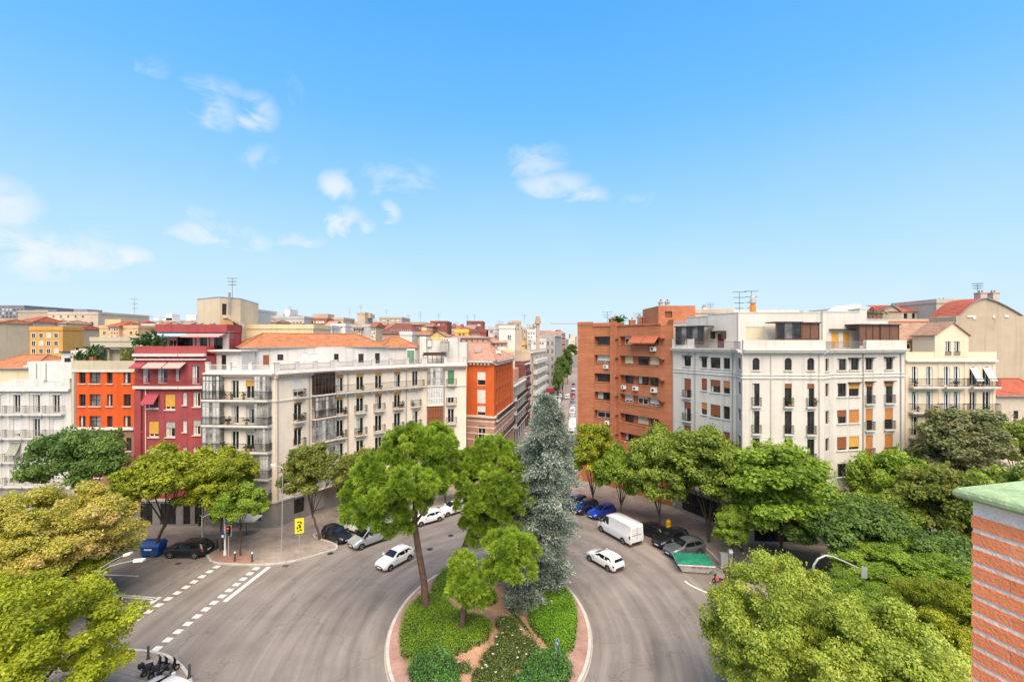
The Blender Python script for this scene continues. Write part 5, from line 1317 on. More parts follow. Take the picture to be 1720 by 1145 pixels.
city('terraced red-brown house with white posts on the skyline', 509, 549, 536, 166, BRRED, 14, [(512, 546, 2, 537, 545, 1, 14, 4)], fr=M_FW, extras=(('box', 525, 551, 527, TAUPE),))
city('cream and brown flat block next to the red-brown terraces', 549, 577, 535, 172, TAN, 12, [(551, 572, 3, 537, 544, 1, 5, 4)], fr=M_FBROWN)
city('grey-white house with dark windows above the tiled attic roof', 522, 557, 549, 118, PALEW, 10, [(524, 555, 5, 550, 557, 1, 4, 5)])
city('white stepped roof house with dark dishes', 556, 580, 546, 124, PALEW, 10, [(558, 578, 2, 547, 551, 1, 5, 3)])
city('grey building with a row of small windows behind the ridge', 578, 624, 547, 128, PGREY, 10, [(580, 606, 6, 551, 556, 1, 3, 3.5)])
city('beige roof tower with mast in the middle of the skyline', 600, 613, 526, 180, TAN, 10, None, extras=(('ant', 606, 512), ('box', 612, 622, 534, TAN)))
city('low tan far block behind the beige roof tower', 575, 640, 541, 230, TAN, 14, [(580, 636, 9, 543, 547, 1, 3, 3)], extras=(('ant', 587, 517),))
city('grey-beige flat-topped block above the dark mansard', 637, 675, 534, 200, GREYB, 16, [(640, 672, 4, 536, 546, 2, 4, 3)], extras=(('ant', 649, 520),))
city('white house with blank wall under the hipped roofs', 672, 692, 560, 100, PALEW, 8)
city('dark red mansard-roofed house in the middle distance', 642, 694, 559, 112, C_('dusty', (.46, .30, .24)), 12, [(655, 690, 5, 553, 557, 1, 4, 3)], 'hip', tiles('tile_dark', (.22, .08, .06)), ridge=2.4)
city('brick roof house with long ridge right of the mansard', 660, 722, 545, 150, BRRED, 14, [(665, 715, 6, 548, 554, 1, 4, 3.5)], 'hip', M_TILE_BRN, ridge=1.0, extras=(('ant', 686, 529), ('ant', 706, 524)))
city('dark brick roof cube with mast left of the yellow house', 723, 751, 541, 160, DKRED, 12, [(726, 748, 3, 543, 548, 1, 4, 3)], extras=(('ant', 737, 526),))
city('dark brick roof cube behind the brown box house', 784, 811, 541, 170, DKRED, 12, [(786, 808, 3, 543, 549, 1, 5, 3)], extras=(('ant', 785, 529), ('ant', 797, 528)))
city('long red-roofed far row left of the yellow house', 690, 784, 549, 175, PALEW, 14, [(694, 780, 12, 552, 558, 1, 4, 4)], 'hip', M_TILE_RED, ridge=.8, extras=(('chim', 711, 544, 1.2, BRRED), ('chim', 763, 543, 1.2, BRRED), ('chim', 776, 544, 1.4, BRRED)))
city('golden gable-ended house above the cream terrace', 720.5, 748, 564, 92, C_('gold', (.74, .50, .20)), 10, None, 'front_gable', M_TILE_BRN, ridge=.9)
city('pale houses row left of the golden gable', 690, 723, 562, 106, CREAM2, 10, [(694, 720, 4, 563, 567, 1, 3, 3)], 'hip', M_TILE, ridge=.8)
city('bright yellow house with two dark windows on the skyline', 764, 786.5, 556, 112, YEL, 9, [(769, 782, 2, 559, 566, 1, 3.6, 5)], 'flat', fr=M_FBROWN, extras=(('box', 765, 785, 552, BRRED),))
city('brown brick box house right of the yellow house', 786, 817, 556, 116, DKRED, 10, [(788, 806, 3, 558, 565, 1, 4, 4)], extras=(('box', 789, 816, 553, PALEW),))
city('tan low house with terrace below the yellow house', 748, 818, 567, 98, C_('peach', (.62, .40, .26)), 12, [(770, 816, 5, 569, 575, 1, 4, 4)], 'hip', M_TILE_PINK, ridge=.5)
city('grey balconied back facade left of the white cube', 820, 846, 551, 116, PGREY, 10, [(822, 844, 3, 553, 576, 3, 5, 4)], pane=M_GL)
city('white cube house with one blue window and brown roof edge', 838, 865, 549, 110, PALEW, 10, [(850, 861, 1, 561, 573, 1, 7, 10)], pane=M_GLB, extras=(('box', 837, 863, 544.5, DKRED),))
city('brown stacked block with mast behind the white cube', 861, 875, 541, 140, TAUPE, 12, [(863, 873, 2, 543, 556, 2, 4, 3)], extras=(('ant', 881, 528),))
city('long brown-roofed row under the brick chimney tower', 866, 914, 560, 205, C_('sandy', (.60, .47, .30)), 12, [(872, 896, 4, 566, 572, 1, 4, 4)], 'hip', M_TILE_BRN, ridge=1.4)
city('slender brown chimney tower with pointed cap near the street gap', 901.5, 906.5, 543, 150, TAUPE, 3, None, 'hip', M_TILE_BRN, ridge=2.2)
city('grey-brown far block right of the chimney tower', 905, 926, 556, 260, TAUPE, 14, [(908, 924, 4, 558, 562, 1, 3, 3)])
city('brown roof cube at the edge of the street gap', 936, 942, 555, 300, BRRED, 12, None)
city('green-grey far hill block left of the chimney tower', 872, 902, 551, 330, C_('olive', (.38, .36, .27)), 20, [(874, 900, 6, 553, 557, 1, 3, 2)])
city('mustard flat-roofed house behind the burnt-orange corner roof', 850, 903, 579, 172, C_('mustard', (.66, .45, .18)), 10, [(880, 902, 3, 582, 586, 1, 4, 3)], 'hip', tiles('tile_mustard', (.60, .38, .14)), ridge=1.5)
city('pale house with white water tank behind the pinkish tiled roof', 830, 862, 590, 104, CREAM2, 6, None, 'flat', extras=(('box', 836, 850, 583, PALEW),))
city('white-roofed block beside the mustard roof', 892, 917, 571, 168, PALEW, 10, [(896, 914, 4, 573, 580, 1, 3, 4)])
city('brick back house between corner roof and mustard roof', 817, 850, 575, 108, C_('rosebrick', (.46, .24, .17)), 10, [(820, 846, 4, 577, 582, 1, 4, 4)], 'hip', M_TILE_PINK, ridge=1.0)
# far right
city('beige flat block behind the brick roof block', 1166, 1231, 523, 92, TAN, 12, None, extras=(('chim', 1183, 512, .7, M_WTRIM), ('ant', 1193, 508)))
city('long pale flat roof behind the white bow-fronted building', 1230, 1340, 524, 96, PALEW, 14, None)
city('pale block with rounded corner right of the bow-fronted building', 1404, 1452, 521, 98, PALEW, 12)
# distant fill that closes the view between the roofs
rr = random.Random(4); FM = [TAN, PALEW, CREAM2, BRRED, CREAM2, PORANGE, TAN, C_('dusty', (.46, .30, .24))]
side = [('left', -60, 300, 12), ('middle', 300, 640, 12), ('centre-right', 640, 930, 12)]
for nm, xa, xb, n in side:
    for i in range(n):
        a = xa + (xb - xa) * i / n; w = (xb - xa) / n * rr.uniform(.8, 1.15); Y = rr.uniform(300, 620); yt = rr.uniform(550, 562); m = rr.choice(FM)
        city('tiny far horizon block, %s from the left in the %s third' % (ordinal(i), {'left': 'left', 'middle': 'middle', 'centre-right': 'right'}[nm]), a, a + w, yt, Y, m, 14, [(a + 1, a + w - 1, 5, yt + 2, yt + 9, 2, 2.2, 2.2)], rr.choice(['flat', 'hip', 'flat']), rr.choice([M_TILE, M_TILE_RED, M_TILE_BRN]), ridge=2.2, name='distant_building', group='distant buildings')
for i in range(7):
    a = 936 + i * 5.5; Y = 700 + 60 * i % 180; city('tiny hazy block closing the street, %s from the left' % ordinal(i), a, a + 6, rr.uniform(561, 570), Y, rr.choice([CREAM2, PALEW, C_('dusty', (.46, .30, .24))]), 20, [(a + .6, a + 5.4, 4, 572, 590, 5, .8, 1.8)], name='distant_building', group='distant buildings')
rr = random.Random(9)
for i in range(16):
    a = 430 + i * 31; Y = rr.uniform(96, 135) if a < 640 else rr.uniform(104, 125); yt = rr.uniform(566, 576)
    if 815 < a: continue
    city('low tiled house behind the cream corner, %s from the left' % ordinal(i), a, a + rr.uniform(24, 34), yt, Y, rr.choice(FM), 14, [(a + 2, a + 24, 4, yt + 2, yt + 8, 1, 4, 4)], 'hip', rr.choice([M_TILE, M_TILE_RED, M_TILE_BRN, M_TILE_PINK]), ridge=rr.uniform(.8, 1.8), name='back_house', group='low houses behind the front row')

rr = random.Random(31)
spots = [('left', -40, 330, 28, (118, 240), (539, 555)), ('middle', 400, 660, 28, (120, 260), (541, 557)), ('right', 640, 905, 28, (115, 230), (546, 560))]
for nm, xa, xb, n, yr, tr in spots:
    for i in range(n):
        a = xa + (xb - xa) * (i + rr.uniform(-.3, .3)) / n; w = (xb - xa) / n * rr.uniform(.7, 1.5); Y = rr.uniform(*yr); yt = rr.uniform(*tr); m = rr.choice(FM + [PALEW, TAN, BRRED])
        ex = []
        if rr.random() < .55: ex.append(('ant', a + w * rr.uniform(.2, .8), yt - rr.uniform(6, 14)))
        if rr.random() < .6: ex.append(('chim', a + w * rr.uniform(.1, .9), yt - rr.uniform(3, 6), rr.uniform(.8, 1.4), rr.choice([BRRED, PALEW, TAN])))
        if rr.random() < .45: q = a + w * rr.uniform(.1, .5); ex.append(('box', q, q + w * rr.uniform(.25, .5), yt - rr.uniform(2, 5), rr.choice(FM)))
        city('small rooftop house in the dense skyline, %s from the left in its %s stretch' % (ordinal(i), nm), a, a + w, yt, Y, m, 9, [(a + .5, a + w - .5, max(2, int(w / 4)), yt + 2, yt + 26, 4, 2.4, 3.2)], rr.choice(['flat', 'hip', 'gable', 'hip']), rr.choice([M_TILE, M_TILE_RED, M_TILE_BRN, M_TILE_PINK]), ridge=rr.uniform(.8, 1.8), extras=ex, name='rooftop_house', group='small houses of the skyline')

# ------------------------------------------------------------------ big buildings at the right edge
M_PARTY = surf('party_wall', (.44, .36, .27), .9, .12, .35, .3, 8, streak=.35); M_PARTY2 = surf('party_wall_pale', (.50, .43, .35), .9, .1, .35, streak=.3)
def arched_block(label, x0, x1, xa, Y, ysh0, ya, ysh1, m, depth, xroof):
    """blank end wall with a curved gable, tiled roof running back to the right"""
    root = thing('party_wall_building', label, 'building', (wx(x0, Y), Y, 0)); pts = []
    for k in range(9):
        t = k / 8; px = x0 + (xa - x0) * t; py = ysh0 + (ya - ysh0) * math.sin(t * math.pi / 2); pts.append((px, py))
    for k in range(1, 7):
        t = k / 6; px = xa + (x1 - xa) * t; py = ya + (ysh1 - ya) * (t ** 1.3); pts.append((px, py))
    top = [(wx(px, Y), wz(py, Y)) for px, py in pts]
    mb = MB(); n = len(top); vs = [(top[0][0], Y, 0)] + [(x, Y, z) for x, z in top] + [(top[-1][0], Y, 0)]
    vb = [(x, Y + depth, z) for x, y, z in vs]; k = len(vs)
    mb.add(vs, [tuple(range(k))[::-1]], m); mb.add(vs + vb, [(0, k, k + 1, 1), (k - 2, 2 * k - 2, 2 * k - 1, k - 1)], m); mb.build('wall', root)
    rb = MB(); ro = .25
    P = [(x, z + .06) for x, z in top]; dx, dz = (wx(xroof, Y + depth) - wx(x1, Y + depth)), 0
    for i in range(len(P) - 1):
        a, b = P[i], P[i + 1]; rb.quad((a[0], Y - ro, a[1]), (b[0], Y - ro, b[1]), (b[0] + 0, Y + depth, b[1]), (a[0] + 0, Y + depth, a[1]), M_TILE_RED)
        rb.quad((b[0], Y - ro, b[1]), (a[0], Y - ro, a[1]), (a[0], Y - ro, a[1] - .15), (b[0], Y - ro, b[1] - .15), M_ZINC)
    rb.build('roof', root); return root
b1 = arched_block('huge beige party wall with curved gable and red roof at the right edge', 1608, 1760, 1656, 74, 531, 500.5, 560, M_PARTY, 5, 1800)
mb = MB(); mb.box(wx(1600, 73.9), wx(1760, 73.9), 73.3, 73.96, 0, wz(531, 73.9), M_PARTY); mb.build('lower_wall', b1)
mb = MB()
for (a, b, c, d) in ((1627, 1642, 529.5, 533), (1637, 1642, 533, 536), (1670, 1674, 529, 534), (1690, 1697, 528.5, 533)): mb.box(wx(a, 73), wx(b, 73), 73.2, 73.29, wz(d, 73), wz(c, 73), M_WTRIM)
mb.build('wall_patch', b1)
for px in (1647, 1668): chimney(b1, wx(px, 76), 76, wz(503, 76), 1.1, 1.0, M_PARTY2, 2)
antenna(b1, wx(1642, 76), 76, wz(500, 76), 2.4)
b2 = arched_block('beige party wall with curved gable behind the bow-fronted building', 1472, 1514, 1497, 88, 534, 512.5, 524, M_PARTY, 4, 1580)
f = fac_px(1514, 88, 1576, 88); hs = [f.rect(a, 526, b, 535) for a, b in ((1518, 1524), (1532, 1537), (1546, 1550), (1557, 1566))]
wall(b2, f, 0, f.z(1540, 523.5), hs, M_PARTY2); [window(b2, f, h, M_FD, 1) for h in hs]
mb = MB(); mb.add([f.p(-3.2, .2, f.z(1540, 523.5)), f.p(f.L, .2, f.z(1540, 523.5)), f.p(f.L, -5, wz(512.5, 93)), f.p(-3.2, -5, wz(512.5, 93))], [(0, 1, 2, 3)], M_TILE_RED); mb.build('roof', b2)
b3 = city('beige block with tall chimney stack between the two curved gables', 1573, 1645, 506, 84, M_PARTY2, 10, None, 'flat', extras=(('chim', 1581, 500, 1.6, M_PARTY2), ('chim', 1608, 503, 1.1, M_PARTY2)), name='chimney_block', group=None)
b4 = city('low red-tiled house with pale wall at the right edge below the party wall', 1673, 1760, 664, 63, surf('wall_palegrey', (.50, .43, .35), .85, .1), 8, [(1700, 1712, 1, 689, 703, 1, 7, 13)], 'gable', M_TILE_RED, ridge=2.0, fr=M_FD, name='low_house', group=None)
mb = MB(); mb.box(wx(1472, 80), wx(1610, 80), 79, 80, 0, wz(536, 80), M_PARTY2); mb.build('lower_wall', b3)
# tower crane, very far
crane = thing('tower_crane', 'tiny far tower crane jib above the street gap', 'crane', (wx(965, 900), 900, 0)); mb = MB()
mb.box(wx(925, 900), wx(985, 900), 899.4, 900.6, wz(544, 900), wz(543, 900), M_FGREY); mb.build('jib', crane); mb = MB(); mb.box(wx(975, 900), wx(976.5, 900), 899.4, 900.6, 0, wz(543, 900), M_FGREY); mb.build('mast', crane)

# ================================================================== VEGETATION
M_BARK = surf('bark', (.085, .06, .045), .95, .35, 4, .8, 12)
M_BARKP = surf('pine_bark', (.105, .062, .047), .95, .4, 3, .9, 8)
LM = {
    'dark': leaf('leaf_dark', (0.065, 0.125, 0.030), (0.140, 0.230, 0.050), (0.260, 0.370, 0.080)),
    'mid': leaf('leaf_mid', (0.110, 0.170, 0.026), (0.235, 0.315, 0.045), (0.420, 0.500, 0.085)),
    'bright': leaf('leaf_bright', (0.110, 0.190, 0.022), (0.240, 0.360, 0.038), (0.430, 0.550, 0.075)),
    'yelgreen': leaf('leaf_yellowgreen', (0.130, 0.169, 0.016), (0.299, 0.345, 0.026), (0.546, 0.546, 0.052)),
    'olive': leaf('leaf_olive', (0.105, 0.140, 0.026), (0.225, 0.260, 0.048), (0.420, 0.420, 0.090)),
    'autumn': leaf('leaf_autumn', (0.250, 0.270, 0.035), (0.520, 0.480, 0.080), (0.720, 0.540, 0.210)),
    'lime': leaf('leaf_lime', (0.170, 0.205, 0.014), (0.380, 0.430, 0.024), (0.620, 0.620, 0.060)),
    'pale': leaf('leaf_pale', (0.180, 0.235, 0.030), (0.390, 0.470, 0.065), (0.630, 0.670, 0.170)),
    'dusty': leaf('leaf_dusty', (0.104, 0.130, 0.052), (0.247, 0.267, 0.111), (0.494, 0.468, 0.247)),
    'pine': leaf('pine_needles', (0.085, 0.15, 0.014), (0.225, 0.345, 0.026), (0.43, 0.56, 0.06), .25, .6),
    'cedar': leaf('cedar_needles', (.07, .10, .075), (.20, .25, .195), (.50, .555, .455), .15, .6),
    'hedge': leaf('hedge_leaves', (0.075, 0.150, 0.014), (0.180, 0.315, 0.022), (0.320, 0.460, 0.040)),
    'hedge2': leaf('hedge_leaves_light', (0.075, 0.180, 0.014), (0.180, 0.370, 0.022), (0.310, 0.520, 0.040)),
    'rose': leaf('rose_leaves', (0.058, 0.098, 0.023), (0.143, 0.195, 0.044), (0.299, 0.351, 0.091)),
    'juniper': leaf('juniper_leaves', (0.045, 0.128, 0.033), (0.105, 0.247, 0.053), (0.210, 0.405, 0.090)),
}
def unit(a): return a / np.maximum(1e-9, np.linalg.norm(a, axis=1, keepdims=True))
def blade_mesh(name, P, T, B, tint, mats, mi=None):
    """P centres, T/B half axes of lozenge-shaped leaves"""
    n = len(P); V = np.empty((n, 4, 3), np.float32)
    V[:, 0] = P - T; V[:, 1] = P + B; V[:, 2] = P + T; V[:, 3] = P - B
    me = bpy.data.meshes.new(name); me.vertices.add(n * 4); me.vertices.foreach_set('co', V.ravel())
    me.loops.add(n * 4); me.loops.foreach_set('vertex_index', np.arange(n * 4, dtype=np.int32))
    me.polygons.add(n); me.polygons.foreach_set('loop_start', np.arange(0, n * 4, 4, dtype=np.int32)); me.polygons.foreach_set('loop_total', np.full(n, 4, np.int32))
    at = me.attributes.new('tint', 'FLOAT', 'POINT'); at.data.foreach_set('value', np.repeat(np.clip(tint, 0, 1), 4).astype(np.float32))
    for m in (mats if isinstance(mats, (list, tuple)) else [mats]): me.materials.append(m)
    if mi is not None: me.polygons.foreach_set('material_index', mi.astype(np.int32))
    me.update(); me.validate(); return me
def crown_mesh(seed, rx, ry, rz, nclump, nleaf, size, mats=None, droop=.0, lobes=6, fill=.62, csize=.27, low=-.5):
    """broad-leaved crown around the origin: uneven clumps of single leaves, gaps between them"""
    g = np.random.default_rng(seed); R0 = np.array([rx, ry, rz])
    ld = unit(g.normal(size=(lobes, 3))); ls = g.uniform(-.22, .26, lobes)
    d = unit(g.normal(size=(nclump, 3))); d[:, 2] = np.where(d[:, 2] < low, -d[:, 2], d[:, 2])
    mod = 1 + (np.clip(d @ ld.T, 0, 1) ** 3 @ ls)
    rad = g.uniform(fill, 1.0, nclump) ** .8 * mod
    inner = g.random(nclump) < .22; rad[inner] *= .5
    C = d * rad[:, None] * R0 * .86
    cr = (g.uniform(.65, 1.25, nclump) * csize * (rx + ry + rz) / 3)[:, None] * np.array([1.12, 1.12, .78])
    k = g.integers(0, nclump, nleaf)
    v = unit(g.normal(size=(nleaf, 3))); r = (.5 + .5 * g.random(nleaf) ** .6) * (1 + .18 * g.normal(size=nleaf) * (g.random(nleaf) < .3))
    P = C[k] + v * r[:, None] * cr[k]; P[:, 2] -= droop * np.linalg.norm(P[:, :2] / R0[:2], axis=1) ** 2
    nrm = unit(v * .9 + np.array([0, 0, .7]) + g.normal(size=(nleaf, 3)) * .55)
    t = unit(np.cross(nrm, g.normal(size=(nleaf, 3)))); b = np.cross(nrm, t)
    s = size * g.uniform(.55, 1.45, nleaf)
    # ragged sprigs that stick out of the clumps
    ns = nclump * 7; sd = unit(g.normal(size=(ns, 3)) + np.array([0, 0, .25])); sk = g.integers(0, nclump, ns); sl = g.uniform(1.1, 1.75, ns)
    q = g.random(nleaf) < .2; qi = g.integers(0, ns, nleaf); al = g.uniform(.8, 1, nleaf) * sl[qi] * g.random(nleaf) ** .4
    Pq = C[sk[qi]] + sd[qi] * al[:, None] * cr[sk[qi]] + g.normal(size=(nleaf, 3)) * .16 * cr[sk[qi]]
    P = np.where(q[:, None], Pq, P); k = np.where(q, sk[qi], k)
    ct = g.random(nclump); tint = .6 * ct[k] + .4 * g.random(nleaf)
    return blade_mesh('crown', P, t * s[:, None] * .62, b * s[:, None] * .40, tint, mats or LM['mid']), C
def trunk_mesh(seed, h_fork, targets, r0, bark, lean=(0, 0), n=9):
    g = random.Random(seed); mb = MB(); fork = Vector((lean[0], lean[1], h_fork)); pts = []; rad = []
    for k in range(6):
        t = k / 5; pts.append(Vector((lean[0] * t ** 1.4 + g.uniform(-.05, .05) * (0 < k < 5), lean[1] * t ** 1.4 + g.uniform(-.05, .05) * (0 < k < 5), -.15 + (h_fork + .15) * t))); rad.append(r0 * (1.35 if k == 0 else 1.0 - .38 * t))
    mb.tube(pts, rad, bark, n)
    for i, T in enumerate(targets):
        T = Vector(T); a = fork + (T - fork) * .0; st = pts[-1] - Vector((0, 0, g.uniform(0, h_fork * .12))); m = st.lerp(T, .5) + Vector((g.uniform(-.3, .3), g.uniform(-.3, .3), (T - st).length * .1))
        mb.tube([st, st.lerp(m, .5) + Vector((0, 0, .1)), m, m.lerp(T, .55), T], [r0 * .46, r0 * .36, r0 * .26, r0 * .16, .02], bark, 6)
    return mb.mesh('trunk', 50)
# prototypes that stand apart in habit; every tree is scaled and turned, its leaves coloured for itself
PROTO = {}
def proto(kind):
    if kind in PROTO: return PROTO[kind]
    spec = {'round_a': (3, 1, 1, .80, 95, 36000, .046), 'round_b': (7, 1, .95, .85, 100, 36000, .046), 'tall_a': (12, .85, .85, 1.15, 105, 36000, .049), 'wide_a': (21, 1.1, 1.0, .62, 112, 40000, .043),
            'near_a': (31, 1.0, 1.0, .74, 330, 150000, .0215), 'near_b': (37, 1.05, 1.0, .70, 330, 150000, .0215), 'near_c': (41, 1.0, 1.0, .68, 280, 120000, .0225)}[kind]
    sd_, rx, ry, rz, nc, nl, sz = spec
    me, C = crown_mesh(sd_, rx, ry, rz, nc, nl, sz, csize=.165 if nc < 150 else .112, low=-.5 if nc < 150 else -2, lobes=8)
    V = np.empty(len(me.vertices) * 3, np.float32); me.vertices.foreach_get('co', V); PROTO[kind] = (me, C, V.reshape(-1, 3)[::12]); return PROTO[kind]
TREES = 0
def tree(label, px, Y, ytop, ybot, wpx, kind, col, name='street_tree', group='street trees', r0=.16, turn=None, base_dx=0.0, ysc=1.0, bare=0):
    """crown given by its span in the photo at distance Y, trunk rooted on the pavement below it"""
    global TREES
    TREES += 1
    x = wx(px, Y); zt, zb = wz(ytop, Y), max(1.8, wz(ybot, Y)); w = wpx * Y / FOC / 2
    hc = (zt + zb) / 2; hz = (zt - zb) / 2
    me, C, V = proto(kind)
    root = thing(name, label, 'tree', (x + base_dx, Y, .1), group)
    tz = turn if turn is not None else (TREES * 1.7) % 6.28
    xr = V[:, 0] * math.cos(tz) - V[:, 1] * math.sin(tz) * ysc; p1, p9 = np.percentile(xr, (2, 98)); cz = {'round_a': .8, 'round_b': .85, 'tall_a': 1.15, 'wide_a': .62, 'near_a': .74, 'near_b': .7, 'near_c': .68}[kind]
    s = w / (1.0 if kind != 'wide_a' else 1.1) / 1.02; sz = hz / cz / 1.02; dx = -(p1 + p9) / 2 * s
    c = link('crown', me, root, True); c.location = (dx - base_dx, 0, hc - .1); c.scale = (s, s * ysc, sz)
    c.rotation_euler = (0, 0, tz)
    c.material_slots[0].link = 'OBJECT'; c.material_slots[0].material = LM[col]
    rng = np.random.default_rng(TREES); up_ = np.argsort(-C[:, 2])[:len(C) * 2 // 3]; idx = rng.choice(up_, 7, replace=False); ca, sa = math.cos(tz), math.sin(tz)
    tg = []
    for q in C[idx]:
        X, Yy = q[0] * s, q[1] * s * ysc; tg.append((X * ca - Yy * sa - base_dx + dx, X * sa + Yy * ca, q[2] * sz * .92 + hc - .1))
    tm = trunk_mesh(TREES, max(1.6, zb * .75 + .4), tg, r0, M_BARK, (-base_dx * .8, 0))
    link('trunk', tm, root, True); return root

# left pavement
tree('dark green spreading tree in front of the orange building', 143, 49.5, 716, 830, 172, 'wide_a', 'dark', r0=.2)
tree('broad yellow-green tree over the blue container', 282, 48.5, 745, 872, 175, 'round_a', 'yelgreen', r0=.2, base_dx=-1.6)
tree('yellow-green tree behind the hanging traffic light', 372, 49.8, 752, 868, 120, 'round_b', 'yelgreen', r0=.16)
tree('small bright green tree beside the pedestrian signal', 404, 48.6, 808, 890, 98, 'round_a', 'bright', r0=.09)
tree('olive-green pavement tree behind the yellow sign', 522, 52.5, 738, 860, 118, 'tall_a', 'olive', r0=.14, base_dx=1.0)
tree('loose green tree between the olive tree and the big left pine', 607, 60.5, 752, 838, 92, 'round_b', 'olive', r0=.13)
tree('green tree behind the gap between the two tall pines', 748, 64, 778, 850, 76, 'round_a', 'mid', r0=.13)
# right pavement
tree('yellowish green tree by the mouth of the side street', 996, 62, 701, 838, 100, 'tall_a', 'yelgreen', r0=.15, turn=.4)
tree('bright green tree behind the blue parked car', 1043, 58.5, 745, 852, 100, 'round_a', 'bright', r0=.13)
tree('green tree above the yellow letterbox', 1108, 55.2, 712, 872, 135, 'round_b', 'mid', r0=.14)
tree('full green tree in front of the bow-fronted corner', 1190, 51.8, 706, 892, 165, 'tall_a', 'mid', r0=.17, turn=2.2)
tree('large bright tree in front of the arched windows', 1312, 47.2, 736, 920, 215, 'round_b', 'bright', r0=.2)
tree('low dark green tree behind the curved traffic light arm', 1420, 43.2, 832, 975, 225, 'wide_a', 'dark', r0=.18)
tree('green tree in front of the orange blinds', 1500, 49.5, 748, 885, 140, 'round_a', 'bright', r0=.15)
tree('tall dusty olive tree before the ivory gabled building', 1615, 50.5, 672, 850, 175, 'tall_a', 'dusty', r0=.2)
tree('green tree at the right edge before the red-tiled house', 1712, 54, 700, 800, 110, 'round_b', 'mid', r0=.16)
tree('shaded green tree left of the brick chimney', 1578, 43.5, 774, 965, 165, 'round_b', 'olive', r0=.2, turn=.9)
tree('dark green tree directly behind the brick chimney', 1700, 40, 770, 960, 190, 'round_a', 'mid', r0=.2)
tree('leafy tree filling the gap left of the large bright one', 1246, 49.5, 770, 905, 110, 'round_a', 'mid', r0=.15, turn=1.1)
tree('broad green tree below the orange blinds', 1478, 44.5, 822, 960, 130, 'round_b', 'mid', r0=.18, turn=2.6)
tree('small green tree beside the grey utility cabinet', 1232, 46, 850, 930, 70, 'round_b', 'bright', r0=.1)
tree('green tree low behind the curved signal near the chimney', 1600, 38, 900, 1050, 180, 'wide_a', 'dark', r0=.18)
# near trees, lower corners
tree('amber-leaved tree at the left edge above the lime one', 78, 37.5, 806, 985, 290, 'near_b', 'autumn', 'plane_tree', 'near trees', .24)
tree('yellow-green bough of the second near tree behind the lamp', 80, 36.5, 915, 1040, 190, 'near_c', 'yelgreen', 'plane_tree', 'near trees', .2)
tree('big lime-green tree filling the lower left corner', 4, 24.5, 976, 1255, 388, 'near_a', 'lime', 'plane_tree', 'near trees', .26, turn=3.6)
tree('pale yellow-green tree in the lower right, left of the chimney', 1318, 26.5, 934, 1230, 285, 'near_a', 'pale', 'plane_tree', 'near trees', .24, turn=2.0)
tree('pale yellow-green tree at the bottom right corner', 1470, 23.5, 1000, 1290, 330, 'near_b', 'pale', 'plane_tree', 'near trees', .24, turn=1.0)
tree('green tree beside the back of the curved signal', 1545, 36, 926, 1110, 250, 'near_c', 'bright', 'plane_tree', 'near trees', .22)
tree('fresh green tree in front of the shaded pavement below the curved signal', 1455, 31.0, 985, 1175, 200, 'near_c', 'bright', 'plane_tree', 'near trees', .2, turn=4.0)
tree('green tree at the foot of the brick chimney', 1610, 29.0, 985, 1180, 200, 'near_c', 'yelgreen', 'plane_tree', 'near trees', .2, turn=5.2)
# trees far down the side street
for i, (px, Y, yt, yb, w) in enumerate(((945, 175, 592, 655, 34), (953, 240, 582, 630, 24), (960, 330, 576, 602, 26), (937, 150, 610, 672, 24))):
    tree('dark green tree far down the side street, %s of four by distance' % ['second nearest', 'third nearest', 'farthest', 'nearest'][i], px, Y, yt, yb, w, 'tall_a', 'dark', 'street_tree', 'trees down the side street', .2)

# ------------------------------------------------------------------ umbrella pines on the island
def pine_crown(seed, lobes, tufts_per_m2=1.75, needles=230, ln=.38):
    g = np.random.default_rng(seed); Ps, Ts, Bs, tn = [], [], [], []
    for (cx, cy, cz, r, fl) in lobes:
        area = 4 * math.pi * r * r; n = int(area * tufts_per_m2 * .8)
        d = unit(g.normal(size=(n * 2, 3))); d = d[d[:, 2] > -.35][:n]
        C = np.array([cx, cy, cz]) + d * np.array([r, r, r * fl]) * g.uniform(.82, 1.05, (len(d), 1))
        up = unit(d * .8 + np.array([0, 0, .75]))
        for c, u in zip(C, up):
            v = unit(u * .55 + unit(g.normal(size=(needles, 3)))); l = ln * g.uniform(.6, 1.1, needles)
            base = c + v * .14 + g.normal(size=(needles, 3)) * .05
            b = unit(np.cross(v, g.normal(size=(needles, 3))))
            Ps.append(base + v * (l / 2)[:, None]); Ts.append(v * (l / 2)[:, None]); Bs.append(b * .026)
            tn.append(np.clip(.6 * g.random() + .4 * g.random(needles), 0, 1))
    return blade_mesh('crown', np.concatenate(Ps), np.concatenate(Ts), np.concatenate(Bs), np.concatenate(tn), LM['pine'])
def pine(label, base, trunk_pts, radii, lobes, seed, limbs):
    root = thing('umbrella_pine', label, 'tree', base, 'pines on the island')
    b = Vector(base); L = [(x - b.x, y - b.y, z - b.z, r, fl) for x, y, z, r, fl in lobes]
    link('crown', pine_crown(seed, L), root, True)
    mb = MB(); tp = [Vector(p) - b for p in trunk_pts]; mb.tube(tp, radii, M_BARKP, 10)
    for (i, j) in limbs:
        s = tp[i]; T = Vector(L[j][:3]) - Vector((0, 0, L[j][3] * .3)); m = s.lerp(T, .5) - Vector((0, 0, .25)); mb.tube([s, m, T], [radii[i] * .6, radii[i] * .42, .04], M_BARKP, 6)
    o = mb.build('trunk', root, 60, True); return root
def lob(px, py, Y, rpx, fl=.75, dy=0.0): return (wx(px, Y), Y + dy, wz(py, Y), rpx * 1.14 * Y / FOC, fl)
Yp = 38.4
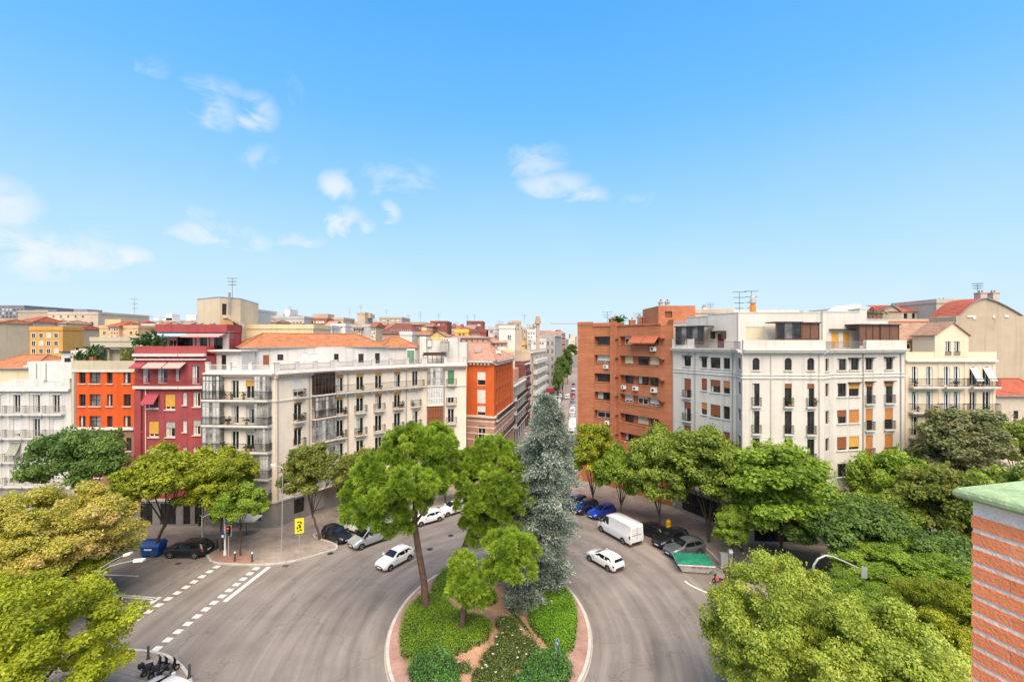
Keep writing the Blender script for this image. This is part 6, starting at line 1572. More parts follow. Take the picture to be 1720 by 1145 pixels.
pine('tall pine with leaning trunk and wide crown on the left of the island', (wx(716, Yp), Yp, .1), [(wx(716, Yp), Yp, 0), (wx(712, Yp), Yp, wz(975, Yp)), (wx(703, Yp), Yp, wz(925, Yp)), (wx(696, Yp), Yp + .1, wz(880, Yp)), (wx(697, Yp), Yp + .2, wz(840, Yp)), (wx(700, Yp), Yp + .2, wz(790, Yp))], [.34, .29, .27, .25, .22, .14],
     [lob(690, 760, Yp, 44, .8, .6), (lob(722, 752, Yp, 36, .8, 1.2)), lob(640, 788, Yp, 34, .75, -.6), lob(612, 826, Yp, 30, .7, -.3), lob(655, 822, Yp, 34, .7, -2.0), lob(700, 800, Yp, 36, .7, -2.2), lob(612, 850, Yp, 28, .6, -1.4), lob(650, 858, Yp, 34, .6, -1.2), lob(690, 850, Yp, 28, .6, .3), lob(733, 800, Yp, 28, .7, .2), lob(668, 775, Yp, 34, .8, 2.4), lob(720, 835, Yp, 22, .6, 1.6), lob(598, 842, Yp, 18, .6, .6), lob(672, 885, Yp, 18, .6, -.6), lob(742, 770, Yp, 20, .7, 1)], 3, [(4, 2), (4, 4), (3, 6), (3, 7), (4, 9), (5, 0), (5, 1), (4, 5), (3, 8), (4, 12), (3, 11)])
Yq = 42.5
pine('second tall pine with rounded crown left of the blue cedar', (wx(770, Yq), Yq, .1), [(wx(768, Yq), Yq, 0), (wx(776, Yq), Yq, wz(930, Yq)), (wx(785, Yq), Yq, wz(905, Yq)), (wx(800, Yq), Yq, wz(870, Yq)), (wx(818, Yq), Yq, wz(830, Yq)), (wx(828, Yq), Yq, wz(790, Yq))], [.3, .26, .25, .22, .18, .1],
     [lob(828, 774, Yq, 38, .85, .5), lob(786, 780, Yq, 26, .8, -.4), lob(866, 804, Yq, 30, .9, -1.0), lob(880, 836, Yq, 18, .9, -1.6), lob(800, 830, Yq, 24, .8, -2.4), lob(805, 800, Yq, 30, .8, -1.6), lob(840, 812, Yq, 30, .8, -2.0), lob(862, 842, Yq, 26, .8, -.6), lob(820, 845, Yq, 26, .7, -1.9), lob(845, 872, Yq, 24, .75, -1.4), lob(800, 870, Yq, 22, .75, -.9), lob(812, 895, Yq, 20, .7, -1.2), lob(776, 800, Yq, 18, .7, .3), lob(850, 780, Yq, 26, .8, 1.6), lob(868, 872, Yq, 18, .8, .2)], 5, [(4, 0), (3, 1), (4, 2), (4, 3), (4, 4), (3, 5), (3, 6), (3, 7), (2, 8), (2, 9), (3, 10), (3, 12), (3, 13)])
Yr = 35.5
pine('low bright pine in the centre of the island', (wx(776, Yr), Yr, .1), [(wx(774, Yr), Yr, 0), (wx(779, Yr), Yr, wz(1025, Yr)), (wx(784, Yr), Yr, wz(998, Yr)), (wx(792, Yr), Yr, wz(975, Yr)), (wx(812, Yr), Yr, wz(960, Yr)), (wx(840, Yr), Yr, wz(945, Yr))], [.27, .24, .22, .2, .15, .08],
     [lob(858, 920, Yr, 26, .8, 0), lob(880, 926, Yr, 22, .8, .4), lob(835, 920, Yr, 18, .8, .7), lob(868, 948, Yr, 24, .75, -.8), lob(840, 950, Yr, 20, .7, -.5), lob(778, 950, Yr, 16, .9, .2), lob(782, 975, Yr, 22, .8, -.3), lob(808, 975, Yr, 20, .7, -.8), lob(770, 990, Yr, 14, .7, -.4), lob(800, 998, Yr, 18, .6, -.6), lob(822, 968, Yr, 18, .7, .8)], 8, [(5, 0), (5, 1), (4, 2), (5, 3), (4, 4), (3, 5), (3, 6), (3, 7), (2, 8), (2, 9), (3, 10)])

# ------------------------------------------------------------------ blue-grey cedar
def cedar():
    Y = 41.0; bx = wx(893, Y); root = thing('blue_cedar', 'tall silvery blue-grey cedar at the head of the island', 'tree', (bx, Y, .1)); g = np.random.default_rng(2)
    H = wz(667, Y); prof = [(0.0, 46), (.06, 54), (.15, 52), (.25, 46), (.38, 44), (.5, 47), (.62, 45), (.72, 39), (.82, 31), (.92, 20), (1.0, 5)]
    cxs = [(0, 888), (.1, 889), (.25, 902), (.45, 915), (.6, 919), (.75, 919), (1, 917)]
    def ip(tab, t): return np.interp(t, [q[0] for q in tab], [q[1] for q in tab])
    Ps, Ts, Bs, tn = [], [], [], []; mb = MB(); nb = 700; boughs = [(((q + .5) / 100) ** .95, q * 2.399 + g.normal() * .3) for q in range(100)]
    for i in range(nb):
        t0, a0 = boughs[i % len(boughs)]; t = min(.995, max(.0, t0 + g.normal() * .010)); z = .3 + (H - .3) * t; a = a0 + g.normal() * .3
        rad = ip(prof, t) * Y / FOC * g.uniform(.8, 1.08) * (1 + .2 * math.sin(3 * a + 9 * t) + .18 * math.sin(2 * a - 31 * t) + .14 * math.sin(57 * t + a)); cx = wx(ip(cxs, t), Y) - bx
        n = max(4, int(7 * rad / 2.8)); tw = g.random()
        for k in range(n):
            q = (k + .6) / n; rr = rad * (.35 + .65 * q); c = np.array([cx + rr * math.cos(a), rr * math.sin(a), z - .16 * rr * q + .25 * rr * (1 - q)]) + g.normal(size=3) * .1
            m = 24; out = np.array([math.cos(a), math.sin(a), -.1]); v = unit(out * .7 + g.normal(size=(m, 3)) * .8); l = g.uniform(.14, .34, m)
            b = unit(np.cross(v, g.normal(size=(m, 3)))); pos = c + g.normal(size=(m, 3)) * np.array([.22, .22, .12])
            Ps.append(pos + v * (l / 2)[:, None]); Ts.append(v * (l / 2)[:, None]); Bs.append(b * .05); tn.append(.55 * tw + .45 * g.random(m))
    link('crown', blade_mesh('crown', np.concatenate(Ps), np.concatenate(Ts), np.concatenate(Bs), np.concatenate(tn), LM['cedar']), root, True)
    mb.tube([(wx(ip(cxs, t), Y) - bx, 0, H * t * .96) for t in (0, .2, .4, .6, .8, 1)], [.38, .32, .25, .18, .1, .03], M_BARK, 8)
    for i in range(60):
        t = .05 + .9 * i / 60; a = i * 2.4; r = ip(prof, t) * Y / FOC * .8; cx = wx(ip(cxs, t), Y) - bx; mb.tube([(cx, 0, H * t + .2), (cx + r * math.cos(a), r * math.sin(a), H * t - .1)], [.05, .015], M_BARK, 5)
    mb.build('trunk', root, 60, True)
cedar()

# ------------------------------------------------------------------ beds on the island
def inside(poly, P):
    c = np.zeros(len(P), bool); n = len(poly); x, y = P[:, 0], P[:, 1]
    for i in range(n):
        x0, y0 = poly[i]; x1, y1 = poly[(i + 1) % n]
        if y0 == y1: continue
        c ^= ((y0 > y) != (y1 > y)) & (x < (x1 - x0) * (y - y0) / (y1 - y0) + x0)
    return c
def edge_dist(poly, P):
    d = np.full(len(P), 1e9); n = len(poly)
    for i in range(n):
        a = np.array(poly[i]); b = np.array(poly[(i + 1) % n]); ab = b - a; t = np.clip(((P - a) @ ab) / (ab @ ab + 1e-9), 0, 1); d = np.minimum(d, np.linalg.norm(P - (a + t[:, None] * ab), axis=1))
    return d
def hedge(label, name, pxs, h, mat, dens=560, size=.075, seed=1, zoom=True, rough=.12, cat='hedge', round_=.55, flowers=0, ruff=.15):
    ox, oy, sc = 640, 960, .2151
    poly = [G(ox + x * sc, oy + y * sc, h * .7) for x, y in pxs]; g = np.random.default_rng(seed)
    poly = smooth_line(poly + [poly[0]], 3)[:-1]
    A = np.array(poly); lo, hi = A.min(0), A.max(0); c = A.mean(0)
    root = thing(name, label, cat, (c[0], c[1], .16), 'planting on the island')
    def hgt(P):
        e = edge_dist(poly, P); k = np.clip(e / round_, 0, 1); prof = np.sqrt(1 - (1 - k) ** 2)
        wob = rough * (np.sin(P[:, 0] * 3.1 + seed) * np.cos(P[:, 1] * 2.7 + seed * 2) + .6 * np.sin(P[:, 0] * 7.3 + P[:, 1] * 5.1))
        return .16 + h * prof * (1 + wob) * .92 + .02
    n = int((hi - lo).prod() * dens); P = g.uniform(lo, hi, (n, 2)); P = P[inside(poly, P)]; n = len(P); P0 = P + g.normal(size=P.shape) * .11
    z = hgt(P); zz = z * g.uniform(.72, 1.04, n) * (1 + ruff * np.abs(g.normal(size=n)) * (g.random(n) < .35)); e = 1e-2
    gx = (hgt(P + [e, 0]) - z) / e; gy = (hgt(P + [0, e]) - z) / e
    N = unit(np.stack([-gx, -gy, np.ones(n)], 1)); N = unit(N + g.normal(size=(n, 3)) * .45)
    t = unit(np.cross(N, g.normal(size=(n, 3)))); b = np.cross(N, t); s = size * g.uniform(.7, 1.35, n)
    Q = np.concatenate([P0, np.maximum(.2, zz)[:, None]], 1) - np.array([c[0], c[1], .16])
    link('foliage', blade_mesh('foliage', Q, t * s[:, None] * .65, b * s[:, None] * .42, g.random(n), mat), root, True)
    # solid dark green filler mound under the leaves, hides the ground
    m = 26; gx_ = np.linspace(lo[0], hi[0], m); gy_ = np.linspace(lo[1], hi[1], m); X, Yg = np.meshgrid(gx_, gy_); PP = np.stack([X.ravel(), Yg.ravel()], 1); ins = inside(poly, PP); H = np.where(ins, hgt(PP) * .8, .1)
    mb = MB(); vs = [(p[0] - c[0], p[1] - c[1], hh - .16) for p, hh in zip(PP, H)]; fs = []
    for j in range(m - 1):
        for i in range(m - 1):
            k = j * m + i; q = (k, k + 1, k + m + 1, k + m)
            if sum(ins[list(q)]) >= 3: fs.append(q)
    mb.add(vs, fs, surf('core_dark_green', (.03, .04, .015), .95, .3, 3)); mb.build('foliage_core', root, None, True)
    for k in range(flowers):
        p = P[g.integers(0, n)]; zf = hgt(p[None])[0] + .06; fb = MB(); r = .075 + .03 * g.random(); mm = [surf('rose_white', (.75, .68, .62), .6, .1), surf('rose_pink', (.72, .35, .28), .6, .1)][int(g.random() < .25)]
        for q in range(7):
            a = q * .9; d = Vector((math.cos(a), math.sin(a), .35)) * r * (1 if q < 5 else .45); u = Vector((-math.sin(a), math.cos(a), 0)) * r * .6; cc = Vector((p[0] - c[0], p[1] - c[1], zf - .16)); fb.add([cc, cc + d * .6 + u, cc + d, cc + d * .6 - u], [(0, 1, 2, 3)], mm)
        fb.build('flower', root, None, True)
    return root
hedge('large lobed green hedge bed on the left of the island round the tall pine', 'hedge_bed', [(190, 290), (300, 185), (385, 160), (480, 185), (540, 240), (610, 295), (700, 325), (800, 350), (875, 405), (850, 480), (780, 545), (620, 615), (560, 640), (400, 650), (200, 680), (150, 580), (150, 430)], .62, LM['hedge'], seed=2)
hedge('rounded green hedge at the back of the island left of the pines', 'hedge_bed', [(385, 120), (440, 30), (520, -40), (620, -30), (640, 60), (600, 140), (500, 165), (430, 160)], .75, LM['hedge'], seed=3)
hedge('small green hedge under the low bright pine', 'hedge_bed', [(680, 215), (660, 140), (760, 110), (860, 130), (910, 200), (870, 245), (780, 255)], .5, LM['hedge2'], seed=4)
hedge('bright green hedge bed along the right edge of the island', 'hedge_bed', [(1230, 150), (1310, 90), (1380, 70), (1470, 150), (1528, 260), (1530, 430), (1490, 590), (1400, 620), (1300, 560), (1230, 480), (1150, 380), (1150, 280)], .6, LM['hedge2'], seed=5)
ROSES = [(985, 400, 62, 'topmost, by the fork of the path'), (1040, 470, 55, 'right of the topmost'), (960, 500, 50, 'left of the path edge near the top'), (1110, 540, 58, 'by the right hedge'), (1020, 580, 66, 'in the very middle'), (920, 610, 58, 'left of the middle one'), (1170, 610, 52, 'closest to the blue sign'), (1080, 680, 62, 'above the spreading juniper'), (850, 690, 66, 'beside the dirt path'), (960, 720, 70, 'below the middle one'), (790, 790, 62, 'low on the left by the path'), (890, 830, 74, 'at the bottom centre'), (640, 730, 40, 'left of the dirt path'), (1000, 850, 60, 'at the bottom by the juniper'), (780, 900, 66, 'cut by the lower edge')]
rr = random.Random(12)
for i, (cx_, cy_, rad_, where) in enumerate(ROSES):
    rad_ *= 1.22; pts_ = [(cx_ + rad_ * 1.25 * rr.uniform(.75, 1.15) * math.cos(k * .785), cy_ + rad_ * .8 * rr.uniform(.75, 1.15) * math.sin(k * .785)) for k in range(8)]
    hedge('straggly rose bush %s' % where, 'rose_bush', pts_, rr.uniform(.45, .75), LM['rose'], 420, .085, 40 + i, rough=.5, cat='rose bush', round_=.8, flowers=rr.randint(1, 4), ruff=.6)
hedge('dark juniper mound at the front left of the island', 'juniper_shrub', [(230, 690), (330, 640), (450, 620), (560, 660), (610, 780), (600, 930), (520, 1080), (400, 1080), (280, 900), (215, 780)], .7, LM['juniper'], 560, .10, 8, rough=.5, cat='shrub', ruff=.3)
hedge('spreading green juniper below the blue keep-right sign', 'juniper_shrub', [(1120, 720), (1200, 650), (1300, 590), (1420, 630), (1480, 700), (1490, 780), (1420, 900), (1280, 1040), (1080, 1080), (960, 1000), (1020, 860)], .65, LM['juniper'], 560, .10, 9, rough=.5, cat='shrub', ruff=.3)
hedge('olive scrub at the foot of the blue cedar', 'scrub', [(960, 200), (1020, 240), (1060, 320), (1140, 420), (1230, 560), (1180, 500), (1080, 390), (1000, 300)], .4, LM['rose'], 300, .08, 10, cat='shrub')

# ================================================================== VEHICLES
def paint(name, c, flake=.0, rough=.22): return surf('paint_' + name, c, rough, .03, 2, metal=flake, spec=.5, coat=.8)
CP = {'white': paint('white', (.74, .74, .73)), 'silver': paint('silver', (.42, .43, .44), .4), 'black': surf('paint_black', (.010, .010, .012), .3, .03, 2, spec=.4, coat=.25), 'navy': paint('navy', (.012, .018, .06)), 'blue': paint('blue', (.012, .035, .30)), 'grey': paint('grey', (.12, .13, .14), .4), 'red': paint('red', (.42, .02, .02)), 'vanwhite': paint('van_white', (.62, .63, .65)), 'beige': paint('beige', (.45, .40, .33), .2)}
M_TYRE = surf('tyre', (.018, .018, .018), .85, .2); M_RIM = surf('alloy', (.45, .45, .46), .3, .1, metal=.8); M_CARGL = glass('car_glass', (.012, .015, .018), .04); M_LAMP = surf('headlamp', (.62, .64, .66), .12, .1, spec=.7); M_TAIL = surf('tail_lamp', (.38, .015, .012), .2, .1, spec=.6); M_PLASTIC = surf('black_plastic', (.02, .02, .02), .6, .2); M_PLATE = surf('number_plate', (.70, .70, .68), .5, .05)
SHAPES = {  # length, width, height, wheelbase, stations: (x from -1 rear .. 1 front, z floor, belt z, top z, half-width factor, top half-width factor)
    'hatch': dict(L=4.15, W=1.76, H=1.47, wb=2.58, wr=.31, st=[(-1.0, .42, .72, .80, .80, .62), (-.96, .28, .86, .95, .93, .70), (-.86, .22, .95, 1.28, .97, .66), (-.66, .2, .96, 1.44, 1.0, .66), (-.3, .2, .95, 1.47, 1.0, .67), (.04, .2, .93, 1.42, 1.0, .66), (.42, .2, .92, 1.02, 1.0, .74), (.72, .2, .84, .92, .98, .74), (.92, .24, .72, .78, .9, .66), (1.0, .36, .56, .62, .72, .55)], cab=(2, 3, 5, 6)),
    'sedan': dict(L=4.55, W=1.80, H=1.45, wb=2.7, wr=.32, st=[(-1.0, .42, .78, .88, .82, .66), (-.96, .28, .90, .98, .93, .72), (-.62, .22, .96, 1.04, .98, .74), (-.32, .2, .96, 1.40, 1.0, .64), (-.08, .2, .95, 1.45, 1.0, .66), (.12, .2, .93, 1.40, 1.0, .65), (.44, .2, .92, 1.0, 1.0, .74), (.72, .2, .84, .92, .98, .74), (.92, .24, .72, .78, .9, .66), (1.0, .36, .56, .62, .72, .55)], cab=(2, 3, 5, 6)),
    'suv': dict(L=4.5, W=1.86, H=1.66, wb=2.67, wr=.36, st=[(-1.0, .5, .85, .95, .84, .66), (-.96, .36, 1.0, 1.12, .95, .72), (-.86, .3, 1.08, 1.46, .98, .68), (-.68, .28, 1.08, 1.62, 1.0, .68), (-.3, .28, 1.07, 1.66, 1.0, .69), (.06, .28, 1.05, 1.60, 1.0, .68), (.38, .28, 1.05, 1.15, 1.0, .78), (.74, .28, .98, 1.08, .98, .78), (.93, .32, .84, .92, .92, .7), (1.0, .44, .66, .74, .78, .6)], cab=(2, 3, 5, 6)),
    'van': dict(L=5.0, W=1.95, H=1.97, wb=3.1, wr=.34, st=[(-1.0, .34, 1.12, 1.80, .95, .80), (-.97, .26, 1.14, 1.92, .99, .83), (-.7, .24, 1.14, 1.97, 1.0, .84), (-.2, .24, 1.13, 1.97, 1.0, .84), (.1, .24, 1.12, 1.95, 1.0, .83), (.3, .24, 1.11, 1.86, 1.0, .81), (.64, .24, 1.06, 1.14, .99, .80), (.84, .26, .92, 1.0, .95, .76), (.96, .3, .74, .82, .88, .68), (1.0, .4, .6, .66, .76, .6)], cab=(0, 1, 5, 6), cargo=True),
    'highvan': dict(L=5.9, W=2.05, H=2.5, wb=3.75, wr=.36, st=[(-1.0, .4, 1.3, 2.36, .97, .86), (-.98, .3, 1.32, 2.46, 1.0, .88), (-.7, .28, 1.32, 2.5, 1.0, .88), (-.2, .28, 1.32, 2.5, 1.0, .88), (.22, .28, 1.30, 2.48, 1.0, .87), (.44, .28, 1.28, 2.3, 1.0, .84), (.74, .28, 1.2, 1.32, .99, .82), (.88, .3, 1.02, 1.12, .95, .78), (.97, .34, .84, .92, .9, .7), (1.0, .42, .7, .76, .8, .64)], cab=(0, 1, 5, 6), cargo=True),
}
def car_parts(shape, pm):
    """-> list of (name, MB, parent name)"""
    S = SHAPES[shape]; hl, hw = S['L'] / 2, S['W'] / 2; st = S['st']; parts = []
    def ring(s):
        x, zf, zb, zt, w, tw = s; X = x * hl; W = w * hw; T = tw * hw; zm = zf + (zb - zf) * .45
        half = [(0.0, zf), (W * .86, zf), (W * .985, zf + .12), (W * 1.0, zm), (W * .975, zb - .06), (W * .94, zb), (T + (W * .94 - T) * .08, zt - max(.03, (zt - zb) * .1)), (T * .82, zt - .005), (0.0, zt + .02)]
        return [(X, y, z) for y, z in half] + [(X, -y, z) for y, z in half[-2:0:-1]]
    mb = MB(); rings = [ring(s) for s in st]; n = len(rings[0]); vs = [v for r in rings for v in r]; fs = []
    for i in range(len(rings) - 1):
        for k in range(n): fs.append((i * n + k, (i + 1) * n + k, (i + 1) * n + (k + 1) % n, i * n + (k + 1) % n))
    fs.append(tuple(range(n))); fs.append(tuple(range((len(rings) - 1) * n, len(rings) * n))[::-1])
    mb.add(vs, fs, pm); parts.append(('body', mb, None, 38))
    r0, r1, f1, f0 = [st[i] for i in S['cab']]
    def side_y(z, s): # half width on the cabin side at height z
        x, zf, zb, zt, w, tw = s; W = w * hw * .94; T = tw * hw + (W - tw * hw) * .08; zz = zt - max(.03, (zt - zb) * .1); return W + (T - W) * max(0, min(1, (z - zb) / max(.01, zz - zb)))
    def glass_front(a, b, nm, sg, m=M_CARGL, lo=.10, hi=.93):
        # sloping screen between station a (low end) and b (roof end)
        g = MB(); pts = []
        for q, (s, t) in enumerate(((lo, .9), (hi, .9))):
            x = (a[0] + (b[0] - a[0]) * s) * hl; z = a[3] + (b[3] - a[3]) * s; w = (a[5] + (b[5] - a[5]) * s) * hw * (.98 if q == 0 else .9); pts.append((x, w, z + .005))
        (x0, w0, z0), (x1, w1, z1) = pts; d = Vector((x1 - x0, 0, z1 - z0)).normalized(); nn = Vector((d.z, 0, -d.x)) * sg; o = nn * .018 + Vector((0, 0, .012))
        P = [Vector((x0, -w0, z0)) + o, Vector((x0, w0, z0)) + o, Vector((x1, w1, z1)) + o, Vector((x1, -w1, z1)) + o]; M0, M1 = (P[0] + P[1]) / 2 + nn * .05, (P[2] + P[3]) / 2 + nn * .03
        q = [P[0], M0, P[1], P[2], M1, P[3]]; g.add(q, [(0, 1, 4, 5), (1, 2, 3, 4)] if sg > 0 else [(5, 4, 1, 0), (4, 3, 2, 1)], m); parts.append((nm, g, None, 30))
    glass_front(f0, f1, 'windscreen', 1)
    if not S.get('cargo'): glass_front(r0 if shape == 'sedan' else st[S['cab'][0] - 1], r1 if shape == 'sedan' else st[S['cab'][0]], 'rear_window', -1, lo=.12 if shape == 'sedan' else .25, hi=.93)
    else:
        g = MB(); x = -hl - .012; z0, z1 = st[0][2] + .05, st[0][3] - .25; w = st[0][5] * hw * .8
        for sg in (-1, 1): g.box(x - .02, x, min(sg * .06, sg * w), max(sg * .06, sg * w), z0, z1, M_CARGL if shape == 'van' else pm)
        g.box(x - .015, x, -.012, .012, .45, st[0][3] - .15, M_PLASTIC); g.box(x - .015, x, -w, w, z0 - .06, z0 - .04, M_PLASTIC); parts.append(('rear_door', g, None, None))
    # side windows
    zb = max(s[2] for s in st[S['cab'][1]:S['cab'][2] + 1]) + .035; zr = min(f1[3], r1[3]) - .13
    xf0 = (f0[0] + (f1[0] - f0[0]) * .22) * hl; xf1 = (f1[0] + .01) * hl
    if S.get('cargo'): spans = [(xf0, xf1, (f1[0] - .22) * hl if shape == 'van' else (f1[0] - .2) * hl)]
    else: xm = (f1[0] + r1[0]) / 2 * hl - .05; spans = [(xf0, xf1, xm + .04), (None, None, None)]
    for sg in (1, -1):
        def P(x, z):
            # interpolate between stations
            t = x / hl; i = max(k for k in range(len(st) - 1) if st[k][0] <= t + 1e-6); a, b = st[i], st[i + 1]; q = (t - a[0]) / (b[0] - a[0]); s = tuple(a[j] + (b[j] - a[j]) * q for j in range(6)); return (x, sg * (side_y(z, s) + .014), z)
        def pane(poly):
            g = MB(); g.add([P(x, z) for x, z in poly], [tuple(range(len(poly)))[::sg]], M_CARGL); parts.append(('side_window', g, None, None))
        if S.get('cargo'):
            xa, xb, xc = spans[0]; pane([(xc, zb), (xa, zb), (xb, zr - .0), (xc, zr)])
        else:
            xa, xb, xc = spans[0]; pane([(xc, zb), (xa, zb), (xb, zr), (xc, zr + .02)])
            x0 = (r0[0] + (r1[0] - r0[0]) * .35) * hl; x1 = (r1[0] + .02) * hl; pane([(x0, zb + .04), (xc - .08, zb), (xc - .08, zr + .02), (x1, zr)])
    for sg in (1, -1):
        # lamps, mirrors, handles
        fx = st[-2]; g = MB(); y = fx[4] * hw; z = fx[2] - .03; x = fx[0] * hl
        g.add([(x - .28, sg * (y + .02), z + .1), (x - .28, sg * (y + .03), z - .03), (x + .1, sg * (y - .14), z - .12), (x + .12, sg * (y - .24), z - .02), (x - .05, sg * (y - .2), z + .09)], [(0, 1, 2, 3, 4)[::sg]], M_LAMP); parts.append(('headlight', g, None, None))
        rx = st[1]; g = MB(); x = rx[0] * hl; y = rx[4] * hw; z = rx[2] - .02; hh = .34 if S.get('cargo') else .2
        g.hexa([(x - .05, sg * y - .13, z - hh), (x + .14, sg * y - .13, z - hh), (x + .14, sg * y + .012 * sg + .0, z - hh), (x - .05, sg * y + .0, z - hh), (x - .05, sg * y - .13, z), (x + .14, sg * y - .13, z), (x + .14, sg * y + .012 * sg, z), (x - .05, sg * y, z)] if sg > 0 else [(x - .05, -y - .0, z - hh), (x + .14, -y - .012, z - hh), (x + .14, -y + .13, z - hh), (x - .05, -y + .13, z - hh), (x - .05, -y, z), (x + .14, -y - .012, z), (x + .14, -y + .13, z), (x - .05, -y + .13, z)], M_TAIL); parts.append(('tail_light', g, None, None))
        g = MB(); mx = (f0[0] + (f1[0] - f0[0]) * .3) * hl; my = hw * .97; g.hexa([(mx - .06, min(sg * my, sg * (my + .2)), zb - .02), (mx + .1, min(sg * my, sg * (my + .2)), zb - .02), (mx + .1, max(sg * my, sg * (my + .2)), zb - .02), (mx - .06, max(sg * my, sg * (my + .2)), zb - .02), (mx - .06, min(sg * my, sg * (my + .2)), zb + .13), (mx + .06, min(sg * my, sg * (my + .2)), zb + .13), (mx + .06, max(sg * my, sg * (my + .2)), zb + .13), (mx - .06, max(sg * my, sg * (my + .2)), zb + .13)], pm if not S.get('cargo') else M_PLASTIC); parts.append(('mirror', g, None, None))
    # bumper, grille, plates, sill strips
    g = MB(); x = hl; zf = st[-1][1]; w = st[-1][4] * hw * .8; g.box(x - .06, x + .012, -w, w, zf - .02, zf + .13, M_PLASTIC); g.box(x - .02, x + .014, -w * .7, w * .7, st[-1][2] - .02, st[-1][2] + .05, M_PLASTIC); parts.append(('grille', g, None, None))
    g = MB(); w = st[0][4] * hw * .8; g.box(-hl - .012, -hl + .06, -w, w, st[0][1] - .06, st[0][1] + .1, M_PLASTIC); parts.append(('bumper', g, None, None))
    g = MB(); g.box(-hl - .03, -hl - .013, -.26, .26, st[0][1] + .17, st[0][1] + .28, M_PLATE); parts.append(('number_plate', g, None, None)); g = MB(); g.box(hl + .013, hl + .028, -.26, .26, zf + .02, zf + .12, M_PLATE); parts.append(('number_plate', g, None, None))
    for sg in (1, -1):
        g = MB(); y = hw * .99; g.box(-S['wb'] / 2 + .5, S['wb'] / 2 - .5, min(sg * y, sg * (y + .015)), max(sg * y, sg * (y + .015)), .22, .34, M_PLASTIC); parts.append(('sill_strip', g, None, None))
    wr = S['wr']
    for wxp in (S['wb'] / 2, -S['wb'] / 2):
        wxp += (.04 if not S.get('cargo') else .15)
        for sg in (1, -1):
            # dark wheel arch, then the wheel
            g = MB(); y = sg * (hw * 1.0 + .006); K = 12; arc = [(wxp + (wr + .07) * math.cos(math.pi * k / K), y, wr + (wr + .07) * math.sin(math.pi * k / K)) for k in range(K + 1)]; g.add(arc + [(wxp - wr - .05, y, .2), (wxp + wr + .05, y, .2)], [tuple(range(K + 3))[::-sg]], M_PLASTIC); parts.append(('wheel_arch', g, None, None))
            g = MB(); y0, y1 = sg * (hw - .2), sg * (hw + .02); K = 16
            prof = [(y0, wr - .02), (y0 + sg * .03, wr), (y1 - sg * .03, wr), (y1, wr - .03), (y1, wr * .66)]
            V = []; 
            for (yy, r) in prof: V += [(wxp + r * math.cos(2 * math.pi * k / K), yy, wr + r * math.sin(2 * math.pi * k / K)) for k in range(K)]
            F_ = [(i * K + k, i * K + (k + 1) % K, (i + 1) * K + (k + 1) % K, (i + 1) * K + k)[::-sg] for i in range(4) for k in range(K)]
            g.add(V, F_, M_TYRE); parts.append(('wheel', g, None, 40))
            g = MB(); y2 = y1 - sg * .008; rim = [(wxp + wr * .66 * math.cos(2 * math.pi * k / 20), y2, wr + wr * .66 * math.sin(2 * math.pi * k / 20)) for k in range(20)]
            for k in range(5):
                q = [rim[(k * 4 + j) % 20] for j in (0, 1, 2)]; g.add([(wxp, y2 + sg * .012, wr)] + q, [(0, 1, 2, 3)[::-sg]], M_RIM); q = [rim[(k * 4 + j) % 20] for j in (2, 3, 4)]; g.add([(wxp, y2, wr)] + q, [(0, 1, 2, 3)[::-sg]], M_PLASTIC)
            parts.append(('rim', g, 'wheel', None))
    return parts
CAR_CACHE = {}
def car(label, shape, colour, pos, heading, group=None, full=True, name=None, cat=None):
    h = Vector(heading).normalized(); rz = math.atan2(h.y, h.x)
    nm = name or {'hatch': 'hatchback_car', 'sedan': 'sedan_car', 'suv': 'suv_car', 'van': 'delivery_van', 'highvan': 'delivery_van'}[shape]
    key = (shape, colour)
    if key not in CAR_CACHE: CAR_CACHE[key] = [(n, m.mesh(n, sm), par) for n, m, par, sm in car_parts(shape, CP[colour])]
    loc = (pos[0], pos[1], .004)
    if full:
        root = thing(nm, label, cat or ('van' if 'van' in shape else 'car'), loc, group, rz); last = None
        for n, me, par in CAR_CACHE[key]:
            o = link(n, me, last if par else root, True)
            if n == 'wheel': last = o
        return root
    k2 = ('one', shape, colour)
    if k2 not in CAR_CACHE:
        mb = MB()
        for n, m, par, sm in car_parts(shape, CP[colour]):
            b = len(mb.v); mb.v.extend(m.v)
            for f, i in zip(m.f, m.mi): mb.f.append(tuple(j + b for j in f)); mb.mi.append(mb.slot(m.mats[i]))
        CAR_CACHE[k2] = mb.mesh(nm, 38)
    o = link(nm, CAR_CACHE[k2]); o.location = loc; o.rotation_euler = (0, 0, rz); return tag(o, label, cat or 'car', group)
def car_wheels(label, shape, colour, pf, pr, side, **kw):
    """placed by the ground contacts of the visible front and rear wheels (photo points); side: +1 left wheels, -1 right wheels"""
    a, b = Vector(G(*pf)), Vector(G(*pr)); h = (a - b).normalized(); left = Vector((-h.y, h.x)); c = (a + b) / 2 - left * side * SHAPES[shape]['W'] / 2 * .95
    return car(label, shape, colour, c, h, **kw)
car_wheels('white hatchback driving towards the camera left of the island', 'hatch', 'white', (655.8, 959), (688.7, 941), 1, group='cars on the plaza')
car_wheels('white hatchback driving away right of the island', 'hatch', 'white', (991.8, 943), (1020.5, 959.5), 1, group='cars on the plaza')
car_wheels('silver panel van parked on the left by the pavement corner', 'van', 'silver', (609.5, 922.5), (650, 907), 1, group='vehicles parked on the left')
car('black hatchback parked nose-out beside the silver van', 'hatch', 'black', G(566, 905), (.80, -.60), group='vehicles parked on the left')
car('white hatchback parked tail-out behind the black one', 'hatch', 'white', G(597, 890), (-.86, .5), group='vehicles parked on the left')
car('grey hatchback half hidden behind the silver van', 'hatch', 'grey', G(630, 883), (-.86, .5), group='vehicles parked on the left')
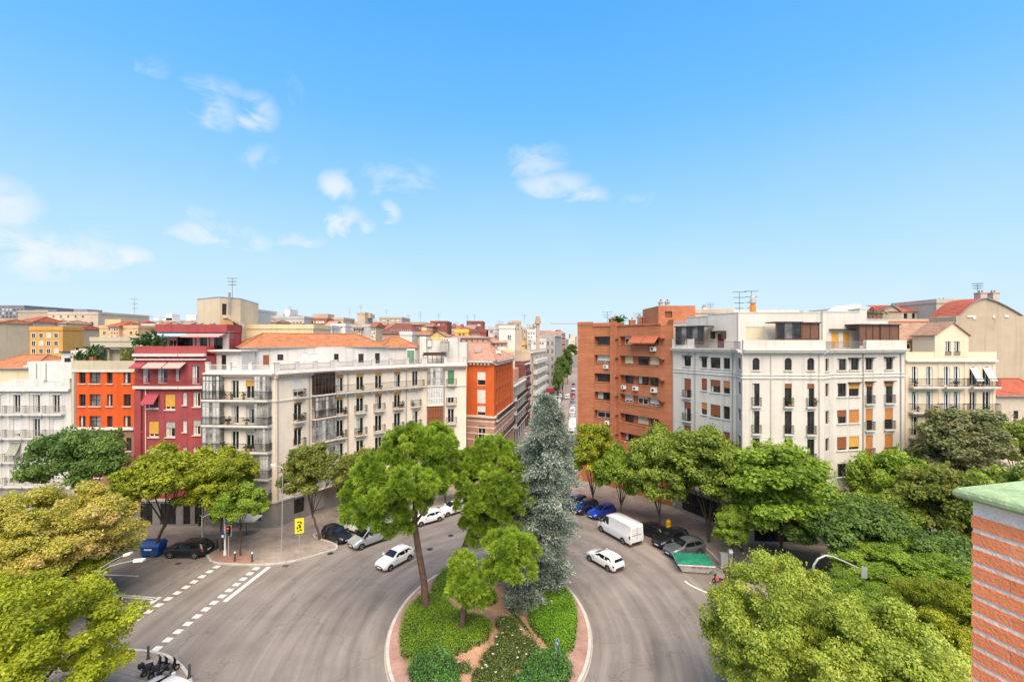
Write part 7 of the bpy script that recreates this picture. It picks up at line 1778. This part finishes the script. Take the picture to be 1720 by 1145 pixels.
car_wheels('white car parked below the left pine crown', 'hatch', 'white', (707, 884.5), (739, 875.5), 1, group='vehicles parked on the left')
car_wheels('white car parked nearest the side street on the left', 'hatch', 'white', (757, 866.5), (776, 861), 1, group='vehicles parked on the left')
car_wheels('black SUV parked beside the blue container', 'suv', 'black', (287, 938), (326, 938.5), 1, group='vehicles parked on the left')
car_wheels('high white delivery van parked on the right', 'highvan', 'vanwhite', (1011, 893.5), (1048, 914.5), 1, group='vehicles parked on the right')
car('black hatchback parked in shade behind the white van', 'hatch', 'black', G(1093, 897), (-.6, .8), group='vehicles parked on the right')
car('black SUV parked nose-out right of the white van', 'suv', 'black', G(1126, 914), (-.86, -.5), group='vehicles parked on the right')
car('dark grey SUV parked nose-out next to the green skip', 'suv', 'grey', G(1149, 930), (-.93, -.36), group='vehicles parked on the right')
car('bright blue car parked nose-out under the trees', 'hatch', 'blue', G(1010, 866), (-.8, -.6), group='vehicles parked on the right')
car('navy car parked left of the bright blue one', 'hatch', 'navy', G(983, 858), (-.75, -.66), group='vehicles parked on the right')
car('dark navy car deepest in the shade at the street mouth', 'hatch', 'navy', G(966, 851), (-.7, -.7), group='vehicles parked on the right')
car('white car cut by the lower edge behind the motorcycles', 'hatch', 'white', G(276, 1180), (-.93, .36), group='cars on the plaza')
# the rows parked down the side street
rr = random.Random(21); SD = Vector((.1386, .990)); SN = Vector((SD.y, -SD.x)); O = Vector((15.7, 120)); cols = ['white', 'white', 'silver', 'grey', 'black', 'white', 'silver', 'beige', 'red', 'navy']
for i in range(24):
    p = O + SD * (-16 + i * 5.6 + rr.uniform(-.3, .3)); c = rr.choice(cols)
    car('%s car on the right side of the side street, %s from the plaza' % (c, ordinal(i)), rr.choice(['hatch', 'sedan', 'suv', 'hatch']), c, p, SD if rr.random() < .8 else -SD, 'cars parked down the right of the street', False)
for i in range(28):
    p = O - SN * 6.3 + SD * (2 + i * 2.9 + rr.uniform(-.15, .15)); c = rr.choice(cols)
    car('%s car on the left side of the side street, %s from the plaza' % (c, ordinal(i)), rr.choice(['hatch', 'hatch', 'sedan', 'suv']), c, p, SN if rr.random() < .6 else -SN, 'cars parked down the left of the street', False)
car('white van on the move in the far side street', 'van', 'white', O - SN * 2.2 + SD * 62, SD, None, False, 'delivery_van', 'van')
car('white box van parked at the right of the street mouth behind the tree', 'highvan', 'white', O + SD * -1 + SN * .2 + SD * 3, SD, None, False, 'delivery_van', 'van')

# ------------------------------------------------------------------ motor scooters
def scooter(label, pos, heading, colour, box=True, group='parked motor scooters'):
    h = Vector(heading).normalized(); root = thing('motor_scooter', label, 'scooter', (*pos, .125), group, math.atan2(h.y, h.x)); pm = CP[colour]; root.scale = (.85, .85, .85)
    for x in (.62, -.6):
        g = MB(); K = 14; r = .25
        for y in (-.06, .06): pass
        V = [(x + rr_ * math.cos(2 * math.pi * k / K), yy, r + rr_ * math.sin(2 * math.pi * k / K)) for (yy, rr_) in ((-.06, .12), (-.06, r - .03), (0, r), (.06, r - .03), (.06, .12)) for k in range(K)]
        g.add(V, [(i * K + k, (i + 1) * K + k, (i + 1) * K + (k + 1) % K, i * K + (k + 1) % K) for i in range(4) for k in range(K)], M_TYRE); g.tube([(x, -.065, r), (x, .065, r)], .12, M_RIM, 10); g.build('wheel', root, 40, True)
    g = MB(); g.tube([(-.75, 0, .52), (-.5, 0, .62), (-.1, 0, .6), (.02, 0, .42), (.3, 0, .3), (.42, 0, .5), (.5, 0, .85)], [.1, .19, .17, .12, .1, .12, .09], pm, 10); g.build('body', root, 50, True)
    g = MB(); g.tube([(-.7, 0, .74), (-.4, 0, .8), (0, 0, .76)], [.09, .14, .1], M_PLASTIC, 8); g.build('seat', root, 50, True)
    g = MB(); g.tube([(.48, -.33, 1.02), (.52, 0, .98), (.48, .33, 1.02)], .025, M_PLASTIC, 6); g.tube([(.52, 0, .98), (.62, 0, .3)], .03, M_RIM, 6); g.build('handlebar', root, 50, True)
    g = MB(); g.tube([(.58, 0, .82), (.66, 0, .82)], [.09, .07], M_LAMP, 8); g.build('headlight', root, None, True)
    g = MB(); g.hexa([(.5, -.17, .5), (.56, -.17, .5), (.56, .17, .5), (.5, .17, .5), (.42, -.13, 1.15), (.45, -.13, 1.15), (.45, .13, 1.15), (.42, .13, 1.15)], M_CARGL); g.build('windshield', root, None, True)
    if box: g = MB(); g.hexa([(-.98, -.19, .84), (-.6, -.19, .84), (-.6, .19, .84), (-.98, .19, .84), (-.95, -.17, 1.16), (-.63, -.17, 1.16), (-.63, .17, 1.16), (-.95, .17, 1.16)], M_PLASTIC if colour != 'red' else pm); g.build('top_box', root, None, True)
    return root
scooter('black scooter parked nearest the kerb on the near left corner', G(282, 1128, .3), (.5, .86), 'black'); scooter('black scooter in the middle of the near corner row', G(268, 1127, .3), (.45, .9), 'black'); scooter('navy scooter half under the lime tree on the near corner', G(257, 1124, .3), (.5, .86), 'navy')
s_ = scooter('red scooter waiting at the stop line beside the lime tree', G(193, 1021), (.9, .35), 'red', True, 'red scooters'); s_.location.z = 0
s_ = scooter('red scooter behind the first one under the amber tree', G(146, 1012), (.9, .3), 'red', True, 'red scooters'); s_.location.z = 0
scooter('red scooter parked under the pale tree beside the skip', G(1208, 985), (-.5, .86), 'red', True, 'red scooters'); scooter('red scooter parked deeper under the pale tree at the right', G(1232, 1000), (-.45, .9), 'red', True, 'red scooters')

# ================================================================== STREET FURNITURE
M_POLE = surf('galvanised', (.42, .43, .43), .5, .15, 2, metal=.4); M_POLED = surf('pole_dark', (.06, .06, .06), .6, .2); M_YSIGN = surf('sign_yellow', (.66, .61, .02), .5, .05); M_BLACK = surf('sign_black', (.01, .01, .01), .6, .1); M_BLUE = surf('sign_blue', (.01, .07, .42), .4, .08); M_WHITEP = surf('sign_white', (.76, .76, .76), .4, .05)
M_BIN_BLUE = surf('container_blue', (.008, .07, .26), .5, .15, 1.5); M_POSTY = surf('letterbox_yellow', (.72, .40, .01), .45, .1); M_RED_LIT = None
def lit(name, c, s):
    m, t, p = _nt(name); p.inputs['Base Color'].default_value = (*c, 1); p.inputs['Emission Color'].default_value = (*c, 1); p.inputs['Emission Strength'].default_value = s; return m
M_RED_LIT = lit('signal_red', (.9, .03, .02), 1.2)
def curved_pole(label, base, px_path, Y, r=.07, name='street_lamp', cat='street lamp', head=None, group=None, m=M_POLE):
    root = thing(name, label, cat, (base[0], base[1], .12), group); b = Vector(root.location); mb = MB()
    pts = [Vector((base[0], base[1], .1)) - b] + [Vector((wx(px, Y), base[1], wz(py, Y))) - b for px, py in px_path]
    rad = [r * 1.5] + [r * (1 - .45 * k / len(px_path)) for k in range(len(px_path))]; mb.tube(pts, rad, m, 9); mb.build('pole', root, 60, True)
    mb = MB(); mb.tube([(0, 0, -.02), (0, 0, .5)], [r * 2.4, r * 1.7], m, 8); mb.build('base', root, 40, True)
    return root, pts
def luminaire(root, p, d, L=.75):
    d = Vector(d).normalized(); n = Vector((-d.y, d.x, 0)) * .16; p = Vector(p); a, b = p, p + d * L; mb = MB()
    q = [a - n * .6, b - n, b + n, a + n * .6]; mb.hexa([x + Vector((0, 0, -.06)) for x in q] + [a - n * .4 + Vector((0, 0, .09)), b - n * .7 + Vector((0, 0, .05)), b + n * .7 + Vector((0, 0, .05)), a + n * .4 + Vector((0, 0, .09))], M_WHITEP); o = mb.build('lamp_head', root, None, True)
    mb = MB(); mb.hexa([x + Vector((0, 0, -.1)) for x in q] + [x + Vector((0, 0, -.062)) for x in q], M_LAMP); mb.build('diffuser', o, None, True)
def signal_head(root, p, facing, lit_red=True, back=False, sc=1.0):
    """three-lamp traffic signal; facing: unit vector the lamps look along"""
    f = Vector(facing).normalized(); s = Vector((-f.y, f.x, 0)); p = Vector(p); mb = MB()
    def bx(o, hw, hd, z0, z1, m): 
        hw *= sc; hd *= sc; q = [o - s * hw - f * hd, o + s * hw - f * hd, o + s * hw + f * hd, o - s * hw + f * hd]
        if (q[1] - q[0]).cross(q[2] - q[1]).z < 0: q = q[::-1]
        mb.hexa([x + Vector((0, 0, z0 * sc)) for x in q] + [x + Vector((0, 0, z1 * sc)) for x in q], m)
    bx(p - f * .12, .26, .02, -.55, .6, M_POLE if back else M_WHITEP); bx(p - f * .09, .22, .012, -.5, .55, M_BLACK); bx(p, .15, .1, -.45, .5, M_BLACK); h = mb.build('signal_housing', root, None, True)
    for k, (z, c) in enumerate(((.33, M_RED_LIT if lit_red else surf('lens_red', (.15, .01, .01), .3)), (.02, surf('lens_amber', (.18, .09, .01), .3)), (-.29, surf('lens_green', (.01, .10, .05), .3)))):
        g = MB(); o = p + f * .104 * sc + Vector((0, 0, z * sc)); g.add([o + (s * math.cos(a * .6283) + Vector((0, 0, 1)) * math.sin(a * .6283)) * .11 * sc for a in range(10)], [tuple(range(10))], c); g.build('lens', h, None, True)
# left lamps over the near trees
b = (wx(158, 31), 31); r_, pts = curved_pole('curved grey street lamp rising out of the lime tree at the left', b, [(158, 1010), (158, 985), (161, 972), (170, 959), (184, 951), (205, 945), (225, 941)], 31, .05, group='street lamps'); luminaire(r_, pts[-1], (1, 0, .12), .7)
b = (wx(150, 33.5), 33.5); r_, pts = curved_pole('second street lamp arm slanting up behind the curved one', b, [(150, 1000), (152, 975), (158, 962), (170, 953), (188, 942), (208, 932)], 33.5, .045, group='street lamps'); luminaire(r_, pts[-1], (1, 0, .35), .6)
Yl = 49.6; b = (wx(473, Yl), Yl); r_, pts = curved_pole('tall slender lamp post between the pedestrian signal and the yellow sign', b, [(473.5, 900), (475, 800), (475.5, 786)], Yl, .06, group='street lamps', m=M_FGREY)
for sx in (-1,): 
    mb = MB(); mb.tube([pts[-1], pts[-1] + Vector((sx * .8, 0, .35))], .035, M_POLE, 6); mb.build('arm', r_, None, True); luminaire(r_, pts[-1] + Vector((sx * .8, 0, .35)), (sx, 0, .1), .45)
Yl = 50; b = (wx(340, Yl), Yl); r_, pts = curved_pole('street lamp whose head shows above the yellow-green trees', b, [(340, 860), (340, 800), (338, 793)], Yl, .08, group='street lamps'); luminaire(r_, pts[-1], (-1, 0, .1), .8)
# hanging traffic light, left pavement
Yt = 48.7; b = (wx(378, Yt), Yt); r_, pts = curved_pole('traffic light hung on a curved arm over the black SUV', b, [(378, 900), (377, 872), (374, 861), (368, 857.5), (355, 860.5), (341, 868)], Yt, .075, 'traffic_light', 'traffic light', m=M_WHITEP); signal_head(r_, pts[-1] + Vector((-.35, -.05, -.45)), (-.55, -.83, 0), False)
# pedestrian signal
b = G(384, 934, .12); root = thing('traffic_light', 'slim pedestrian signal showing red on the left pavement', 'traffic light', (*b, .12)); mb = MB(); mb.tube([(0, 0, 0), (0, 0, 2.7)], [.07, .05], surf('pole_pinkgrey', (.42, .34, .30), .6, .15), 8); mb.build('pole', root, 60, True); signal_head(root, (.08, -.2, 2.75), (.1, -1, 0), True)
mb = MB(); mb.box(-.75, -.42, -.08, -.04, 2.0, 2.6, M_BLUE); mb.box(-.7, -.47, -.085, -.081, 2.06, 2.3, M_WHITEP); mb.box(-.42, -.04, -.07, -.05, 2.3, 2.34, M_POLE); mb.build('crossing_sign', root, None, True)
# curved traffic light arm at the right, seen from behind
Yc = 33; b = (wx(1364, Yc), Yc); r_, pts = curved_pole('curved arm with a traffic light seen from behind at the right', b, [(1364, 1000), (1364.5, 962), (1367, 948), (1374, 938), (1386, 932.5), (1398, 934), (1418, 942.5), (1441, 953)], Yc, .09, 'traffic_light', 'traffic light', m=M_POLE); signal_head(r_, pts[-1] + Vector((.4, 0, -.3)), (.25, .97, 0), False, True, .72)
# yellow panel on a post
p = GV(503, 924, .12); root = thing('yellow_sign', 'yellow panel with black marks on a post at the left pavement corner', 'sign', p); mb = MB(); mb.tube([(0, 0, 0), (0, 0, 2.4)], .045, M_POLE, 7); mb.build('post', root, None, True)
a = Vector((.42, .14, 0)); mb = MB(); nn = Vector((.14, -.42, 0)).normalized() * .03
def plate(q0, q1, z0, z1, m, off, mb):
    d = a.normalized(); o = nn * off; P = [d * q0 + o, d * q1 + o, d * q1 + o - nn, d * q0 + o - nn]; mb.hexa([x + Vector((0, 0, z0)) for x in P] + [x + Vector((0, 0, z1)) for x in P], m)
plate(-.45, .45, 1.9, 3.55, M_YSIGN, 3.0, mb); pl = mb.build('panel', root, None, True); mb = MB()
for (q0, q1, z0, z1) in ((-.24, .14, 3.12, 3.2), (.1, .24, 2.95, 3.12), (-.12, .06, 2.78, 2.9), (-.02, .16, 2.5, 2.78), (-.26, -.12, 2.42, 2.62), (.02, .24, 2.2, 2.34), (-.2, -.06, 2.14, 2.24)): plate(q0, q1, z0, z1, M_BLACK, 4.1, mb)
mb.build('black_marks', pl, None, True)
# bollards
for i, (px, py) in enumerate(((394.5, 942), (423.5, 943))):
    p = GV(px, py, .12); root = thing('bollard', 'short dark bollard with white top, %s of the pair at the dropped kerb' % ('left' if i == 0 else 'right'), 'bollard', p, 'bollards'); mb = MB(); mb.tube([(0, 0, 0), (0, 0, .08), (0, 0, .1), (0, 0, .85)], [.13, .13, .085, .075], M_POLED, 9); mb.build('post', root, 50, True); mb = MB(); mb.tube([(0, 0, .85), (0, 0, .93), (0, 0, 1.0)], [.085, .085, .04], M_WHITEP, 9); mb.build('cap', root, 50, True)
p = GV(362, 922, .12); root = thing('litter_bin', 'dark litter bin behind the black SUV', 'bin', p); mb = MB(); mb.tube([(0, 0, .15), (0, 0, .2), (0, 0, .95)], [.2, .24, .28], M_POLED, 10); mb.build('body', root, 50, True); mb = MB(); mb.tube([(0, 0, 0), (0, 0, .15)], .12, M_POLED, 8); mb.tube([(0, 0, .95), (0, 0, 1.02), (0, 0, 1.05)], [.3, .3, .22], M_POLED, 10); mb.build('rim', root, 50, True)
for i, (px, py) in enumerate(((287, 1137), (318, 1138), (249, 1106))):
    p = GV(px, py, .12); root = thing('bollard', 'dark bollard on the near left corner, %s' % ('beside the motorcycles', 'at the kerb by the white car', 'under the lime leaves')[i], 'bollard', p, 'bollards'); mb = MB(); mb.tube([(0, 0, 0), (0, 0, .1), (0, 0, .12), (0, 0, .9), (0, 0, .95)], [.13, .13, .08, .08, .04], M_POLED, 9); mb.build('post', root, 50, True)
# blue recycling container
p = Vector((*G(258, 932), 0)); root = thing('recycling_container', 'blue recycling container parked beside the black SUV', 'container', p); mb = MB(); mb.hexa([(-.85, -.55, .2), (.85, -.55, .2), (.85, .55, .2), (-.85, .55, .2), (-1.0, -.65, 1.15), (1.0, -.65, 1.15), (1.0, .65, 1.15), (-1.0, .65, 1.15)], M_BIN_BLUE); mb.build('body', root, None, True)
mb = MB(); mb.hexa([(-1.04, -.7, 1.16), (1.04, -.7, 1.16), (1.04, .7, 1.16), (-1.04, .7, 1.16), (-.95, -.35, 1.6), (.95, -.35, 1.6), (.95, .5, 1.6), (-.95, .5, 1.6)], M_BIN_BLUE); mb.build('lid', root, None, True)
for sx in (-.7, .7):
    for sy in (-.45, .45): mb = MB(); mb.tube([(sx - .05, sy, .1), (sx + .05, sy, .1)], .1, M_TYRE, 8); mb.build('wheel', root, None, True)
mb = MB(); mb.box(-.5, .3, -.662, -.652, .8, .95, M_WHITEP); mb.build('sticker', root, None, True)
# yellow letterbox
p = GV(1122.5, 893, .12); root = thing('letterbox', 'yellow cylindrical letterbox on the right pavement', 'letterbox', p); mb = MB(); mb.tube([(0, 0, .12), (0, 0, 1.3), (0, 0, 1.42), (0, 0, 1.5)], [.3, .3, .26, .1], M_POSTY, 14); mb.build('body', root, 50, True); mb = MB(); mb.tube([(0, 0, 0), (0, 0, .12)], .32, M_POLED, 14); mb.build('plinth', root, None, True); mb = MB(); mb.box(-.14, .14, -.312, -.29, 1.05, 1.12, M_BLACK); mb.build('slot', root, None, True)
# builder's skip under a green net
c = G(1165, 957); root = thing('skip', 'builders skip under a green net with red lettering on its white end', 'skip', (c[0], c[1], .0), rz=-.12); root.scale = (1, 1, .72); M_SKIP = surf('skip_white', (.55, .53, .50), .6, .2, 2, streak=.4); mb = MB()
x0, x1, y0, y1 = -1.7, 1.7, -1.0, 1.6
mb.hexa([(x0 + .45, y0 + .35, .12), (x1 - .45, y0 + .35, .12), (x1 - .45, y1 - .35, .12), (x0 + .45, y1 - .35, .12), (x0, y0, 1.25), (x1, y0, 1.25), (x1, y1, 1.25), (x0, y1, 1.25)], M_SKIP); mb.build('body', root, None, True)
mb = MB()
for (a0, a1, b0, b1) in ((x0 - .06, x1 + .06, y0 - .06, y0 + .04), (x0 - .06, x1 + .06, y1 - .04, y1 + .06), (x0 - .06, x0 + .04, y0 + .04, y1 - .04), (x1 - .04, x1 + .06, y0 + .04, y1 - .04)): mb.box(a0, a1, b0, b1, 1.2, 1.32, M_SKIP)
mb.build('rim', root, None, True)
M_NET = surf('net_green', (.01, .15, .085), .8, .5, 3.5, .8, 5); mb = MB(); n = 14; vs = []
rg = random.Random(3)
for j in range(n + 1):
    for i in range(n + 1):
        u, v = i / n, j / n; e = min(u, v, 1 - u, 1 - v); vs.append((x0 - .05 + (x1 - x0 + .1) * u, y0 + .06 + (y1 - y0) * v, 1.335 + (.28 * min(1, e * 5) + rg.uniform(-.05, .05)) * (e > 0)))
mb.add(vs, [(j * (n + 1) + i, j * (n + 1) + i + 1, (j + 1) * (n + 1) + i + 1, (j + 1) * (n + 1) + i) for j in range(n) for i in range(n)], M_NET); mb.build('net', root, 80, True)
mb = MB(); rg = random.Random(7); M_RL = surf('letter_red', (.50, .02, .02), .6, .1); x = -.4
for k in range(6):
    t = (.16, .22, .16, .22, .18, .2)[k]; sl = .12; q = lambda X, Z: (X, y0 + (1.25 - Z) * (.35 / 1.13) - .012, Z)
    for (dx0, dx1, z0, z1) in ((0, .05, .75, 1.1), (0, t, 1.04, 1.1), (0, t * .8, .9, .95) if k % 2 else (t - .05, t, .75, 1.1)): mb.add([q(x + dx0, z0), q(x + dx1, z0), q(x + dx1, z1), q(x + dx0, z1)], [(0, 1, 2, 3)], M_RL)
    x += t + .09
mb.build('lettering', root, None, True)
# grey cabinet and information pillar beyond the skip
p = GV(1216, 952, .12); root = thing('utility_cabinet', 'pale grey utility cabinet behind the skip', 'cabinet', p); mb = MB(); mb.box(-.35, .35, -.2, .2, .08, 1.35, M_CONC); mb.build('body', root, None, True); mb = MB(); mb.box(-.38, .38, -.23, .23, 1.35, 1.43, M_CONC); mb.build('lid', root, None, True); mb = MB(); mb.box(-.4, .4, -.25, .25, -.02, .08, M_CONC); mb.build('plinth', root, None, True); mb = MB(); mb.box(-.3, -.01, -.212, -.2, .15, 1.28, M_FGREY); mb.box(.01, .3, -.212, -.2, .15, 1.28, M_FGREY); mb.build('door', root, None, True)
p = GV(1227, 953, .12); root = thing('parking_meter', 'dark parking meter pillar with pale top beside the grey cabinet', 'parking meter', p); mb = MB(); mb.box(-.16, .16, -.14, .14, 0, 1.55, M_FGREY); mb.build('body', root, None, True); mb = MB(); mb.hexa([(-.2, -.18, 1.55), (.2, -.18, 1.55), (.2, .18, 1.55), (-.2, .18, 1.55), (-.14, -.08, 1.85), (.14, -.08, 1.85), (.14, .14, 1.85), (-.14, .14, 1.85)], M_WHITEP); mb.build('cap', root, None, True); mb = MB(); mb.box(-.11, .11, -.152, -.141, .95, 1.35, M_GLB); mb.build('screen', root, None, True)
# keep-right sign on the island
Yk = 32.2; p = Vector((wx(934, Yk), Yk, .15)); root = thing('road_sign', 'small round blue keep-right sign on the island', 'road sign', p); mb = MB(); mb.tube([(0, 0, 0), (0, 0, 1.75)], .035, M_POLE, 7); mb.build('post', root, None, True)
fd = Vector((.86, -.5, 0)).normalized(); sd_ = Vector((-fd.y, fd.x, 0)); cz = Vector((0, 0, 1.5))
def disc(r, off, m, nm, par):
    g = MB(); P = [cz + fd * off + (sd_ * math.cos(k * .3142) + Vector((0, 0, 1)) * math.sin(k * .3142)) * r for k in range(20)]; g.add(P, [tuple(range(20))], m); g.add([q - fd * .02 for q in P], [tuple(range(20))[::-1]], M_POLE); return g.build(nm, par, None, True)
d0 = disc(.32, .06, M_WHITEP, 'disc', root); disc(.28, .066, M_BLUE, 'blue_face', d0); g = MB()
def arrow(pts, off=.072): g.add([cz + fd * off + sd_ * x + Vector((0, 0, z)) for x, z in pts], [tuple(range(len(pts)))], M_WHITEP)
arrow([(-.16, .12), (-.1, .17), (.08, -.03), (.02, -.09)]); arrow([(.13, -.16), (.13, .05), (-.08, -.16)]); g.build('arrow', d0, None, True)
# cafe table with parasols and parklet bench by the small green tree
p = GV(414, 897, .12); root = thing('parasol', 'pale rectangular parasol below the small green tree', 'parasol', p); mb = MB(); mb.tube([(0, 0, 0), (0, 0, 2.3)], .035, M_POLED, 7); mb.build('pole', root, None, True); mb = MB(); A = [(-1.4, -.9, 1.95), (1.4, -.9, 1.95), (1.4, .9, 1.95), (-1.4, .9, 1.95), (0, 0, 2.5)]; mb.add(A, [(0, 1, 4), (1, 2, 4), (2, 3, 4), (3, 0, 4)], M_BL_WHT); mb.add(A[:4] + [(x, y, z - .16) for x, y, z in A[:4]], [(4, 5, 1, 0), (5, 6, 2, 1), (6, 7, 3, 2), (7, 4, 0, 3)], M_BL_WHT); mb.build('canopy', root, None, True)

# ================================================================== BRICK CHIMNEY BESIDE THE CAMERA
def near_chimney():
    ang = R(-14.0); fwd = Vector((math.sin(ang), math.cos(ang), 0)); rgt = Vector((fwd.y, -fwd.x, 0))
    Y = 1.80; corner = Vector((wx(1632, Y), Y, 0)); zt = wz(838, Y)
    root = thing('brick_chimney', 'near orange brick chimney with pale joints and green painted cap at the right edge', 'chimney', (corner.x, corner.y, 19.5))
    M_MORTAR = surf('mortar_pale', (.78, .68, .60), .95, .15, 8, .7, 60); M_BR = [surf('near_brick_%d' % k, c, .85, .12, 9, .45, 90) for k, c in enumerate(((.84, .27, .115), (.80, .24, .095), (.88, .30, .135)))]
    DEPTH, WID = 1.25, .62
    def P(f_, r_, z): return tuple(corner - fwd * f_ + rgt * r_ + Vector((0, 0, z)))
    def bx(mb, f0, f1, r0, r1, z0, z1, m): mb.hexa([P(f1, r0, z0), P(f1, r1, z0), P(f0, r1, z0), P(f0, r0, z0), P(f1, r0, z1), P(f1, r1, z1), P(f0, r1, z1), P(f0, r0, z1)], m)
    mb = MB(); bx(mb, .0025, DEPTH, .0025, WID, 19.5, zt - .002, M_MORTAR); mb.build('mortar_core', root)
    pitch, bh, bl, gap = .0655, .047, .238, .004; z = zt - .062; row = 0; k = 0
    while z - bh > 20.4 and row < 36:
        f = 0.0; first = bl if row % 2 == 0 else bl * .5
        ln = first
        while f < DEPTH - .03:
            e = min(f + ln, DEPTH); mb = MB(); j = random.uniform(-.0012, .0012); m = M_BR[k % 3] if k % 5 else M_BR[(k // 5) % 3]; k += 1
            bx(mb, f + (0 if f == 0 else gap / 2), e - gap / 2, -.001 + j, .11, z - bh, z, m); mb.build('brick', root); f = e; ln = bl
        r = .112
        while r < WID - .02:
            e = min(r + bl, WID); mb = MB(); bx(mb, -.001, .1, r + gap / 2, e - gap / 2, z - bh, z, M_BR[k % 3]); k += 1; mb.build('brick', root); r = e
        z -= pitch; row += 1
    # rounded green painted cap slab
    M_CAP = surf('cap_green', (.30, .41, .215), .8, .3, 6, .6, 40); o = .040; th = .042; mb = MB()
    prof = [(o - .012, zt + .0), (o, zt + .012), (o, zt + th - .018), (o - .006, zt + th - .006), (o - .018, zt + th)]
    rings = []
    for (e, z) in prof: rings.append([P(-e, -e, z), P(DEPTH + e, -e, z), P(DEPTH + e, WID + e, z), P(-e, WID + e, z)])
    vs = [v for r in rings for v in r]; fs = [(i * 4 + q, i * 4 + (q + 1) % 4, (i + 1) * 4 + (q + 1) % 4, (i + 1) * 4 + q) for i in range(4) for q in range(4)]; fs.append((16, 17, 18, 19)); fs.append((3, 2, 1, 0))
    mb.add(vs, fs, M_CAP); cp = mb.build('cap', root)
    mb = MB(); bx(mb, .12, .30, .17, .19, zt + th, zt + th + .006, M_IRON); mb.build('groove', cp)
near_chimney()
